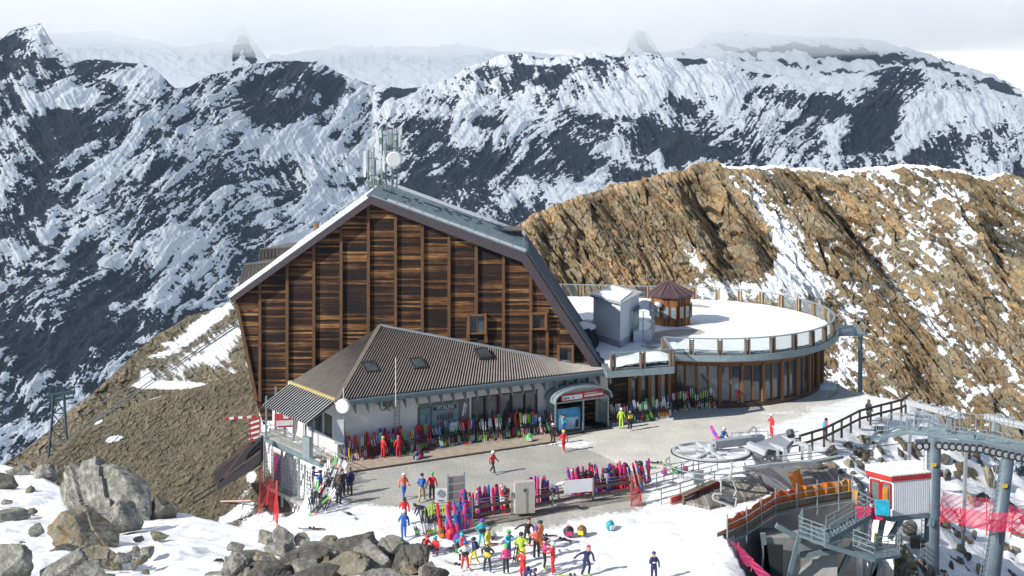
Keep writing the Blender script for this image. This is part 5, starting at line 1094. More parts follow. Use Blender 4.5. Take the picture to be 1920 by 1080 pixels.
# pads on the platform rail
for (x, y, D, sz, col, nm, lab) in ((1655, 952, 77.2, (.9, .12, 1.0), (.02, .38, .55), 'blue_pad', 'bright blue pad leaning on the cabin railing'), (1630, 962, 77.6, (1.7, .2, .75), (.62, .03, .10), 'red_pad', 'crimson pad lying over the cabin stair railing'), (1660, 930, 78.2, (.35, .1, 1.1), (.6, .26, .04), 'orange_jacket', 'orange jacket hanging by the cabin door'), (1646, 1012, 79, (.5, .3, .8), (.45, .42, .03), 'yellow_bag', 'yellow bag standing on the lower steel landing')):
    c = W(x, y, D); mb = MB(); mb.box(c, sz, R(-15)); o = mb.build(nm, pm(nm, col, .6, 0, .3, 3)); bv = o.modifiers.new('b', 'BEVEL'); bv.width = .05; bv.segments = 2; tag(o, lab, nm.split('_')[1])
# concrete substructure in the pit
cs = empty('concrete_base', W(1500, 1080, 80), 0, 'grey concrete retaining wall under the orange padded fence', 'concrete wall')
PF = [G(1345, 1006), G(1402, 982), G(1452, 950), G(1530, 934), G(1612, 922)]
mb = MB(); q = [p + Vector((.1, 1.15, 0)) for p in PF]
mb.solid([Vector((p.x, p.y, -9)) for p in q] + [Vector((p.x, p.y + .4, -9)) for p in q[::-1]], [Vector((p.x, p.y, -.4)) for p in q] + [Vector((p.x, p.y + .4, -.4)) for p in q[::-1]]); mb.build('wall', CONC, cs)
q = [Vector((p.x, p.y, 0)) for p in PF] + [Vector((p.x + .2, p.y + 2.3, 0)) for p in PF[::-1]]
MB().prism(q, -.38, .0).build('edge_slab', pm('dark_plank_edge', (.10, .09, .08), .85), cs)
MB().prism([p + Vector((0, .25, 0)) for p in q[:5]] + q[5:], .004, .14).build('snow_on_slab', SNOWM, cs)
mb = MB(); mb.solid([W(x, y, d) for x, y, d in ((1425, 1130, 77), (1570, 1130, 77), (1570, 1130, 81), (1425, 1130, 81))], [W(x, y, d) for x, y, d in ((1430, 1008, 77), (1570, 1008, 78), (1570, 990, 81), (1430, 990, 81))]); mb.build('block', CONC, cs)
MB().box(W(1450, 1075, 76.9), (1.2, .1, 3.6)).build('doorway', DARK, cs)
for x0, y0, x1, y1 in ((1455, 985, 1500, 1010), (1430, 1000, 1440, 1080), (1500, 1010, 1620, 1000)): MB().bar(W(x0, y0, 77), W(x1, y1, 77), .3, .3).build('steel_beam', BLUEGREY, cs)
# orange padded fence along the pit edge
of = empty('padded_fence', PF[2], 0, 'long orange and red padded safety fence with steel rails along the pit', 'safety fence')
ORG = [pm('orange_red_tarpaulin', (.72, .14, .03), .6, 0, .25, 1.5), pm('deep_orange_tarpaulin', (.74, .24, .03), .6, 0, .2, 1.5), pm('ochre_orange_tarpaulin', (.72, .32, .06), .6, 0, .3, 1.5)]
PFF = [G(1362, 1003), G(1398, 986), G(1425, 968), G(1452, 951), G(1492, 942), G(1530, 935), G(1570, 929), G(1596, 925)]
for i, (a, b) in enumerate(zip(PFF, PFF[1:])):
    n = 6; mb = MB()
    for k in range(n):
        p, q = a.lerp(b, k / n), a.lerp(b, (k + 1) / n); w0, w1 = .06 * math.sin(k * 2.1 + i), .06 * math.sin((k + 1) * 2.1 + i)
        z = lambda t: .95 + .07 * math.sin(t * 5.1 + i); mb.solid([p + Vector((0, w0, .18)), q + Vector((0, w1, .18)), q + Vector((0, w1 * 2, z(k + 1))), p + Vector((0, w0 * 2, z(k)))], [p + Vector((.02, w0 + .06, .18)), q + Vector((.02, w1 + .06, .18)), q + Vector((.02, w1 * 2 + .06, z(k + 1))), p + Vector((.02, w0 * 2 + .06, z(k)))])
    mb.build('orange_tarpaulin', ORG[0 if i < 4 else (1 if i < 6 else 2)], of)
fo = Vector((.02, -.25, 0)); 
for p in PFF: MB().tube(p + fo - Vector((0, 0, 1.0)), p + fo + Vector((0, 0, 1.35)), .045, n=7).build('post', MAZE, of)
mb = MB()
for z in (-.45, .25, .7): mb.path([p + fo + Vector((0, 0, z)) for p in PFF], .035)
mb.build('rail', MAZE, of)
mb = MB()
for a, b in zip(PFF, PFF[1:]): mb.bar(a + Vector((0, -.1, .0)), b + Vector((0, -.1, .0)), .1, .34)
mb.build('plank_edge', GREYWOOD, of)
mb = MB(); q = [W(1597, 918, 82), W(1608, 922, 81.5), W(1606, 948, 81.5), W(1600, 935, 82)]; mb.solid(q, [p + Vector((.1, .2, 0)) for p in q]); mb.build('loose_flap', ORG[2], of)
# ------------------------------------------------------------------ nets
def net(label, top, bot, col, nu, nv, name='safety_net', parent=None, th=.012, sag=.0, cat='net', posts=True):
    """a real mesh of cords between two edge polylines"""
    o = empty(name, bot[0], 0, label, cat)
    def lerp(pl_, f): f *= len(pl_) - 1; i = min(int(f), len(pl_) - 2); return Vector(pl_[i]).lerp(Vector(pl_[i + 1]), f - i)
    P = [[lerp(top, i / nu).lerp(lerp(bot, i / nu), j / nv) + Vector((0, .12 * math.sin(i * .9 + j), .0)) for j in range(nv + 1)] for i in range(nu + 1)]
    bm = bmesh.new(); V = [[bm.verts.new(p) for p in r] for r in P]
    for i in range(nu):
        for j in range(nv): bm.faces.new((V[i][j], V[i + 1][j], V[i + 1][j + 1], V[i][j + 1]))
    me = bpy.data.meshes.new('netting'); bm.to_mesh(me); bm.free(); me.materials.append(pm('net_%d' % int(col[0] * 100 + col[2] * 1000), col, .7, 0, .1)); c = bpy.data.objects.new('netting', me); link(c); adopt(c, o)
    w_ = c.modifiers.new('w', 'WIREFRAME'); w_.thickness = th * 2; w_.use_replace = True; w_.use_even_offset = False
    if posts:
        for i in range(len(top)): MB().tube(Vector(bot[i]) - Vector((0, 0, .3)), Vector(top[i]) + Vector((0, 0, .1)), .035, n=6).build('net_pole', pm('net_pole_red', (.55, .06, .08), .6), o)
    return o
PINK = (.62, .06, .20)
net('pink safety net sagging off the near end of the orange fence', [W(1345, 1006, 76), W(1385, 1020, 75), W(1412, 1050, 73), W(1450, 1085, 71)], [W(1343, 1034, 75), W(1382, 1058, 74), W(1408, 1062, 73), W(1448, 1110, 71)], PINK, 46, 12, th=.016)
net('bright red safety net across the two grey lift pylons', [W(1768, 950, 77), W(1800, 953, 76), W(1850, 960, 73), W(1900, 962, 71), W(1950, 975, 70)], [W(1762, 975, 77), W(1806, 984, 76), W(1850, 995, 73), W(1895, 998, 71), W(1950, 1010, 70)], (.66, .02, .10), 100, 16, th=.018)
net('faint red net higher up behind the cabin and the pylons', [W(1770, 925, 88), W(1850, 935, 88), W(1920, 955, 87)], [W(1762, 948, 88), W(1850, 958, 87), W(1920, 975, 86)], (.62, .05, .14), 70, 10, th=.013)
net('small red net in the fence gap right of the ski rack', [G(1184, 945) + Vector((0, 0, 2.1)), G(1200, 946) + Vector((0, 0, .9))], [G(1183, 948), G(1204, 947)], (.60, .03, .05), 12, 14, th=.018)
# ------------------------------------------------------------------ pavement in front of the wing
TAN = pm('tan_pavement', (.42, .35, .27), .9, 0, .25, 2)
MB().prism([G(600, 866), G(657, 886), G(1042, 829), G(1128, 806), G(1020, 780), G(640, 812)], -.1, .03).build('pavement', TAN)
tag(bpy.data.objects['pavement'], 'tan pavement strip along the shop wing', 'pavement', kind='structure')
kb_ = MB(); kb_.bar(G(655, 886, .04), G(1042, 829, .04), .14, .16); tag(kb_.build('kerb', pm('dark_kerb', (.12, .10, .09), .9)), 'dark kerb', 'kerb', kind='structure')
# ------------------------------------------------------------------ raised corner below the canopy: retaining wall, rails, doors
lc = empty('corner_basement', G(560, 850), 0, 'white basement corner with wire mesh bays under the left end of the yard', 'basement')
E0, E1 = G(489, 812), G(652, 886); eu = (E1 - E0).normalized(); en = Vector((eu.y, -eu.x, 0)); EL = (E1 - E0).length
def eb(mb, s0, s1, z0, z1, o0, o1):
    a, b = E0 + eu * s0, E0 + eu * s1; return mb.prism([a + en * o0, b + en * o0, b + en * o1, a + en * o1], z0, z1)
mb = MB(); eb(mb, 0, EL * .62, -5.2, -.35, -1.2, -.9); eb(mb, EL * .62, EL - .3, -3.2, -.2, -.4, -.1); mb.build('wall', WHITE, lc)
mb = MB(); eb(mb, -.1, EL * .62, -.32, .01, -2.2, .05); mb.build('slab_edge', CONC, lc)
mb = MB(); eb(mb, -.1, EL, -.45, -.1, .06, .18); mb.build('edge_beam', BLUEGREY, lc)
for f in (.0, .22, .42, .6): mb = MB(); eb(mb, EL * f, EL * f + .14, -5.2, -.34, -.35, -.21); mb.build('post', STEEL, lc)
mb = MB()
for k in range(26): s = .3 + k * EL * .6 / 26; eb(mb, s, s + .03, -3.9, -1.0, -.3, -.27)
for k in range(10): eb(mb, .3, EL * .6, -3.9 + k * .3, -3.87 + k * .3, -.26, -.23)
mb.build('wire_mesh', STEEL, lc)
mb = MB(); eb(mb, .1, EL * .6, -4.3, -3.98, -1.2, -.1); mb.build('shelf', CONC, lc)
rc = random.Random(5)
for i, c in enumerate(((.5, .02, .12), (.10, .05, .32), (.45, .02, .10), (.12, .06, .35), (.5, .02, .16))):
    mb = MB(); s = .9 + i * .2; eb(mb, s, s + .15, -3.9, -1.5, -.8, -.65); tag(mb.build('pole_pad', pm('pad_%d' % i, c, .6)), 'rolled %s pad, number %s from the outer post behind the wire mesh' % (('crimson', 'purple', 'red', 'violet', 'scarlet')[i], ('one', 'two', 'three', 'four', 'five')[i]), 'pad', 'rolled pads in the wire bay')
railing('edge_railing', [E0, E0.lerp(E1, .62), E1], None, 1.05, 3, 1.6, .028); tag(bpy.data.objects['edge_railing'], 'galvanised railing along the left edge of the yard', 'railing')
MB().box(G(576, 838, 1.3) , (.7, .3, 1.5), R(-35)).build('switch_box', STEEL, lc)

# red and white sign inside the canopy, by the left wall
p = W(534, 788, 96.5); o = MB().box(p, (1.6, .08, 1.1), R(10)).build('round_sign_board', pm('sign_red_white', (.55, .06, .07), .5)); tag(o, 'red and white board hanging under the side canopy', 'sign')
q = MB().box(p + Vector((0, -.06, -.2)), (1.3, .03, .4), R(10)).build('white_panel', SW); adopt(q, o) if False else setattr(q, 'parent', o)
for dx in (-.45, .1): q = MB().box(p + Vector((dx, -.06, .3)), (.4, .03, .3), R(10)).build('white_panel', SW); q.parent = o
# striped boom barrier and red bars by the lodge corner
bm_ = empty('striped_boom', W(452, 784, 99), 0, 'red and white striped boom sticking out left of the lodge corner', 'boom barrier')
a, b = W(422, 785, 99), W(480, 781, 99)
for k in range(7): MB().bar(a.lerp(b, k / 7), a.lerp(b, (k + 1) / 7 - .004), .13, .16).build('stripe', (RED if k % 2 == 0 else SW), bm_)
wb = empty('red_barred_gate', W(478, 805, 98), 0, 'red and white barred gate leaning at the lodge corner', 'gate')
for k in range(9): y = 783 + k * 5; MB().bar(W(467, y + 6, 98), W(487, y, 98), .08, .14).build('bar', RED if k % 2 == 0 else SW, wb)
MB().bar(W(468, 785, 98), W(470, 832, 98), .1, .1, (0, 1, 0)).build('frame_post', RED, wb); MB().bar(W(487, 780, 98), W(488, 826, 98), .1, .1, (0, 1, 0)).build('frame_post', RED, wb)
# dark steel slide structure left of the corner
ds = empty('steel_gangway', W(450, 860, 94), 0, 'dark steel gangway sloping down from the lodge corner over the scree', 'gangway')
BLK = pm('blackened_steel', (.02, .019, .024), .95)
mb = MB(); q = [W(488, 824, 94), W(488, 872, 93), W(409, 919, 93), W(400, 884, 95)]; mb.solid(q, [p + Vector((0, 1.2, 0)) for p in q]); mb.build('trough', BLK, ds)
for (x0, y0, x1, y1, d) in ((400, 885, 486, 822, 94), (408, 905, 488, 846, 93), (438, 848, 478, 828, 94), (409, 908, 474, 822, 93), (438, 850, 438, 832, 94), (402, 890, 402, 905, 94), (440, 833, 470, 815, 94)): MB().bar(W(x0, y0, d - .6), W(x1, y1, d - .6), .12, .12).build('rail', pm('rusty_rail', (.09, .055, .05), .7), ds)
for y in (0, 10): MB().bar(W(362, 934 + y, 93), W(405, 908 + y, 93.5), .08, .08).build('cable', BLK, ds)
# round antenna dishes
def dish(name, c, r, label, aim=Vector((-.25, -1, .0)), stand=None, thick=.35):
    d = empty(name, stand[0] if stand else c, 0, label, 'dish antenna'); aim = aim.normalized(); mb = MB(); mb.tube(c - aim * thick, c + aim * .02, r * .97, r, 28); mb.tube(c + aim * .021, c + aim * .05, r * .98, r * .9, 28)
    mb.build('radome', pm('white_radome', (.78, .79, .80), .45, 0, .04), d, False)
    if stand: mb = MB(); mb.path(stand, .05, 8); mb.build('mast', STEEL, d)
    return d
dc = W(642, 762, 89.8); dish('satellite_dish', dc, .52, 'round white dish antenna on a pole at the corner of the shop wing', stand=[Vector((dc.x + .1, dc.y + .35, 0)), Vector((dc.x + .1, dc.y + .35, dc.z))])
MB().box(dc + Vector((-.25, .1, -1.9)), (.7, .1, 1.8)).build('panel_antenna', pm('pale_panel', (.5, .54, .56), .5), bpy.data.objects['satellite_dish'])
for (x, y0, y1, lab) in ((742, 670, 762, 'thin tall white lightning rod standing in front of the wing wall'), (644, 728, 752, 'short white rod above the dish antenna')):
    p = W(x, y1, 89.5 if x < 700 else 91.2); o = MB().tube(p, W(x, y0, p.y), .035, n=6).build('lightning_rod', pm('white_rod', (.7, .72, .72), .5)); tag(o, lab, 'rod')
ld_ = MB(); a = onwall(WA, WB, 744) + nrm * .1; r_ = u * .2
ld_.tube(a - r_, a - r_ + Vector((0, 0, 4.1)), .03, n=5); ld_.tube(a + r_, a + r_ + Vector((0, 0, 4.1)), .03, n=5)
for k in range(13): ld_.tube(a - r_ + Vector((0, 0, .3 * k + .2)), a + r_ + Vector((0, 0, .3 * k + .2)), .02, n=4)
tag(ld_.build('wall_ladder', STEEL), 'narrow steel ladder fixed to the white wing wall', 'ladder')
rb = random.Random(8); cbm = MB(); cc0 = onwall(WA, WB, 724, 3.4) + nrm * .1
pts = [onwall(WA, WB, 703, 3.7) + nrm * .1] + [cc0 + Vector((.45 * math.cos(t * 1.3) * (1 - t * .03), 0, .4 * math.sin(t * 1.7))) for t in range(14)]
cbm.path(pts, .022, 5); tag(cbm.build('cable_coil', pm('black_cable', (.02, .02, .02), .6)), 'tangled black cable coil on the white wing wall', 'cable')
# ------------------------------------------------------------------ antenna cluster on the ridge
am = empty('telecom_mast', W(712, 372, 103), 0, 'cluster of grey green poles, white panel antennas and a round dish on the lodge ridge', 'antenna mast')
GG = pm('grey_green_steel', (.20, .24, .24), .5, .3); PANEL = pm('white_antenna_panel', (.74, .77, .77), .5)
rm = random.Random(11)
for (x, y0, y1, D) in ((701, 382, 276, 101.5), (717, 366, 238, 103), (724, 356, 262, 104), (735, 358, 242, 105), (744, 352, 240, 106), (690, 352, 280, 104), (697, 345, 284, 104.5), (750, 300, 244, 106)):
    MB().tube(W(x, y0, D), W(x, y1, D), .06, n=8).build('pole', GG, am)
for (x0, y0, x1, y1, D) in ((688, 296, 724, 300, 104), (690, 330, 724, 326, 104), (716, 280, 752, 276, 105), (717, 255, 750, 250, 105.5), (722, 330, 746, 334, 105), (701, 350, 690, 340, 103), (693, 341, 720, 354, 103), (716, 300, 745, 304, 105), (730, 262, 746, 266, 106)):
    MB().tube(W(x0, y0, D), W(x1, y1, D), .06, n=6).build('brace', GG, am)
for (x, y0, y1, D, w_, col) in ((684, 283, 332, 103.6, .30, 0), (692, 282, 320, 104.8, .22, 1), (697, 290, 328, 103.4, .2, 1), (706, 243, 278, 102.8, .34, 0), (712, 288, 316, 103.4, .24, 0), (719, 292, 320, 102.6, .26, 0), (731, 248, 282, 105.5, .5, 1), (751, 241, 276, 105.5, .32, 0), (738, 250, 275, 104.5, .22, 1), (745, 246, 276, 106.4, .22, 1), (716, 310, 335, 104, .2, 1), (726, 285, 312, 105, .22, 1), (737, 318, 346, 105, .22, 1), (704, 300, 330, 104.4, .18, 1), (722, 268, 296, 104.2, .18, 1)):
    a, b = W(x, y0, D), W(x + (3 if x == 706 else 0), y1, D); MB().bar(a, b, w_ * .72, w_ * .45, (0, 1, 0)).build('panel_antenna', PANEL if col == 0 else pm('green_grey_panel', (.26, .33, .32), .5), am)
for k in range(10): x, y = 700 + rm.random() * 48, 262 + rm.random() * 80; MB().box(W(x, y, 104 + rm.random()), (.25 + .2 * rm.random(), .2, .3 + .3 * rm.random())).build('radio_unit', GG if k % 2 else PANEL, am)
c = W(739, 299, 101.8); aim = Vector((.15, -1, 0)).normalized(); mb = MB(); mb.tube(c - aim * .45, c, .64, .68, 28); mb.tube(c + aim * .001, c + aim * .05, .64, .56, 28); mb.build('drum_dish', pm('white_radome', (0, 0, 0)), am)
for (x, y0, y1, D, lab) in ((497, 470, 440, 107, 'thin rod on the upper dormer left of the roof'), (555, 450, 434, 109, 'thin rod behind the left roof slope')):
    tag(MB().tube(W(x, y0, D), W(x, y1, D), .035, n=5).build('roof_rod', STEEL), lab, 'rod')
# ------------------------------------------------------------------ cableway on the left
lt = empty('lattice_tower', W(110, 880, 150), 0, 'blue green lattice cableway tower on the ridge at the far left', 'lattice tower')
LT = pm('blue_green_steel', (.045, .085, .10), .6, .2); TD = 150.0
def tw(fx, y, s): return W(108 + fx * s, y, TD)
lv = [740, 775, 805, 835, 865, 900]; hw = [10, 12, 14, 17, 20, 24]; mb = MB()
Q = [[W(110 + sx * h_, y, TD + sy * h_ * .06) for sx, sy in ((-1, -1), (1, -1), (1, 1), (-1, 1))] for y, h_ in zip(lv, hw)]
for a, b in zip(Q, Q[1:]):
    for k in range(4): mb.bar(a[k], b[k], .22); mb.bar(a[k], b[(k + 1) % 4], .10); mb.bar(a[(k + 1) % 4], b[k], .10); mb.bar(b[k], b[(k + 1) % 4], .10)
mb.build('lattice_shaft', LT, lt)
mb = MB(); mb.bar(W(90, 742, TD), W(140, 735, TD), .5, .4); mb.bar(W(92, 752, TD + 1.5), W(138, 745, TD + 1.5), .3, .3)
for x in (92, 104, 116, 128, 138): mb.bar(W(x, 742, TD), W(x + 2, 727, TD), .12); mb.bar(W(x, 727, TD), W(x + 12, 724, TD), .1)
mb.build('head_frame', LT, lt)
for i, (x0, y0, x1, y1, d0, d1, r_) in enumerate(((445, 596, -10, 880, 108, 190, .05), (448, 604, 10, 896, 108, 188, .06), (449, 608, 20, 897, 108, 187, .06), (450, 560 + 50, 100, 748 + 92, 108, 150, .03))):
    o = MB().tube(W(x0, y0, d0), W(x1, y1, d1), r_, n=6).build('suspension_cable', pm('grey_cable', (.16, .18, .20), .5, .4)); tag(o, 'grey cable running down left from the lodge, %s from the top' % ('first', 'second', 'third', 'lowest and thinnest')[i] if i < 3 else 'thinnest and lowest grey cable running to the lattice tower', 'cable', 'cables running down to the left')
# red netting on posts below the corner
net('tangled red netting hanging on the left basement posts', [W(489, 880, 94), W(505, 900, 93.5), W(520, 905, 93), W(522, 960, 92)], [W(484, 962, 94), W(500, 940, 93.5), W(512, 968, 93), W(520, 985, 92)], (.60, .07, .05), 22, 14, th=.014)
for x, y0, y1, D in ((487, 940, 830, 95), (519, 960, 880, 93)): tag(MB().tube(W(x, y0 + 40, D), W(x, y0 - 60, D), .05, n=6).build('net_post', pm('orange_pole', (.5, .12, .07), .6)), 'orange red post holding the netting, %s' % ('left one by the gangway' if x == 487 else 'right one below the mesh bay'), 'post')
o = MB().bar(W(413, 940, 96), W(478, 938, 95), .09, .09).build('snow_pole', pm('pale_pink_pole', (.62, .42, .38), .6)); tag(o, 'pale pink pole sticking out level above the snow below the gangway', 'pole')
# ------------------------------------------------------------------ ski rack fence across the yard
FA, FB = [G(x, y) for x, y in ((812, 984), (885, 978), (960, 966), (1036, 951), (1112, 938), (1184, 928))], None
fence = empty('rack_fence', FA[2], 0, 'long grey timber and steel rail fence used as a ski rack across the yard', 'fence')
PST = pm('grey_steel_post', (.22, .23, .23), .6, .3)
for p in FA: MB().box(p + Vector((0, 0, .55)), (.14, .14, 1.9)).build('post', PST, fence)
for z, r_ in ((.35, .20), (.85, .20)):
    for a, b in zip(FA, FA[1:]): MB().bar(a + Vector((0, .1, z)), b + Vector((0, .1, z)), .05, r_).build('plank', GREYWOOD, fence)
for z in (1.15, 1.35): mb = MB(); mb.path([p + Vector((0, 0, z)) for p in FA], .03); mb.build('rail', PST, fence)
kw = MB()
KW = [G(x, y) for x, y in ((830, 990), (960, 976), (1045, 961), (1120, 948), (1200, 936), (1200, 928), (1110, 938), (1036, 951), (960, 966), (830, 984))]
kw.prism(KW, -.5, .02); tag(kw.build('stone_kerb', pm('stone_edge', (.25, .23, .19), .9, 0, .5, 3)), 'stone edge', 'kerb', kind='structure')
cbx = empty('notice_cabinet', G(983, 962), 0, 'pale wooden cabinet with a small dark vent standing on legs at the rack fence', 'cabinet')
c = G(983, 965); ang = R(12)
MB().box(c + Vector((0, -.25, 1.25)), (1.3, .5, 2.0), ang).build('box', pm('pale_worn_wood', (.46, .43, .39), .8, 0, .15, 3, 0, (8, 8, .5)), cbx)
for s in (-.5, .5): MB().box(c + Vector((s, -.2, .05)), (.1, .1, .5)).build('leg', PST, cbx)
MB().box(c + Vector((.05, -.52, 1.75)), (.18, .03, .18), ang).build('vent', pm('dark_vent', (.08, .08, .08), .6), cbx); MB().box(c + Vector((.12, -.51, 1.1)), (.025, .03, 1.6), ang).build('door_joint', pm('joint_wood', (.25, .23, .2), .8), cbx)  # door joint in a darker tone of the pale wood
c = G(1084, 945); o = MB().box(c + Vector((0, -.15, 1.25)), (1.95, .05, .85), R(14)).build('white_banner', pm('white_banner_cloth', (.78, .78, .80), .7, 0, .06)); tag(o, 'blank white banner tied to the rack fence', 'banner')
sgn = empty('resort_sign', G(827, 975), 0, 'white sign with a round dark badge at the left end of the ski rack', 'sign')
c = G(827, 975); MB().box(c + Vector((0, -.1, 1.55)), (.78, .05, 1.0), R(4)).build('board', SW, sgn)
mb = MB(); mb.tube(c + Vector((0, -.13, 1.75)), c + Vector((0, -.145, 1.75)), .24, n=24); bd = mb.build('round_badge', pm('badge_ink', (.05, .07, .16), .5), sgn)
mb = MB(); BP = lambda x, z: c + Vector((x, -.152, 1.75 + z))
for a, b in (((-.10, .17), (-.005, -.01)), ((-.005, -.01), (.005, -.01)), ((.005, -.01), (.10, .17)), ((-.17, .09), (-.075, -.17)), ((-.075, -.17), (0, -.03)), ((0, -.03), (.075, -.17)), ((.075, -.17), (.17, .09))): mb.bar(BP(*a), BP(*b), .035, .01, (0, 1, 0))
for k in range(24): a, b = R(15 * k), R(15 * k + 15); mb.bar(BP(.205 * math.cos(a), .205 * math.sin(a)), BP(.205 * math.cos(b), .205 * math.sin(b)), .03, .01, (0, 1, 0))
mb.build('badge_emblem', pm('badge_mark', (.62, .64, .68), .5)).parent = bd
MB().box(c + Vector((.0, -.132, 1.28)), (.34, .01, .07), R(4)).build('lettering', pm('badge_ink', (0, 0, 0)), sgn)
mp2 = empty('piste_map_board', G(855, 968), 0, 'tall pinkish grey panel board between two steel posts behind the ski rack', 'board')
a, b = G(840, 962), G(871, 958)
for p in (a, b): MB().box(p + Vector((0, 0, 1.25)), (.1, .1, 2.6)).build('post', STEEL, mp2)
for k in range(4): MB().bar(a.lerp(b, .05) + Vector((0, 0, .55 + k * .52)), a.lerp(b, .95) + Vector((0, 0, .55 + k * .52)), .04, .48).build('panel', pm('pinkish_panel', (.47, .42, .39), .7), mp2)
# lane rails, red strip and ramp by the bullwheel
rl = [G(1186, 946), G(1240, 936), G(1290, 926)]
railing('lane_railing', [G(1200, 925), G(1262, 908), G(1300, 890)], None, 1.1, 3, 1.7, .03, PST); tag(bpy.data.objects['lane_railing'], 'grey steel lane railing left of the bullwheel, nearer one', 'railing', 'steel lane railings by the bullwheel')
o = railing('lane_railing', [G(1240, 946), G(1310, 926), G(1340, 914)], None, 1.1, 3, 1.7, .03, PST); tag(o, 'grey steel lane railing beside the red strip', 'railing', 'steel lane railings by the bullwheel')
o = railing('lane_railing', [G(1245, 902), G(1310, 890), G(1345, 880)], None, 1.1, 3, 1.7, .03, PST); tag(o, 'grey steel lane railing closest behind the bullwheel', 'railing', 'steel lane railings by the bullwheel')
o = MB().bar(G(1258, 939, .25), G(1348, 908, .3), .12, .4).build('red_strip', pm('red_strip_pad', (.50, .05, .05), .6)); tag(o, 'long red edge strip beside the plank deck', 'edge strip')
o = MB().box(G(1310, 895, 1.4), (.75, .06, .9), R(20)).build('mesh_panel', pm('grey_mesh_panel', (.35, .38, .38), .6)); tag(o, 'small grey mesh panel beneath the bullwheel', 'panel')
# dark timber fence climbing to the right
TF = [G(1500, 846), G(1545, 832), G(1578, 815), G(1612, 797), G(1652, 786), G(1690, 776), G(1706, 764)]
tf = empty('timber_fence', TF[0], 0, 'dark weathered timber fence climbing along the right edge of the terrace', 'fence')
DKW = pm('dark_weathered_timber', (.085, .075, .065), .85, 0, .35, 3)
for a, b in zip(TF, TF[1:]):
    for p in (a, a.lerp(b, .5)): MB().box(p + Vector((0, 0, .5)), (.16, .14, 1.5)).build('post', DKW, tf)
    for z in (1.2, .55): MB().bar(a + Vector((0, -.1, z)), b + Vector((0, -.1, z)), .07, .18).build('rail', DKW, tf)
TF0 = [G(1400, 868), G(1500, 846)]
for z in (1.0, .5): MB().bar(TF0[0] + Vector((0, 0, z)), TF0[1] + Vector((0, 0, z)), .07, .12).build('rail', DKW, tf)
# steel gates in front of the round building
for i, (x0, y0, x1, y1) in enumerate(((1442, 750, 1470, 748), (1474, 750, 1490, 746), (1490, 747, 1512, 742), (1556, 748, 1570, 738))):
    barrier('grey steel crowd barrier in front of the round restaurant, %s from the left' % ('first', 'second', 'third', 'fourth')[i], G(x0, y0), G(x1, y1), 9, 1.15, 'crowd_barrier', pm('dull_steel_tube', (.16, .21, .20), .5, .4), 'barrier', 'crowd barriers by the round restaurant')
o = MB().tube(G(1457, 748), G(1457, 748) + Vector((0, 0, 2.6)), .05, n=8).build('signal_post', STEEL); tag(o, 'plain steel post behind the crowd barriers', 'post')
o = MB().ball(G(1548, 728, .0), .9, (1.3, .9, .5)).build('snow_heap', SNOWM, None, True); tag(o, 'small shovelled snow heap beside the restaurant wall', 'snow heap')
# bare ladder racks at the round wall
for i, x in enumerate((1440, 1459)):
    a = G(x, 742); mb = MB(); mb.path([a, a + Vector((0, 0, 2.2))], .04); mb.path([a + Vector((.7, .1, 0)), a + Vector((.7, .1, 2.2))], .04)
    for k in range(7): mb.bar(a + Vector((0, 0, .3 + k * .28)), a + Vector((.7, .1, .3 + k * .28)), .05, .07)
    tag(mb.build('empty_ski_rack', pm('pale_rack', (.45, .42, .42), .6)), 'empty ladder shaped ski rack at the round wall, %s one' % ('left', 'right')[i], 'ski rack', 'empty ladder racks')
# ------------------------------------------------------------------ boulders
def rock_surface(name, stops, ochre=0):
    m, t, b = mat_new(name); n = noise(t, 2.6, 6, .75); n2 = noise(t, 16, 6, .8); n3 = noise(t, .7, 3, .6, dist=1.2)
    c = ramp(t, n, stops); c = mixc(t, .6, c, ramp(t, n2, [(.3, (.5, .5, .5)), (.7, (1.25, 1.22, 1.18))]), 'MULTIPLY')
    if ochre: c = mixc(t, mapr(t, n3, .5, .62, 0, ochre), c, (.34, .19, .07))
    t.links.new(c, b.inputs['Base Color']); b.inputs['Roughness'].default_value = .85
    bump(t, b, math_(t, 'ADD', n2, math_(t, 'MULTIPLY', n, 1.5)), .8, .06); return m
RG = rock_surface('grey_green_rock', [(.3, (.10, .105, .09)), (.5, (.28, .275, .24)), (.66, (.54, .525, .47))])
RO = rock_surface('ochre_stained_rock', [(.3, (.14, .13, .09)), (.5, (.28, .26, .19)), (.7, (.42, .40, .32))], .8)
RD = rock_surface('dark_slate_rock', [(.3, (.045, .045, .04)), (.5, (.12, .115, .10)), (.7, (.24, .22, .18))], .3)
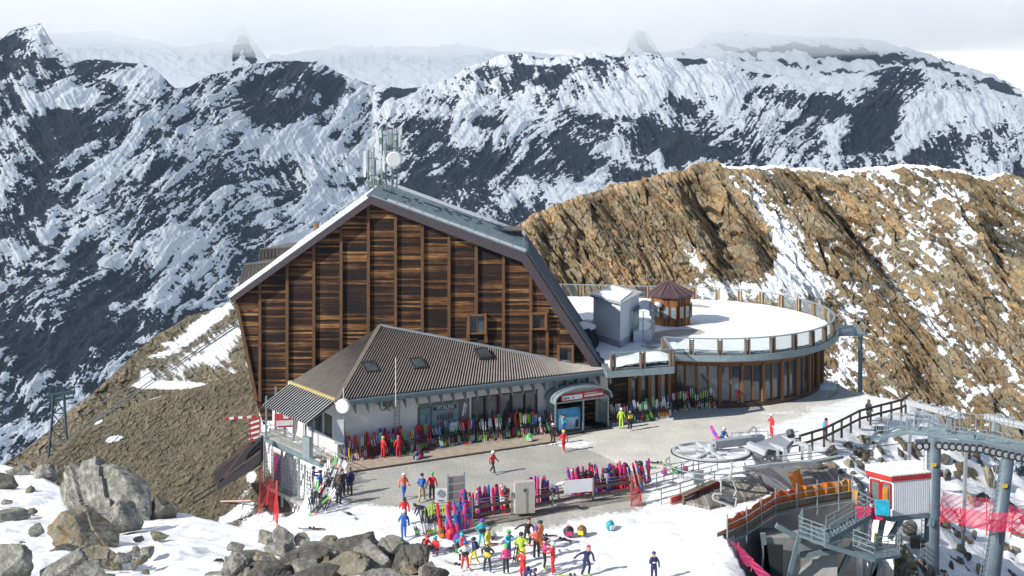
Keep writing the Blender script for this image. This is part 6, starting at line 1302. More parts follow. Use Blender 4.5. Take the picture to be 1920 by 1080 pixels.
def rock_mesh(name, rad, seed, mat, sub=4, cuts=12, rough=.05):
    rs = np.random.RandomState(seed); bm = bmesh.new(); bmesh.ops.create_icosphere(bm, subdivisions=sub, radius=1)
    co = np.array([v.co[:] for v in bm.verts]); nn = rs.normal(size=(cuts, 3)); nn /= np.linalg.norm(nn, axis=1)[:, None]; dd = rs.uniform(.45, .95, cuts)
    dot = co @ nn.T; r = np.min(np.where(dot > .05, dd / np.maximum(dot, .05), 9), axis=1); r = np.minimum(r, 1.25)
    p = co * r[:, None]; k = 4.0
    r2 = fbm(p[:, 0] * k + seed, p[:, 1] * k + p[:, 2] * 3, 4, seed % 40, .55) ; st = fbm(p[:, 0] * 2 + p[:, 2] * 9, p[:, 1] * 2 + seed, 3, 3 + seed % 9, .5, True)
    cg, _ = crag(p[:, 0] * 1.6 + p[:, 2] * 1.1 + seed, p[:, 1] * 1.3 - p[:, 2] * 2.4, seed % 30); cg2, _ = crag(p[:, 0] * 4 + p[:, 2] * 2 + seed, p[:, 1] * 3 - p[:, 2] * 7, seed % 31)
    p = p * (1 + rough * 1.0 * r2 + rough * .7 * st + .09 * cg + .04 * cg2)[:, None] * np.array(rad)[None]
    for v, q in zip(bm.verts, p): v.co = q
    me = bpy.data.meshes.new(name); bm.to_mesh(me); bm.free(); me.materials.append(mat); return me
def hit(px, py, fn, d0=55., d1=125.):
    """where the sight line of a photo point meets the ground"""
    D = np.linspace(d0, d1, 1400); X = (px - 960) / F * D; Z = H - (py - YH) / F * D
    g = fn(X[None], D[None])[0][0]; i = np.argmax(Z < g); return Vector((X[i], D[i], g[i]))
def fore_z(px, py): return fore_pt(px, py)
rr_ = random.Random(21)
def rot(o, a, b, c): o.rotation_euler = (R(a), R(b), R(c))
BOULD = [  # px, py centre, rx, ry (photo pixels), material, seed, tilt, label
 (188, 940, 92, 54, RG, 3, (6, 26, 18), 'largest grey boulder with a pale tilted top at the near left'),
 (160, 1000, 66, 50, RO, 8, (0, 10, 30), 'ochre stained boulder leaning under the largest grey boulder'),
 (228, 975, 44, 34, RG, 12, (10, 0, 60), 'grey wedge of rock tucked beneath the right side of the largest boulder'),
 (300, 955, 27, 28, RD, 15, (0, 0, 20), 'dark bluish boulder just right of the largest grey boulder'),
 (258, 975, 16, 18, RG, 17, (0, 20, 0), 'small upright grey stone in front of the dark bluish boulder'),
 (232, 984, 18, 10, RG, 18, (0, 0, 0), 'low flat stone left of the small upright grey stone'),
 (82, 886, 22, 17, RG, 21, (0, 0, 40), 'pale angular boulder on the crest left of the largest boulder'),
 (38, 882, 22, 14, RG, 23, (0, 0, 0), 'speckled boulder on the crest near the left edge'), (108, 880, 9, 10, RO, 24, (0, 0, 0), 'tiny tan stone between the pale boulder and the largest one'),
 (4, 905, 24, 24, RD, 26, (0, 0, 0), 'dark boulder cut by the left edge of the picture'), (14, 965, 30, 20, RG, 28, (0, 20, 0), 'grey green slab low in the snow at the left edge'),
 (8, 1058, 34, 46, RG, 31, (0, 0, 30), 'rounded grey boulder in the bottom left corner'), (112, 1064, 36, 34, RG, 33, (0, 0, 10), 'pale boulder below the ochre stained one'),
 (176, 1040, 38, 28, RO, 35, (0, 25, 0), 'split stone with rusty flank right below the ochre boulder'), (152, 1076, 34, 24, RG, 37, (0, 0, 50), 'pale stone at the bottom edge beside the split stone'), (196, 1082, 22, 16, RG, 38, (0, 0, 0), 'half hidden stone at the bottom edge right of the split stone'), (136, 1034, 30, 16, RD, 40, (0, 0, 0), 'dark stone wedged behind the split stone'),
 (243, 1037, 15, 8, RG, 41, (0, 0, 0), 'small pale stone lying alone in the snow'),
 (503, 1004, 17, 20, RG, 43, (0, 0, 20), 'left one of two upright boulders at the snow crest'), (534, 1006, 20, 24, RG, 45, (0, 0, 60), 'right one of two upright boulders at the snow crest'), (562, 1008, 14, 16, RO, 47, (0, 0, 0), 'tan pointed stone right of the two upright boulders'),
 (408, 1054, 15, 10, RD, 48, (0, 0, 0), 'small dark stone above the bottom pile'), (450, 1064, 34, 30, RG, 50, (0, 0, 30), 'pointed boulder at the left end of the bottom pile'), (402, 1076, 20, 16, RG, 51, (0, 0, 0), 'small grey boulder left of the pointed one'),
 (508, 1052, 22, 22, RO, 53, (0, 20, 0), 'pale slab leaning on the bottom pile'), (562, 1054, 44, 34, RD, 54, (0, 0, 10), 'rough dark boulder in the left half of the bottom pile'),
 (618, 1030, 60, 26, RG, 56, (0, 8, 5), 'long flat topped grey rock at the top of the bottom pile'), (655, 1028, 46, 32, RD, 57, (0, 0, 70), 'dark jagged rock right behind the flat topped one'),
 (640, 1064, 44, 26, RO, 58, (0, 0, 0), 'brownish layered rock in the middle of the bottom pile'), (700, 1052, 52, 34, RG, 60, (0, 0, 20), 'broad layered rock in the right half of the bottom pile'), (737, 1045, 34, 38, RG, 61, (0, 0, 50), 'tall rock with deep cracks near the right end of the bottom pile'),
 (775, 1056, 32, 32, RD, 63, (0, 0, 0), 'dark rounded rock at the right end of the bottom pile'), (808, 1074, 26, 24, RD, 64, (0, 0, 20), 'last sloping rock at the right foot of the bottom pile'), (700, 1082, 40, 16, RG, 66, (0, 0, 0), 'pale flat stone at the bottom edge under the layered rock'), (760, 1084, 22, 16, RG, 68, (0, 0, 0), 'small pale stone at the bottom edge under the dark rounded rock'), (742, 1074, 16, 12, RG, 69, (0, 0, 0), 'fist shaped stone in front of the tall cracked rock'),
 (590, 1082, 46, 20, RD, 71, (0, 0, 0), 'mossy dark rock at the bottom edge below the rough dark boulder'), (515, 1080, 36, 20, RD, 73, (0, 0, 0), 'dark green rock at the bottom edge right of the pointed boulder'), (848, 1088, 20, 14, RG, 74, (0, 0, 0), 'pale stone just showing at the bottom edge right of the pile')]
for (x, y, rx, ry, mt, sd_, tl, lab) in BOULD:
    p = fore_pt(x, min(y + ry * .5, 1200)); s = p.y / F; me = rock_mesh('boulder', (rx * s * 1.16, max(rx, ry) * s * .85, ry * s * 1.0), sd_, mt, 5 if rx > 24 else 4)
    o = bpy.data.objects.new('boulder', me); link(o); o.location = W(x, y + 5, p.y); rot(o, *tl); tag(o, lab, 'boulder', 'boulders on the near snow slope')
RRK = [(1592, 868, 13, 9), (1578, 884, 10, 7), (1612, 872, 11, 9), (1557, 868, 16, 8), (1540, 876, 12, 7), (1598, 886, 6, 4), (1632, 858, 7, 5), (1650, 862, 6, 5), (1688, 848, 7, 10), (1700, 838, 5, 8), (1560, 852, 14, 7), (1700, 862, 8, 5), (1618, 822, 14, 7), (1590, 834, 15, 7), (1650, 806, 12, 6), (1560, 842, 12, 6),
 (1700, 988, 16, 14), (1716, 1012, 16, 16), (1700, 1045, 14, 22), (1738, 1068, 12, 16), (1790, 1000, 8, 5), (1800, 1026, 12, 14), (1828, 1004, 6, 8), (1815, 1042, 10, 8), (1822, 935, 10, 12), (1842, 930, 14, 10), (1775, 890, 8, 12), (1905, 1030, 10, 7), (1770, 862, 12, 8), (1812, 850, 12, 8), (1860, 900, 14, 22), (1880, 940, 16, 12), (1690, 1072, 10, 8), (1838, 1070, 10, 14), (1785, 1060, 6, 8)]
for i, (x, y, rx, ry) in enumerate(RRK):
    p = hit(x, y + ry * .6, ground_z, 60, 110); s = p.y / F; me = rock_mesh('boulder', (rx * s * 1.05, rx * s * .9, ry * s * 1.2), 200 + i, RD if i % 3 else RO, 3)
    o = bpy.data.objects.new('boulder', me); link(o); o.location = p + Vector((0, 0, ry * s * .35)); rot(o, 0, rr_.uniform(-15, 15), rr_.uniform(0, 90))
    near = 'uphill of the operator cabin' if y < 900 and x < 1720 else ('on the snow between the two pylons' if x > 1760 else 'in the gully below the operator cabin')
    sz = ('small', 'medium', 'large')[0 if rx < 9 else (1 if rx < 13 else 2)]
    tag(o, '%s dark snow-bound rock %s' % (sz, near), 'rock', '%s rocks %s' % (sz, near))

# ------------------------------------------------------------------ skis and ski bags
COL = {'red': (.66, .03, .04), 'white': (.75, .76, .78), 'green': (.10, .55, .10), 'lime': (.45, .68, .05), 'black': (.025, .025, .03), 'blue': (.03, .14, .50), 'orange': (.75, .20, .02), 'yellow': (.78, .60, .04), 'pink': (.72, .06, .24), 'purple': (.17, .05, .36), 'crimson': (.48, .01, .10), 'navy': (.02, .03, .12), 'teal': (.02, .35, .42), 'grey': (.28, .29, .31), 'magenta': (.50, .03, .28), 'coral': (.80, .16, .10), 'khaki': (.42, .34, .20), 'turquoise': (.04, .45, .58), 'skin': (.50, .29, .20), 'brown': (.16, .09, .05)}
def cm(c): return pm('%s_cloth' % c, COL[c], .55, 0, .08, 6)
def ski_mesh(L_, spread, seed):
    mb = MB(); rs = random.Random(seed)
    for s in (-1, 1):
        x = s * .065; lean = s * spread; prev = None
        prof = [(0, .02, .050), (.12, 0, .048), (.5, .0, .036), (.82, .0, .045), (.95, -.02, .050), (1.0, -.06, .028)]
        for z, y, w_ in prof:
            cur = (x + lean * z, y, z * L_, w_ * .74)
            if prev:
                mb.m(1 if (z <= .12 or z > .9) else (0 if z < .6 or z > .83 else 1)); a, b = prev, cur
                mb.solid([(a[0] - a[3], a[1], a[2]), (a[0] + a[3], a[1], a[2]), (a[0] + a[3], a[1] + .025, a[2]), (a[0] - a[3], a[1] + .025, a[2])], [(b[0] - b[3], b[1], b[2]), (b[0] + b[3], b[1], b[2]), (b[0] + b[3], b[1] + .025, b[2]), (b[0] - b[3], b[1] + .025, b[2])])
            prev = cur
        mb.m(2).box((x + lean * .42, -.05, .42 * L_), (.075, .08, .12)); mb.box((x + lean * .56, -.05, .56 * L_), (.07, .08, .16))
    return mb.mesh('skis', [cm('red'), cm('white'), cm('black')])
def bag_mesh(L_, seed):
    mb = MB(); rs = random.Random(seed); prev = None; n = 8
    for i, (z, r) in enumerate(((0, .07), (.04, .11), (.3, .125), (.62, .115), (.9, .10), (.97, .07), (1, .03))):
        cur = [(r * math.cos(2 * math.pi * k / n) * (1 + .1 * rs.random()) + .02 * math.sin(z * 5 + seed), r * .62 * math.sin(2 * math.pi * k / n), z * L_) for k in range(n)]
        if prev: mb.m(1 if i in (3, 5) and seed % 2 else 0).solid(prev, cur)
        prev = cur
    mb.m(1).box((0, -.085, L_ * .55), (.16, .03, .1)); return mb.mesh('ski_bag', [cm('red'), cm('black')])
SKI = [ski_mesh(1.62, .02, 1), ski_mesh(1.75, -.02, 2), ski_mesh(1.5, .05, 3), ski_mesh(1.7, .0, 4)]; BAG = [bag_mesh(1.75, k) for k in range(4)]
ORD = 'first second third fourth fifth sixth seventh eighth ninth tenth eleventh twelfth thirteenth fourteenth fifteenth sixteenth seventeenth eighteenth nineteenth twentieth'.split()
def place(me, name, loc, ax, cols):
    """ax: Euler; one object per pair, its own colours in the object's slots"""
    o = bpy.data.objects.new(name, me); link(o); o.location = loc; o.rotation_euler = ax
    for i, c in enumerate(cols):
        if i < len(o.material_slots): o.material_slots[i].link = 'OBJECT'; o.material_slots[i].material = cm(c)
    return o
rk = random.Random(33)
def row(pts, n, kinds, where, grp, lean, back, jit=.12, zoff=0, side=8, dz=None):
    """n pairs leaning along a polyline; lean in degrees away from the viewer; kinds: list of (type, colour a, colour b)"""
    seen = {}; L = [0]
    for a, b in zip(pts, pts[1:]): L.append(L[-1] + (b - a).length)
    for i in range(n):
        s = L[-1] * (i + .5 + rk.uniform(-.3, .3)) / n; j = max(k for k in range(len(L) - 1) if L[k] <= s); f = (s - L[j]) / (L[j + 1] - L[j]); p = pts[j].lerp(pts[j + 1], f); t = (pts[j + 1] - pts[j]).normalized()
        rz = math.atan2(t.y, t.x); nv = Vector((-t.y, t.x, 0)); ty, a, b = rk.choice(kinds)
        me = rk.choice(SKI if ty == 's' else BAG)
        o = place(me, 'ski_pair' if ty == 's' else 'ski_bag', p + nv * rk.uniform(-jit, jit) + Vector((0, 0, zoff)), (R(-lean + rk.uniform(-6, 6)), R(rk.uniform(-side, side)), rz), (a, b, 'black'))
        if dz: o.location.z = dz(o.location)
        o.scale = (1.0, 1.05, rk.uniform(.86, 1.1)); key = (ty, a, b); seen[key] = seen.get(key, 0) + 1
        noun = '%s and %s skis' % (a, b) if ty == 's' else '%s and %s ski bag' % (a, b)
        tag(o, '%s %s from the left %s' % (ORD[seen[key] - 1], noun, where), 'skis' if ty == 's' else 'ski bag', grp)
def onw(px, off=.35, z=.03): p = onwall(WA, WB, px) + nrm * off; p.z = z; return p
BAGK = [('b', c, d) for c, d in (('red', 'black'), ('red', 'white'), ('crimson', 'black'), ('purple', 'black'), ('pink', 'black'), ('red', 'navy'), ('orange', 'red'), ('blue', 'red'))]
SKK = [('s', c, d) for c, d in (('white', 'red'), ('white', 'lime'), ('black', 'white'), ('red', 'white'), ('green', 'black'), ('lime', 'white'), ('white', 'black'), ('red', 'black'), ('black', 'green'), ('white', 'blue'), ('orange', 'white'), ('black', 'red'))]
row([onw(640, .9), onw(795, .8)], 24, BAGK + [('b', 'yellow', 'black')], 'against the white wing wall', 'ski bags along the wing wall', 17, 0, .35, .0, 12)
row([onw(636, 1.4), onw(800, 1.3)], 24, SKK, 'before the bags by the white wall', 'skis along the wing wall', 20, 0, .2, .0, 14)
row([onw(800, .6), onw(880, .6)], 12, SKK[:3] + [('s', 'green', 'black'), ('s', 'lime', 'white')] * 2, 'below the poster panels', 'skis below the posters', 16, 0, .3, 0, 16)
row([onw(815, 1.1), onw(1008, 1.1)], 62, SKK, 'below the shop windows', 'skis along the shop windows', 15, 0, .22, 0, 9)
row([onw(960, .7), onw(1008, .7)], 8, [('b', 'red', 'white'), ('b', 'crimson', 'black'), ('b', 'orange', 'black')], 'right below the last shop window', 'ski bags at the last shop window', 13, 0, .1, 0, 8)
row([onw(1008, 1.5), Vector((3.2, 98.0, 0))], 9, SKK, 'left of the arched porch', 'skis left of the porch', 14, 0, .3, 0, 12)
kp = lambda s, o: K0 + ku * s + kn * o
row([Vector((8.3, 99.6, 0)), Vector((13.2, 102.0, 0))], 36, SKK + [('s', 'black', 'green'), ('s', 'navy', 'white')], 'right of the arched porch', 'skis right of the porch', 14, 0, .2, 0, 8)
row([G(1263, 772), G(1342, 766)], 17, SKK + [('s', 'black', 'green')] * 3, 'left of the restaurant door', 'skis at the round restaurant', 8, 0, .1, 0, 6)
row([G(1384, 764), G(1430, 757)], 13, [('s', 'red', 'white'), ('s', 'white', 'red'), ('s', 'red', 'black'), ('s', 'lime', 'black'), ('s', 'white', 'lime')], 'right of the restaurant door', 'skis right of the restaurant door', 10, 0, .15, 0, 10)
for nm, a, b, h_ in (('first', G(1262, 769), G(1344, 763), 1.05), ('second', G(1382, 761), G(1432, 754), 1.05), ('third', Vector((8.2, 99.9, 0)), Vector((13.3, 102.4, 0)), 1.15)):
    barrier('low steel leaning rail behind the skis, %s from the %s' % ({'first': 'nearest', 'second': 'one door right', 'third': 'longest'}[nm], {'first': 'restaurant door', 'second': 'restaurant door', 'third': 'porch'}[nm]), a, b, 3, h_, 'ski_rail', PST, 'ski rail', 'rails the skis lean on')
FBAG = [('b', c, d) for c, d in (('red', 'black'), ('pink', 'black'), ('purple', 'pink'), ('crimson', 'black'), ('blue', 'red'), ('red', 'white'), ('red', 'purple'), ('crimson', 'navy'), ('magenta', 'navy'))]
off = lambda pts, d: [p + Vector((-.1, d, 0)) for p in pts]
row(off([FA[0].lerp(FA[1], .75), FA[1], FA[2]], .55), 22, FBAG, 'left of the fence cabinet', 'ski bags on the left half of the rack fence', 12, 0, .2, .0, 8)
row(off([FA[2].lerp(FA[3], .15), FA[3]], .5), 14, FBAG, 'just right of the fence cabinet', 'ski bags right of the cabinet', 12, 0, .15, .1, 9)
row(off([FA[3].lerp(FA[4], .55), FA[4]], .5), 15, FBAG, 'behind the white banner', 'ski bags behind the banner', 12, 0, .15, .35, 8)
row(off([FA[4], FA[5]], .5), 22, FBAG + [('s', 'black', 'white')], 'at the fence right end', 'ski bags at the right end of the rack fence', 12, 0, .15, .25, 8)
row([G(1190, 921), G(1226, 908)], 8, FBAG + [('b', 'orange', 'black')], 'beyond the rack fence', 'ski bags beyond the rack fence', 12, 0, .3, .1, 12)
row([G(796, 1000), G(828, 998)], 9, [('s', 'white', 'lime'), ('s', 'lime', 'white'), ('s', 'white', 'black')], 'below the white badge sign', 'skis below the badge sign', 22, 0, .3, 0, 14)
row([G(826, 1000), G(886, 992)], 9, [('b', 'red', 'navy'), ('b', 'pink', 'blue'), ('b', 'red', 'black'), ('b', 'blue', 'red')], 'before the left rack boards', 'tall ski bags at the left end of the rack', 14, 0, .25, 0, 12)
# the tangle on the corner slope
def heap(pts, n, where, grp):
    seen = {}
    for i in range(n):
        x, y = rk.choice(pts); x += rk.uniform(-14, 14); y += rk.uniform(-12, 12); p = hit(x, y, ground_z, 70, 100); ty, a, b = rk.choice([('s', 'black', 'green'), ('s', 'black', 'white'), ('s', 'grey', 'black'), ('s', 'navy', 'white'), ('s', 'black', 'grey'), ('s', 'black', 'red')])
        o = place(rk.choice(SKI), 'ski_pair', p + Vector((0, 0, .05)), (R(-rk.uniform(25, 70)), R(rk.uniform(-20, 20)), R(rk.uniform(-60, 20))), (a, b, 'black')); seen[(a, b)] = seen.get((a, b), 0) + 1
        tag(o, '%s and %s skis %s' % (a, b, where), 'skis', '%s and %s skis %s' % (a, b, where))
heap([(585, 940), (595, 955), (580, 965), (600, 930), (615, 912), (608, 920), (622, 905), (590, 950)], 42, 'tangled on the corner slope beside the mesh bays', 'skis tangled on the corner slope')
def lying(x, y, a, b, rz, lab, sp=0.0):
    p = hit(x, y, ground_z, 60, 100); o = place(SKI[3], 'ski_pair', p + Vector((0, 0, .09)), (R(-88), 0, R(rz)), (a, b, 'black')); tag(o, lab, 'skis')
for v in [(668, 975, 'white', 'grey', 40, 'pale skis lying flat in the snow below the black parkas'), (610, 994, 'black', 'grey', 95, 'dark skis lying flat at the crest of the snow'), (782, 1006, 'green', 'black', 10, 'green skis lying behind the blue skier'), (838, 1035, 'black', 'grey', -35, 'single dark pair lying diagonal near the sitting skiers'), (940, 1022, 'red', 'white', 90, 'red skis lying level left of the dark skier with spread arms'), (1030, 1012, 'red', 'black', 100, 'dark red skis lying right of the orange skier'), (1045, 1006, 'black', 'red', 100, 'black and red skis lying toward the dark backpack'), (1078, 1018, 'black', 'white', 70, 'short black skis lying in front of the dark backpack'), (963, 1062, 'black', 'grey', 0, 'black skis standing in the snow left of the lime skier'), (880, 1068, 'white', 'grey', 60, 'pale skis at the feet of the skiers at the bottom'), (1236, 878, 'green', 'white', 100, 'green skis lying left of the bullwheel'), (1258, 872, 'lime', 'black', 80, 'lime skis lying beneath the bullwheel edge'), (1100, 1082, 'white', 'lime', 95, 'skis under the leaning navy skier')]: lying(*v)
bpy.data.objects[[o.name for o in bpy.data.objects if o.get('label', '').startswith('black skis standing')][0]].rotation_euler = (R(-12), R(10), 0)
# ------------------------------------------------------------------ people
def body(name, J, mats_of):
    """one continuous skinned surface grown over a skeleton; J: joint -> (point, radius); bones: pairs"""
    bones = mats_of; names = list(J); me = bpy.data.meshes.new(name); me.from_pydata([J[k][0] for k in names], [(names.index(a), names.index(b)) for a, b, _ in bones], []); me.update()
    o = bpy.data.objects.new('tmp', me); link(o); sk = o.modifiers.new('s', 'SKIN'); o.modifiers.new('u', 'SUBSURF').levels = 1
    for i, k in enumerate(names): v = me.skin_vertices[0].data[i]; r = J[k][1]; v.radius = r if isinstance(r, tuple) else (r, r); v.use_root = (k == 'pelvis')
    dg = bpy.context.evaluated_depsgraph_get(); dg.update(); m2 = bpy.data.meshes.new_from_object(o.evaluated_get(dg)); m2.name = name
    seg = [(Vector(J[a][0]), Vector(J[b][0]), m_) for a, b, m_ in bones]
    IDX = []
    for p in m2.polygons:
        c = p.center; best = 9; bi = 0
        for a, b, m_ in seg:
            ab = b - a; t = max(0, min(1, (c - a).dot(ab) / max(ab.length_squared, 1e-9))); d = (c - a - ab * t).length
            if d < best: best = d; bi = m_
        IDX.append(bi); p.use_smooth = True
    m2.materials.clear()
    for c in ('skin', 'red', 'black', 'white', 'black'): m2.materials.append(cm(c))   # 0 skin 1 jacket 2 trousers 3 boots 4 gloves
    m2.polygons.foreach_set('material_index', IDX); m2.update()
    bpy.data.objects.remove(o); bpy.data.meshes.remove(me); return m2
def mkpose(name, pel=(0, 0, .92), chest=(0, -.01, 1.24), neck=(0, -.02, 1.46), head=(0, -.04, 1.60), el=((-.27, .02, 1.14), (.27, .02, 1.14)), wr=((-.29, -.08, .90), (.29, -.08, .90)), kn=((-.11, -.03, .50), (.11, -.03, .50)), an=((-.12, .02, .10), (.12, .02, .10)), toe=None):
    J = {'pelvis': (pel, (.155, .12)), 'chest': (chest, (.175, .125)), 'neck': (neck, .075), 'head': (head, (.088, .10)), 'crown': ((head[0], head[1] + .01, head[2] + .1), .075), 'nose': ((head[0], head[1] - .115, head[2] + .01), .018)}
    B = [('pelvis', 'chest', 1), ('chest', 'neck', 1), ('neck', 'head', 0), ('head', 'crown', 0), ('head', 'nose', 0)]
    toe = toe or tuple((a[0], a[1] - .16, max(a[2] - .05, .04)) for a in an)
    for i, s in enumerate('lr'):
        sx = (-.17, .17)[i]; sh = (chest[0] + sx, neck[1] * .5 + chest[1] * .5, neck[2] - .08); hp = (pel[0] + sx * .55, pel[1], pel[2] - .06)
        J['sh' + s] = (sh, .078); J['el' + s] = (el[i], .058); J['wr' + s] = (wr[i], .045)
        J['hp' + s] = (hp, .10); J['kn' + s] = (kn[i], .075); J['an' + s] = (an[i], .062); J['to' + s] = (toe[i], .045)
        d = (Vector(wr[i]) - Vector(el[i])).normalized(); sd = d.cross(Vector((0, 1, 0))); sd = sd.normalized() if sd.length > .1 else Vector((1, 0, 0)); pa = Vector(wr[i]) + d * .07
        J['pa' + s] = (tuple(pa), .034); B += [('chest', 'sh' + s, 1), ('sh' + s, 'el' + s, 1), ('el' + s, 'wr' + s, 1), ('wr' + s, 'pa' + s, 4), ('pelvis', 'hp' + s, 2), ('hp' + s, 'kn' + s, 2), ('kn' + s, 'an' + s, 2), ('an' + s, 'to' + s, 3)]
        cv = Vector((0, -.25, 0))
        for f in range(4):
            q = pa + sd * (f - 1.5) * .026 + (d + cv).normalized() * (.05 + .012 * (f in (1, 2))); J['f%d%s' % (f, s)] = (tuple(q), .011); B.append(('pa' + s, 'f%d%s' % (f, s), 4))
        q = Vector(wr[i]) + d * .05 + sd * (.06 if s == 'l' else -.06) + Vector((0, -.02, 0)); J['th' + s] = (tuple(q), .012); B.append(('wr' + s, 'th' + s, 4))
    return body('person_' + name, J, B), J
POSE = {}
POSE['stand'] = mkpose('stand')
POSE['walk'] = mkpose('walk', el=((-.26, .12, 1.16), (.26, -.05, 1.14)), wr=((-.28, .08, .93), (.26, -.25, 1.0)), kn=((-.10, -.17, .52), (.10, .06, .50)), an=((-.10, -.22, .11), (.10, .28, .16)), toe=((-.10, -.39, .06), (.10, .16, .05)))
POSE['hips'] = mkpose('hips', el=((-.38, .06, 1.18), (.38, .06, 1.18)), wr=((-.21, -.06, 1.03), (.21, -.06, 1.03)), kn=((-.15, -.03, .5), (.15, -.03, .5)), an=((-.20, .02, .1), (.20, .02, .1)))
POSE['reach'] = mkpose('reach', el=((-.30, -.12, 1.22), (.30, -.12, 1.22)), wr=((-.22, -.36, 1.18), (.22, -.36, 1.22)), kn=((-.13, -.06, .5), (.12, .0, .5)))
POSE['spread'] = mkpose('spread', chest=(.04, -.06, 1.18), neck=(.08, -.10, 1.38), head=(.10, -.14, 1.52), el=((-.38, -.05, 1.25), (.36, .02, 1.10)), wr=((-.62, -.08, 1.12), (.40, -.06, .86)), kn=((-.16, -.12, .50), (.20, -.02, .48)), an=((-.24, .02, .10), (.16, .05, .10)))
POSE['bend'] = mkpose('bend', pel=(0, .18, .88), chest=(0, -.12, 1.05), neck=(0, -.33, 1.10), head=(0, -.47, 1.12), el=((-.24, -.30, .84), (.24, -.30, .84)), wr=((-.18, -.42, .62), (.18, -.42, .62)), kn=((-.12, .02, .48), (.14, .22, .48)), an=((-.12, .06, .10), (.16, .36, .14)))
POSE['sit'] = mkpose('sit', pel=(0, .1, .22), chest=(0, .04, .54), neck=(0, -.01, .76), head=(0, -.05, .90), el=((-.28, -.06, .46), (.28, -.06, .46)), wr=((-.22, -.28, .40), (.22, -.28, .40)), kn=((-.16, -.30, .44), (.16, -.30, .44)), an=((-.16, -.56, .10), (.16, -.56, .10)))
POSE['phone'] = mkpose('phone', el=((-.25, -.08, 1.14), (.27, .02, 1.14)), wr=((-.10, -.30, 1.26), (.28, -.06, .90)))
def helmet_mesh():
    mb = MB(); mb.ball((0, 0, 0), .145, (.92, 1.08, .86), 2)
    for v in list(mb.bm.verts):
        if v.co.z < -.03: v.co.z = -.03 if v.co.y < .0 else max(v.co.z, -.09)
    return mb.mesh('helmet', [cm('white')], True)
def goggle_mesh(): mb = MB(); mb.solid([(-.085, -.13, -.03), (.085, -.13, -.03), (.11, -.07, -.03), (-.11, -.07, -.03)], [(-.085, -.14, .03), (.085, -.14, .03), (.11, -.08, .03), (-.11, -.08, .03)]); return mb.mesh('goggles', [cm('black')])
def hair_mesh(): mb = MB(); mb.ball((0, .03, 0), .115, (.95, 1.0, 1.0), 2); mb.ball((0, .08, -.1), .07, (1.1, .6, 1.3), 1); return mb.mesh('hair', [cm('brown')], True)
def pack_mesh():
    mb = MB(); mb.solid([(-.15, .10, -.28), (.15, .10, -.28), (.14, .26, -.26), (-.14, .26, -.26)], [(-.13, .09, .16), (.13, .09, .16), (.10, .2, .14), (-.10, .2, .14)]); mb.solid([(-.1, .25, -.22), (.1, .25, -.22), (.08, .31, -.2), (-.08, .31, -.2)], [(-.1, .22, -.02), (.1, .22, -.02), (.08, .26, -.03), (-.08, .26, -.03)])
    return mb.mesh('backpack', [cm('blue')])
def coat_mesh():
    mb = MB(); n = 12; rings = [(.62, .21, .17), (.9, .205, .16), (1.15, .19, .14)]; P = [[(a * math.cos(2 * math.pi * k / n), b * math.sin(2 * math.pi * k / n), z) for k in range(n)] for z, a, b in rings]
    mb.solid(P[0], P[1]); mb.solid(P[1], P[2]); return mb.mesh('coat', [cm('black')], True)
def vest_mesh():
    mb = MB(); mb.solid([(-.19, -.15, 1.02), (.19, -.15, 1.02), (.19, .15, 1.02), (-.19, .15, 1.02)], [(-.17, -.14, 1.3), (.17, -.14, 1.3), (.17, .12, 1.3), (-.17, .12, 1.3)]); return mb.mesh('vest', [cm('yellow')])
HM, GM, HR, PK, CT, VT = helmet_mesh(), goggle_mesh(), hair_mesh(), pack_mesh(), coat_mesh(), vest_mesh()
def child(me, name, par, loc, col, rx=0, sc=1):
    o = bpy.data.objects.new(name, me); link(o, par); o.location = loc; o.rotation_euler = (rx, 0, 0); o.scale = (sc,) * 3
    o.material_slots[0].link = 'OBJECT'; o.material_slots[0].material = cm(col); return o
def person(px, py, pose, rz, cols, head, hc, label, pack=None, sc=1.0, loc=None, extra=None, z=None):
    me, J = POSE[pose]; p = loc or hit(px, py, ground_z, 62, 118); o = bpy.data.objects.new('person', me); link(o); o.location = p; o.rotation_euler = (0, 0, R(rz)); o.scale = (sc * 1.06, sc * 1.06, sc)
    for i, c in enumerate(('skin',) + tuple(cols)): o.material_slots[i].link = 'OBJECT'; o.material_slots[i].material = cm(c)
    h = Vector(J['head'][0]); tl = R(-25) if pose == 'bend' else 0
    if head in ('helmet', 'cap'): child(HM, head, o, h + Vector((0, .015, .055 if head == 'helmet' else .07)), hc, tl, 1 if head == 'helmet' else .85)
    else: child(HR, 'hair', o, h + Vector((0, .02, .04)), hc)
    if head == 'helmet': child(GM, 'goggles', o, h + Vector((0, .0, .03)), 'black', tl)
    if pack: child(PK, 'backpack', o, Vector(J['chest'][0]) + Vector((0, 0, .06)), pack)
    if extra == 'coat': child(CT, 'coat', o, (0, 0, 0), cols[0])
    if extra == 'vest': child(VT, 'vest', o, (0, 0, 0), 'yellow')
    return tag(o, label, 'person', 'people round the ski station')
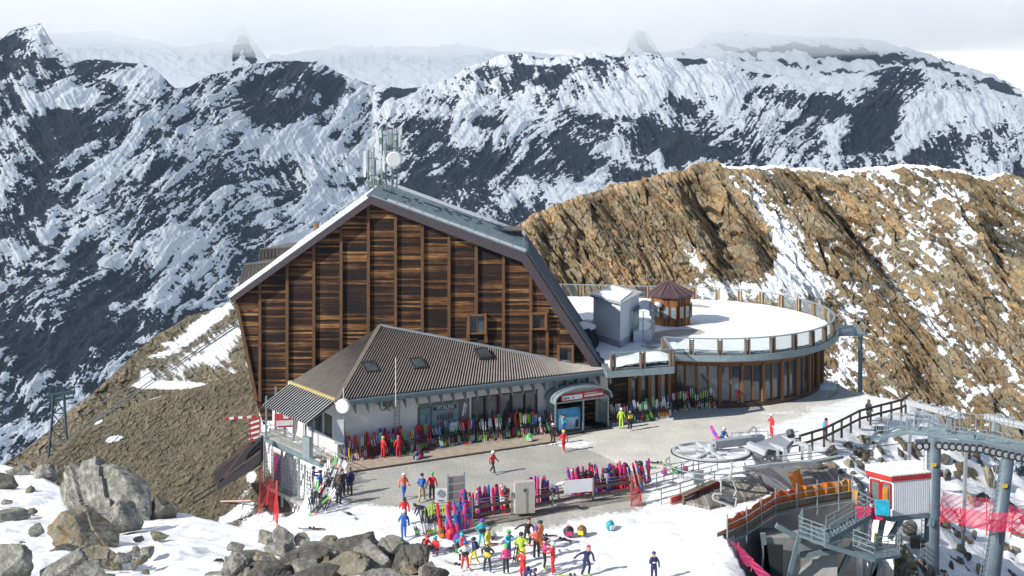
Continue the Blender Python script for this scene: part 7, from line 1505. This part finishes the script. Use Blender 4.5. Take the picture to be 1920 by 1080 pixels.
PEOPLE = [
 (718, 859, 'stand', 150, ('red', 'red', 'blue', 'black'), 'helmet', 'lime', 'child in red ski suit and lime helmet facing the bags at the wing wall', None, .92),
 (747, 858, 'stand', 200, ('red', 'red', 'blue', 'black'), 'helmet', 'pink', 'child in red ski suit and pink helmet beside the wall ladder', None, .94),
 (924, 889, 'walk', 60, ('red', 'black', 'turquoise', 'black'), 'helmet', 'white', 'skier in red and white walking alone across the gravel', None, .95),
 (1037, 834, 'stand', 10, ('black', 'black', 'white', 'red'), 'helmet', 'white', 'dark dressed skier with white helmet left of the porch', None, .95),
 (1057, 848, 'walk', 200, ('red', 'red', 'white', 'black'), 'helmet', 'yellow', 'skier in red with yellow helmet walking to the porch', None, .95),
 (1056, 818, 'phone', 60, ('turquoise', 'blue', 'black', 'black'), 'cap', 'black', 'person in turquoise jacket looking down by the porch board', None, 1.0),
 (1165, 804, 'stand', 180, ('lime', 'lime', 'black', 'black'), 'helmet', 'white', 'skier all in lime green at the rack right of the porch', None, .95),
 (1181, 808, 'stand', 30, ('black', 'black', 'white', 'black'), 'cap', 'black', 'person in yellow vest over black beside the lime skier', None, 1.0, 'vest'),
 (1379, 758, 'reach', 250, ('navy', 'black', 'black', 'white'), 'helmet', 'white', 'dark skier with white helmet handling skis at the restaurant rack', None, 1.0),
 (1353, 756, 'stand', 190, ('black', 'black', 'black', 'black'), 'hair', 'black', 'black clad person standing at the restaurant door', None, 1.0),
 (1476, 749, 'stand', 170, ('blue', 'red', 'black', 'white'), 'helmet', 'white', 'skier in blue top and red trousers between the crowd barriers', None, 1.05),
 (1357, 826, 'sit', 40, ('blue', 'black', 'white', 'white'), 'helmet', 'white', 'person in blue sitting behind the bullwheel with a snowboard', None, 1.0),
 (1447, 818, 'phone', 290, ('red', 'red', 'black', 'white'), 'helmet', 'white', 'skier in red jacket and white helmet behind the bullwheel', None, 1.0),
 (1549, 826, 'phone', 80, ('pink', 'black', 'black', 'skin'), 'hair', 'black', 'woman in crimson jacket with blue backpack at the timber fence', 'turquoise', 1.02),
 (1629, 792, 'stand', 120, ('black', 'black', 'black', 'skin'), 'hair', 'brown', 'person in long black coat standing at the far fence corner', None, 1.08, 'coat'),
 (601, 930, 'reach', 260, ('blue', 'black', 'black', 'black'), 'helmet', 'black', 'person in light blue jacket bending over skis on the corner slope', None, 1.0),
 (587, 922, 'reach', 100, ('navy', 'black', 'black', 'black'), 'helmet', 'navy', 'navy clad person left of the light blue jacket at the corner', None, 1.0),
 (635, 946, 'stand', 150, ('black', 'black', 'black', 'black'), 'hair', 'brown', 'nearest of three people in black parkas at the left of the yard', None, 1.08, 'coat'),
 (642, 932, 'stand', 40, ('black', 'black', 'blue', 'black'), 'hair', 'black', 'middle of three people in black parkas, behind the nearest', None, 1.08),
 (656, 928, 'phone', 340, ('navy', 'black', 'black', 'skin'), 'hair', 'brown', 'navy parka with brown fur hood, rightmost of the three parkas', None, 1.08, 'coat'),
 (757, 936, 'walk', 30, ('coral', 'blue', 'lime', 'black'), 'helmet', 'white', 'skier in coral top and blue trousers walking at the left of the yard', None, 1.0),
 (791, 941, 'walk', 170, ('blue', 'khaki', 'brown', 'skin'), 'cap', 'navy', 'person in blue jacket with backpack and khaki trousers', 'blue', 1.08),
 (810, 937, 'stand', 170, ('red', 'black', 'black', 'white'), 'cap', 'green', 'person in red and white jacket next to the khaki trousers', None, 1.05),
 (792, 982, 'bend', 290, ('navy', 'navy', 'black', 'white'), 'cap', 'black', 'person in navy bending over the skis below the sign', None, 1.05),
 (758, 984, 'walk', 190, ('red', 'black', 'black', 'black'), 'hair', 'black', 'person in dark red vest walking behind the blue skier', None, 1.0),
 (757, 1012, 'walk', 190, ('blue', 'blue', 'blue', 'blue'), 'helmet', 'white', 'skier all in bright blue walking away at the left of the snow', 'blue', 1.05),
 (800, 1034, 'sit', 60, ('red', 'black', 'red', 'black'), 'helmet', 'red', 'skier in red sitting leftmost on the snow by the rack corner', 'black', .95),
 (817, 1036, 'sit', 330, ('red', 'navy', 'white', 'black'), 'helmet', 'turquoise', 'sitting skier with turquoise helmet next to the leftmost sitting one', None, .95),
 (904, 1026, 'hips', 20, ('turquoise', 'turquoise', 'black', 'black'), 'helmet', 'purple', 'skier in turquoise jacket and purple helmet at the back of the group', 'green', 1.0),
 (915, 1040, 'stand', 60, ('yellow', 'yellow', 'black', 'black'), 'helmet', 'grey', 'skier in yellow jacket with grey helmet below the turquoise jacket', None, .95),
 (872, 1070, 'hips', 15, ('white', 'red', 'white', 'black'), 'helmet', 'blue', 'skier in white and red race suit with blue helmet, leftmost standing in front', None, 1.0),
 (866, 1052, 'reach', 200, ('teal', 'black', 'black', 'black'), 'helmet', 'turquoise', 'skier in teal with turquoise helmet behind the white and red suit', 'red', .95),
 (889, 1060, 'walk', 300, ('navy', 'yellow', 'white', 'black'), 'helmet', 'navy', 'skier in navy jacket and yellow trousers', 'black', .95),
 (914, 1072, 'hips', 340, ('black', 'black', 'blue', 'yellow'), 'helmet', 'yellow', 'skier in black suit with yellow gloves and yellow helmet', None, 1.0),
 (949, 1077, 'stand', 200, ('pink', 'black', 'yellow', 'black'), 'helmet', 'green', 'skier in crimson top and black trousers with yellow boots', None, 1.0),
 (953, 1048, 'reach', 40, ('turquoise', 'blue', 'black', 'black'), 'helmet', 'green', 'skier in turquoise jacket and green helmet behind the crimson top', None, 1.0),
 (977, 1058, 'hips', 180, ('lime', 'lime', 'black', 'black'), 'helmet', 'black', 'skier all in bright lime yellow in the middle of the group', None, 1.08),
 (981, 1090, 'reach', 300, ('red', 'red', 'black', 'black'), 'helmet', 'yellow', 'skier in crimson suit with yellow helmet at the bottom edge', None, 1.08),
 (990, 1104, 'bend', 60, ('navy', 'navy', 'black', 'black'), 'cap', 'navy', 'navy clad person bending at the bottom edge right of the crimson suit', 'navy', 1.0),
 (988, 1024, 'spread', 10, ('black', 'black', 'red', 'black'), 'hair', 'black', 'dark clad skier with spread arms and red boots at the back', None, 1.05),
 (1006, 1047, 'reach', 200, ('coral', 'black', 'blue', 'black'), 'helmet', 'purple', 'large skier in coral jacket and black trousers seen from behind', None, 1.08),
 (1014, 1030, 'stand', 240, ('orange', 'orange', 'black', 'black'), 'helmet', 'black', 'skier in orange behind the coral jacket', None, 1.0),
 (1021, 1066, 'reach', 80, ('pink', 'black', 'lime', 'black'), 'helmet', 'black', 'skier in crimson and black race suit facing the red suit', None, 1.05),
 (1037, 1077, 'reach', 250, ('red', 'red', 'white', 'black'), 'helmet', 'white', 'skier in full red suit and white helmet at the right of the group', None, 1.08),
 (1099, 1080, 'spread', 20, ('navy', 'navy', 'lime', 'navy'), 'hair', 'crimson', 'navy clad skier leaning with one arm out, alone right of the group', None, 1.1),
 (1226, 1094, 'phone', 10, ('navy', 'navy', 'black', 'white'), 'cap', 'navy', 'navy clad skier cut off by the bottom edge on the empty snow', None, 1.05),
 (1048, 935, 'bend', 90, ('white', 'purple', 'black', 'black'), 'cap', 'black', 'person in white and purple leaning over behind the rack fence', None, 1.0),
]
for t_ in PEOPLE: person(*t_[:10], extra=(t_[10] if len(t_) > 10 else None))
# snowboard beside the sitting one
o = place(BAG[1], 'snowboard', G(1346, 826) + Vector((0, 0, .05)), (R(-50), R(-25), 0), ('magenta', 'purple')); o.scale = (1.2, .3, .8); tag(o, 'magenta snowboard leaning beside the sitting person behind the bullwheel', 'snowboard')
# bags and packs on the snow
def sack_mesh(seed):
    mb = MB(); rs = random.Random(seed); mb.ball((0, 0, .24), .26, (1, .8, 1.05), 2)
    for v in mb.bm.verts: v.co *= 1 + .12 * (rs.random() - .5); v.co.z = max(v.co.z, 0)
    mb.m(1).box((0, -.2, .2), (.3, .08, .2)); mb.path([(-.08, 0, .48), (-.05, 0, .56), (.05, 0, .56), (.08, 0, .48)], .018); return mb.mesh('backpack', [cm('red'), cm('black')], False)
SK_ = [sack_mesh(k) for k in range(3)]
for i, (x, y, a, b, s, lab) in enumerate([(846, 1012, 'red', 'crimson', 1.4, 'big red sack lying below the tall red ski bags'), (858, 1020, 'purple', 'blue', 1.2, 'purple and blue bag right of the big red sack'), (828, 1008, 'brown', 'orange', 1.0, 'brown bag left of the big red sack'), (1066, 1006, 'black', 'pink', 1.3, 'black and pink backpack standing in the snow'), (1091, 1004, 'brown', 'yellow', 1.25, 'brown and yellow backpack right of the black and pink one'), (1144, 994, 'teal', 'white', 1.2, 'pale teal bag alone on the snow'), (857, 1036, 'black', 'green', 1.1, 'black bag beside the skier in teal'), (786, 860, 'black', 'crimson', 1.3, 'dark backpack heap at the foot of the wing wall'), (780, 862, 'navy', 'white', 1.0, 'navy bag left of the dark backpack heap'), (925, 1012, 'grey', 'black', .9, 'grey bag behind the turquoise jacket'), (1246, 890, 'pink', 'purple', .9, 'pink helmet bag on the lane rail'), (1266, 888, 'black', 'green', .9, 'black and green helmet bag on the lane rail'), (1285, 886, 'crimson', 'black', .9, 'crimson bag at the right of the lane rail'), (1276, 888, 'turquoise', 'black', .7, 'turquoise helmet bag on the lane rail'), (992, 828, 'green', 'white', 1.1, 'green bag at the foot of the red skis by the last window')]):
    p = hit(x, y, ground_z, 62, 118); o = place(SK_[i % 3], 'backpack', p, (0, 0, R(rk.uniform(-40, 40))), (a, b)); o.scale = (s,) * 3; tag(o, lab, 'backpack')
for i, (x, y) in enumerate(((1036, 940), (985, 935), (948, 948), (1092, 915), (1105, 912), (1137, 908), (1150, 910), (1172, 897), (1200, 893))):
    p = G(x, y + 24); o = bpy.data.objects.new('hung_helmet', HM); link(o); o.location = p + Vector((0, 0, 1.75 if i else 1.5)); o.scale = (1.7,) * 3; o.material_slots[0].link = 'OBJECT'; o.material_slots[0].material = cm('black')
    tag(o, 'black helmet hung on top of the rack fence bags, %s from the left' % ORD[[2, 1, 0, 3, 4, 5, 6, 7, 8][i]], 'helmet', 'black helmets hung on the rack fence')
for i, (x, y0, y1) in enumerate(((1049, 990, 1010), (1067, 1000, 1000), (928, 1000, 1000), (940, 1000, 1000))):
    pass

# small broken stones between the boulders
rq = random.Random(77)
SM = [rock_mesh('boulder', (1, .9, .75), 300 + k, (RG, RO, RD)[k % 3], 3) for k in range(5)]
zones = [((100, 300), (985, 1080), 'around the big grey boulders', 16), ((400, 820), (1030, 1085), 'between the rocks of the bottom pile', 34), ((0, 90), (880, 1080), 'at the left edge', 7)]
for (x0, x1), (y0, y1), wh, n in zones:
    for k in range(n):
        x, y = rq.uniform(x0, x1), rq.uniform(y0, y1)
        if y < curve(FH_SK, np.array([x]))[0] + 8: continue
        p = fore_pt(x, y); sz = rq.uniform(.10, .30) if n < 30 else rq.uniform(.16, .42); o = bpy.data.objects.new('small_stone', rq.choice(SM)); link(o); o.location = p + Vector((0, 0, sz * .5)); o.scale = (sz * rq.uniform(.8, 1.4), sz, sz * rq.uniform(.7, 1.1)); rot(o, 0, 0, rq.uniform(0, 360)); tag(o, 'small broken stone %s' % wh, 'stone', 'small stones %s' % wh)
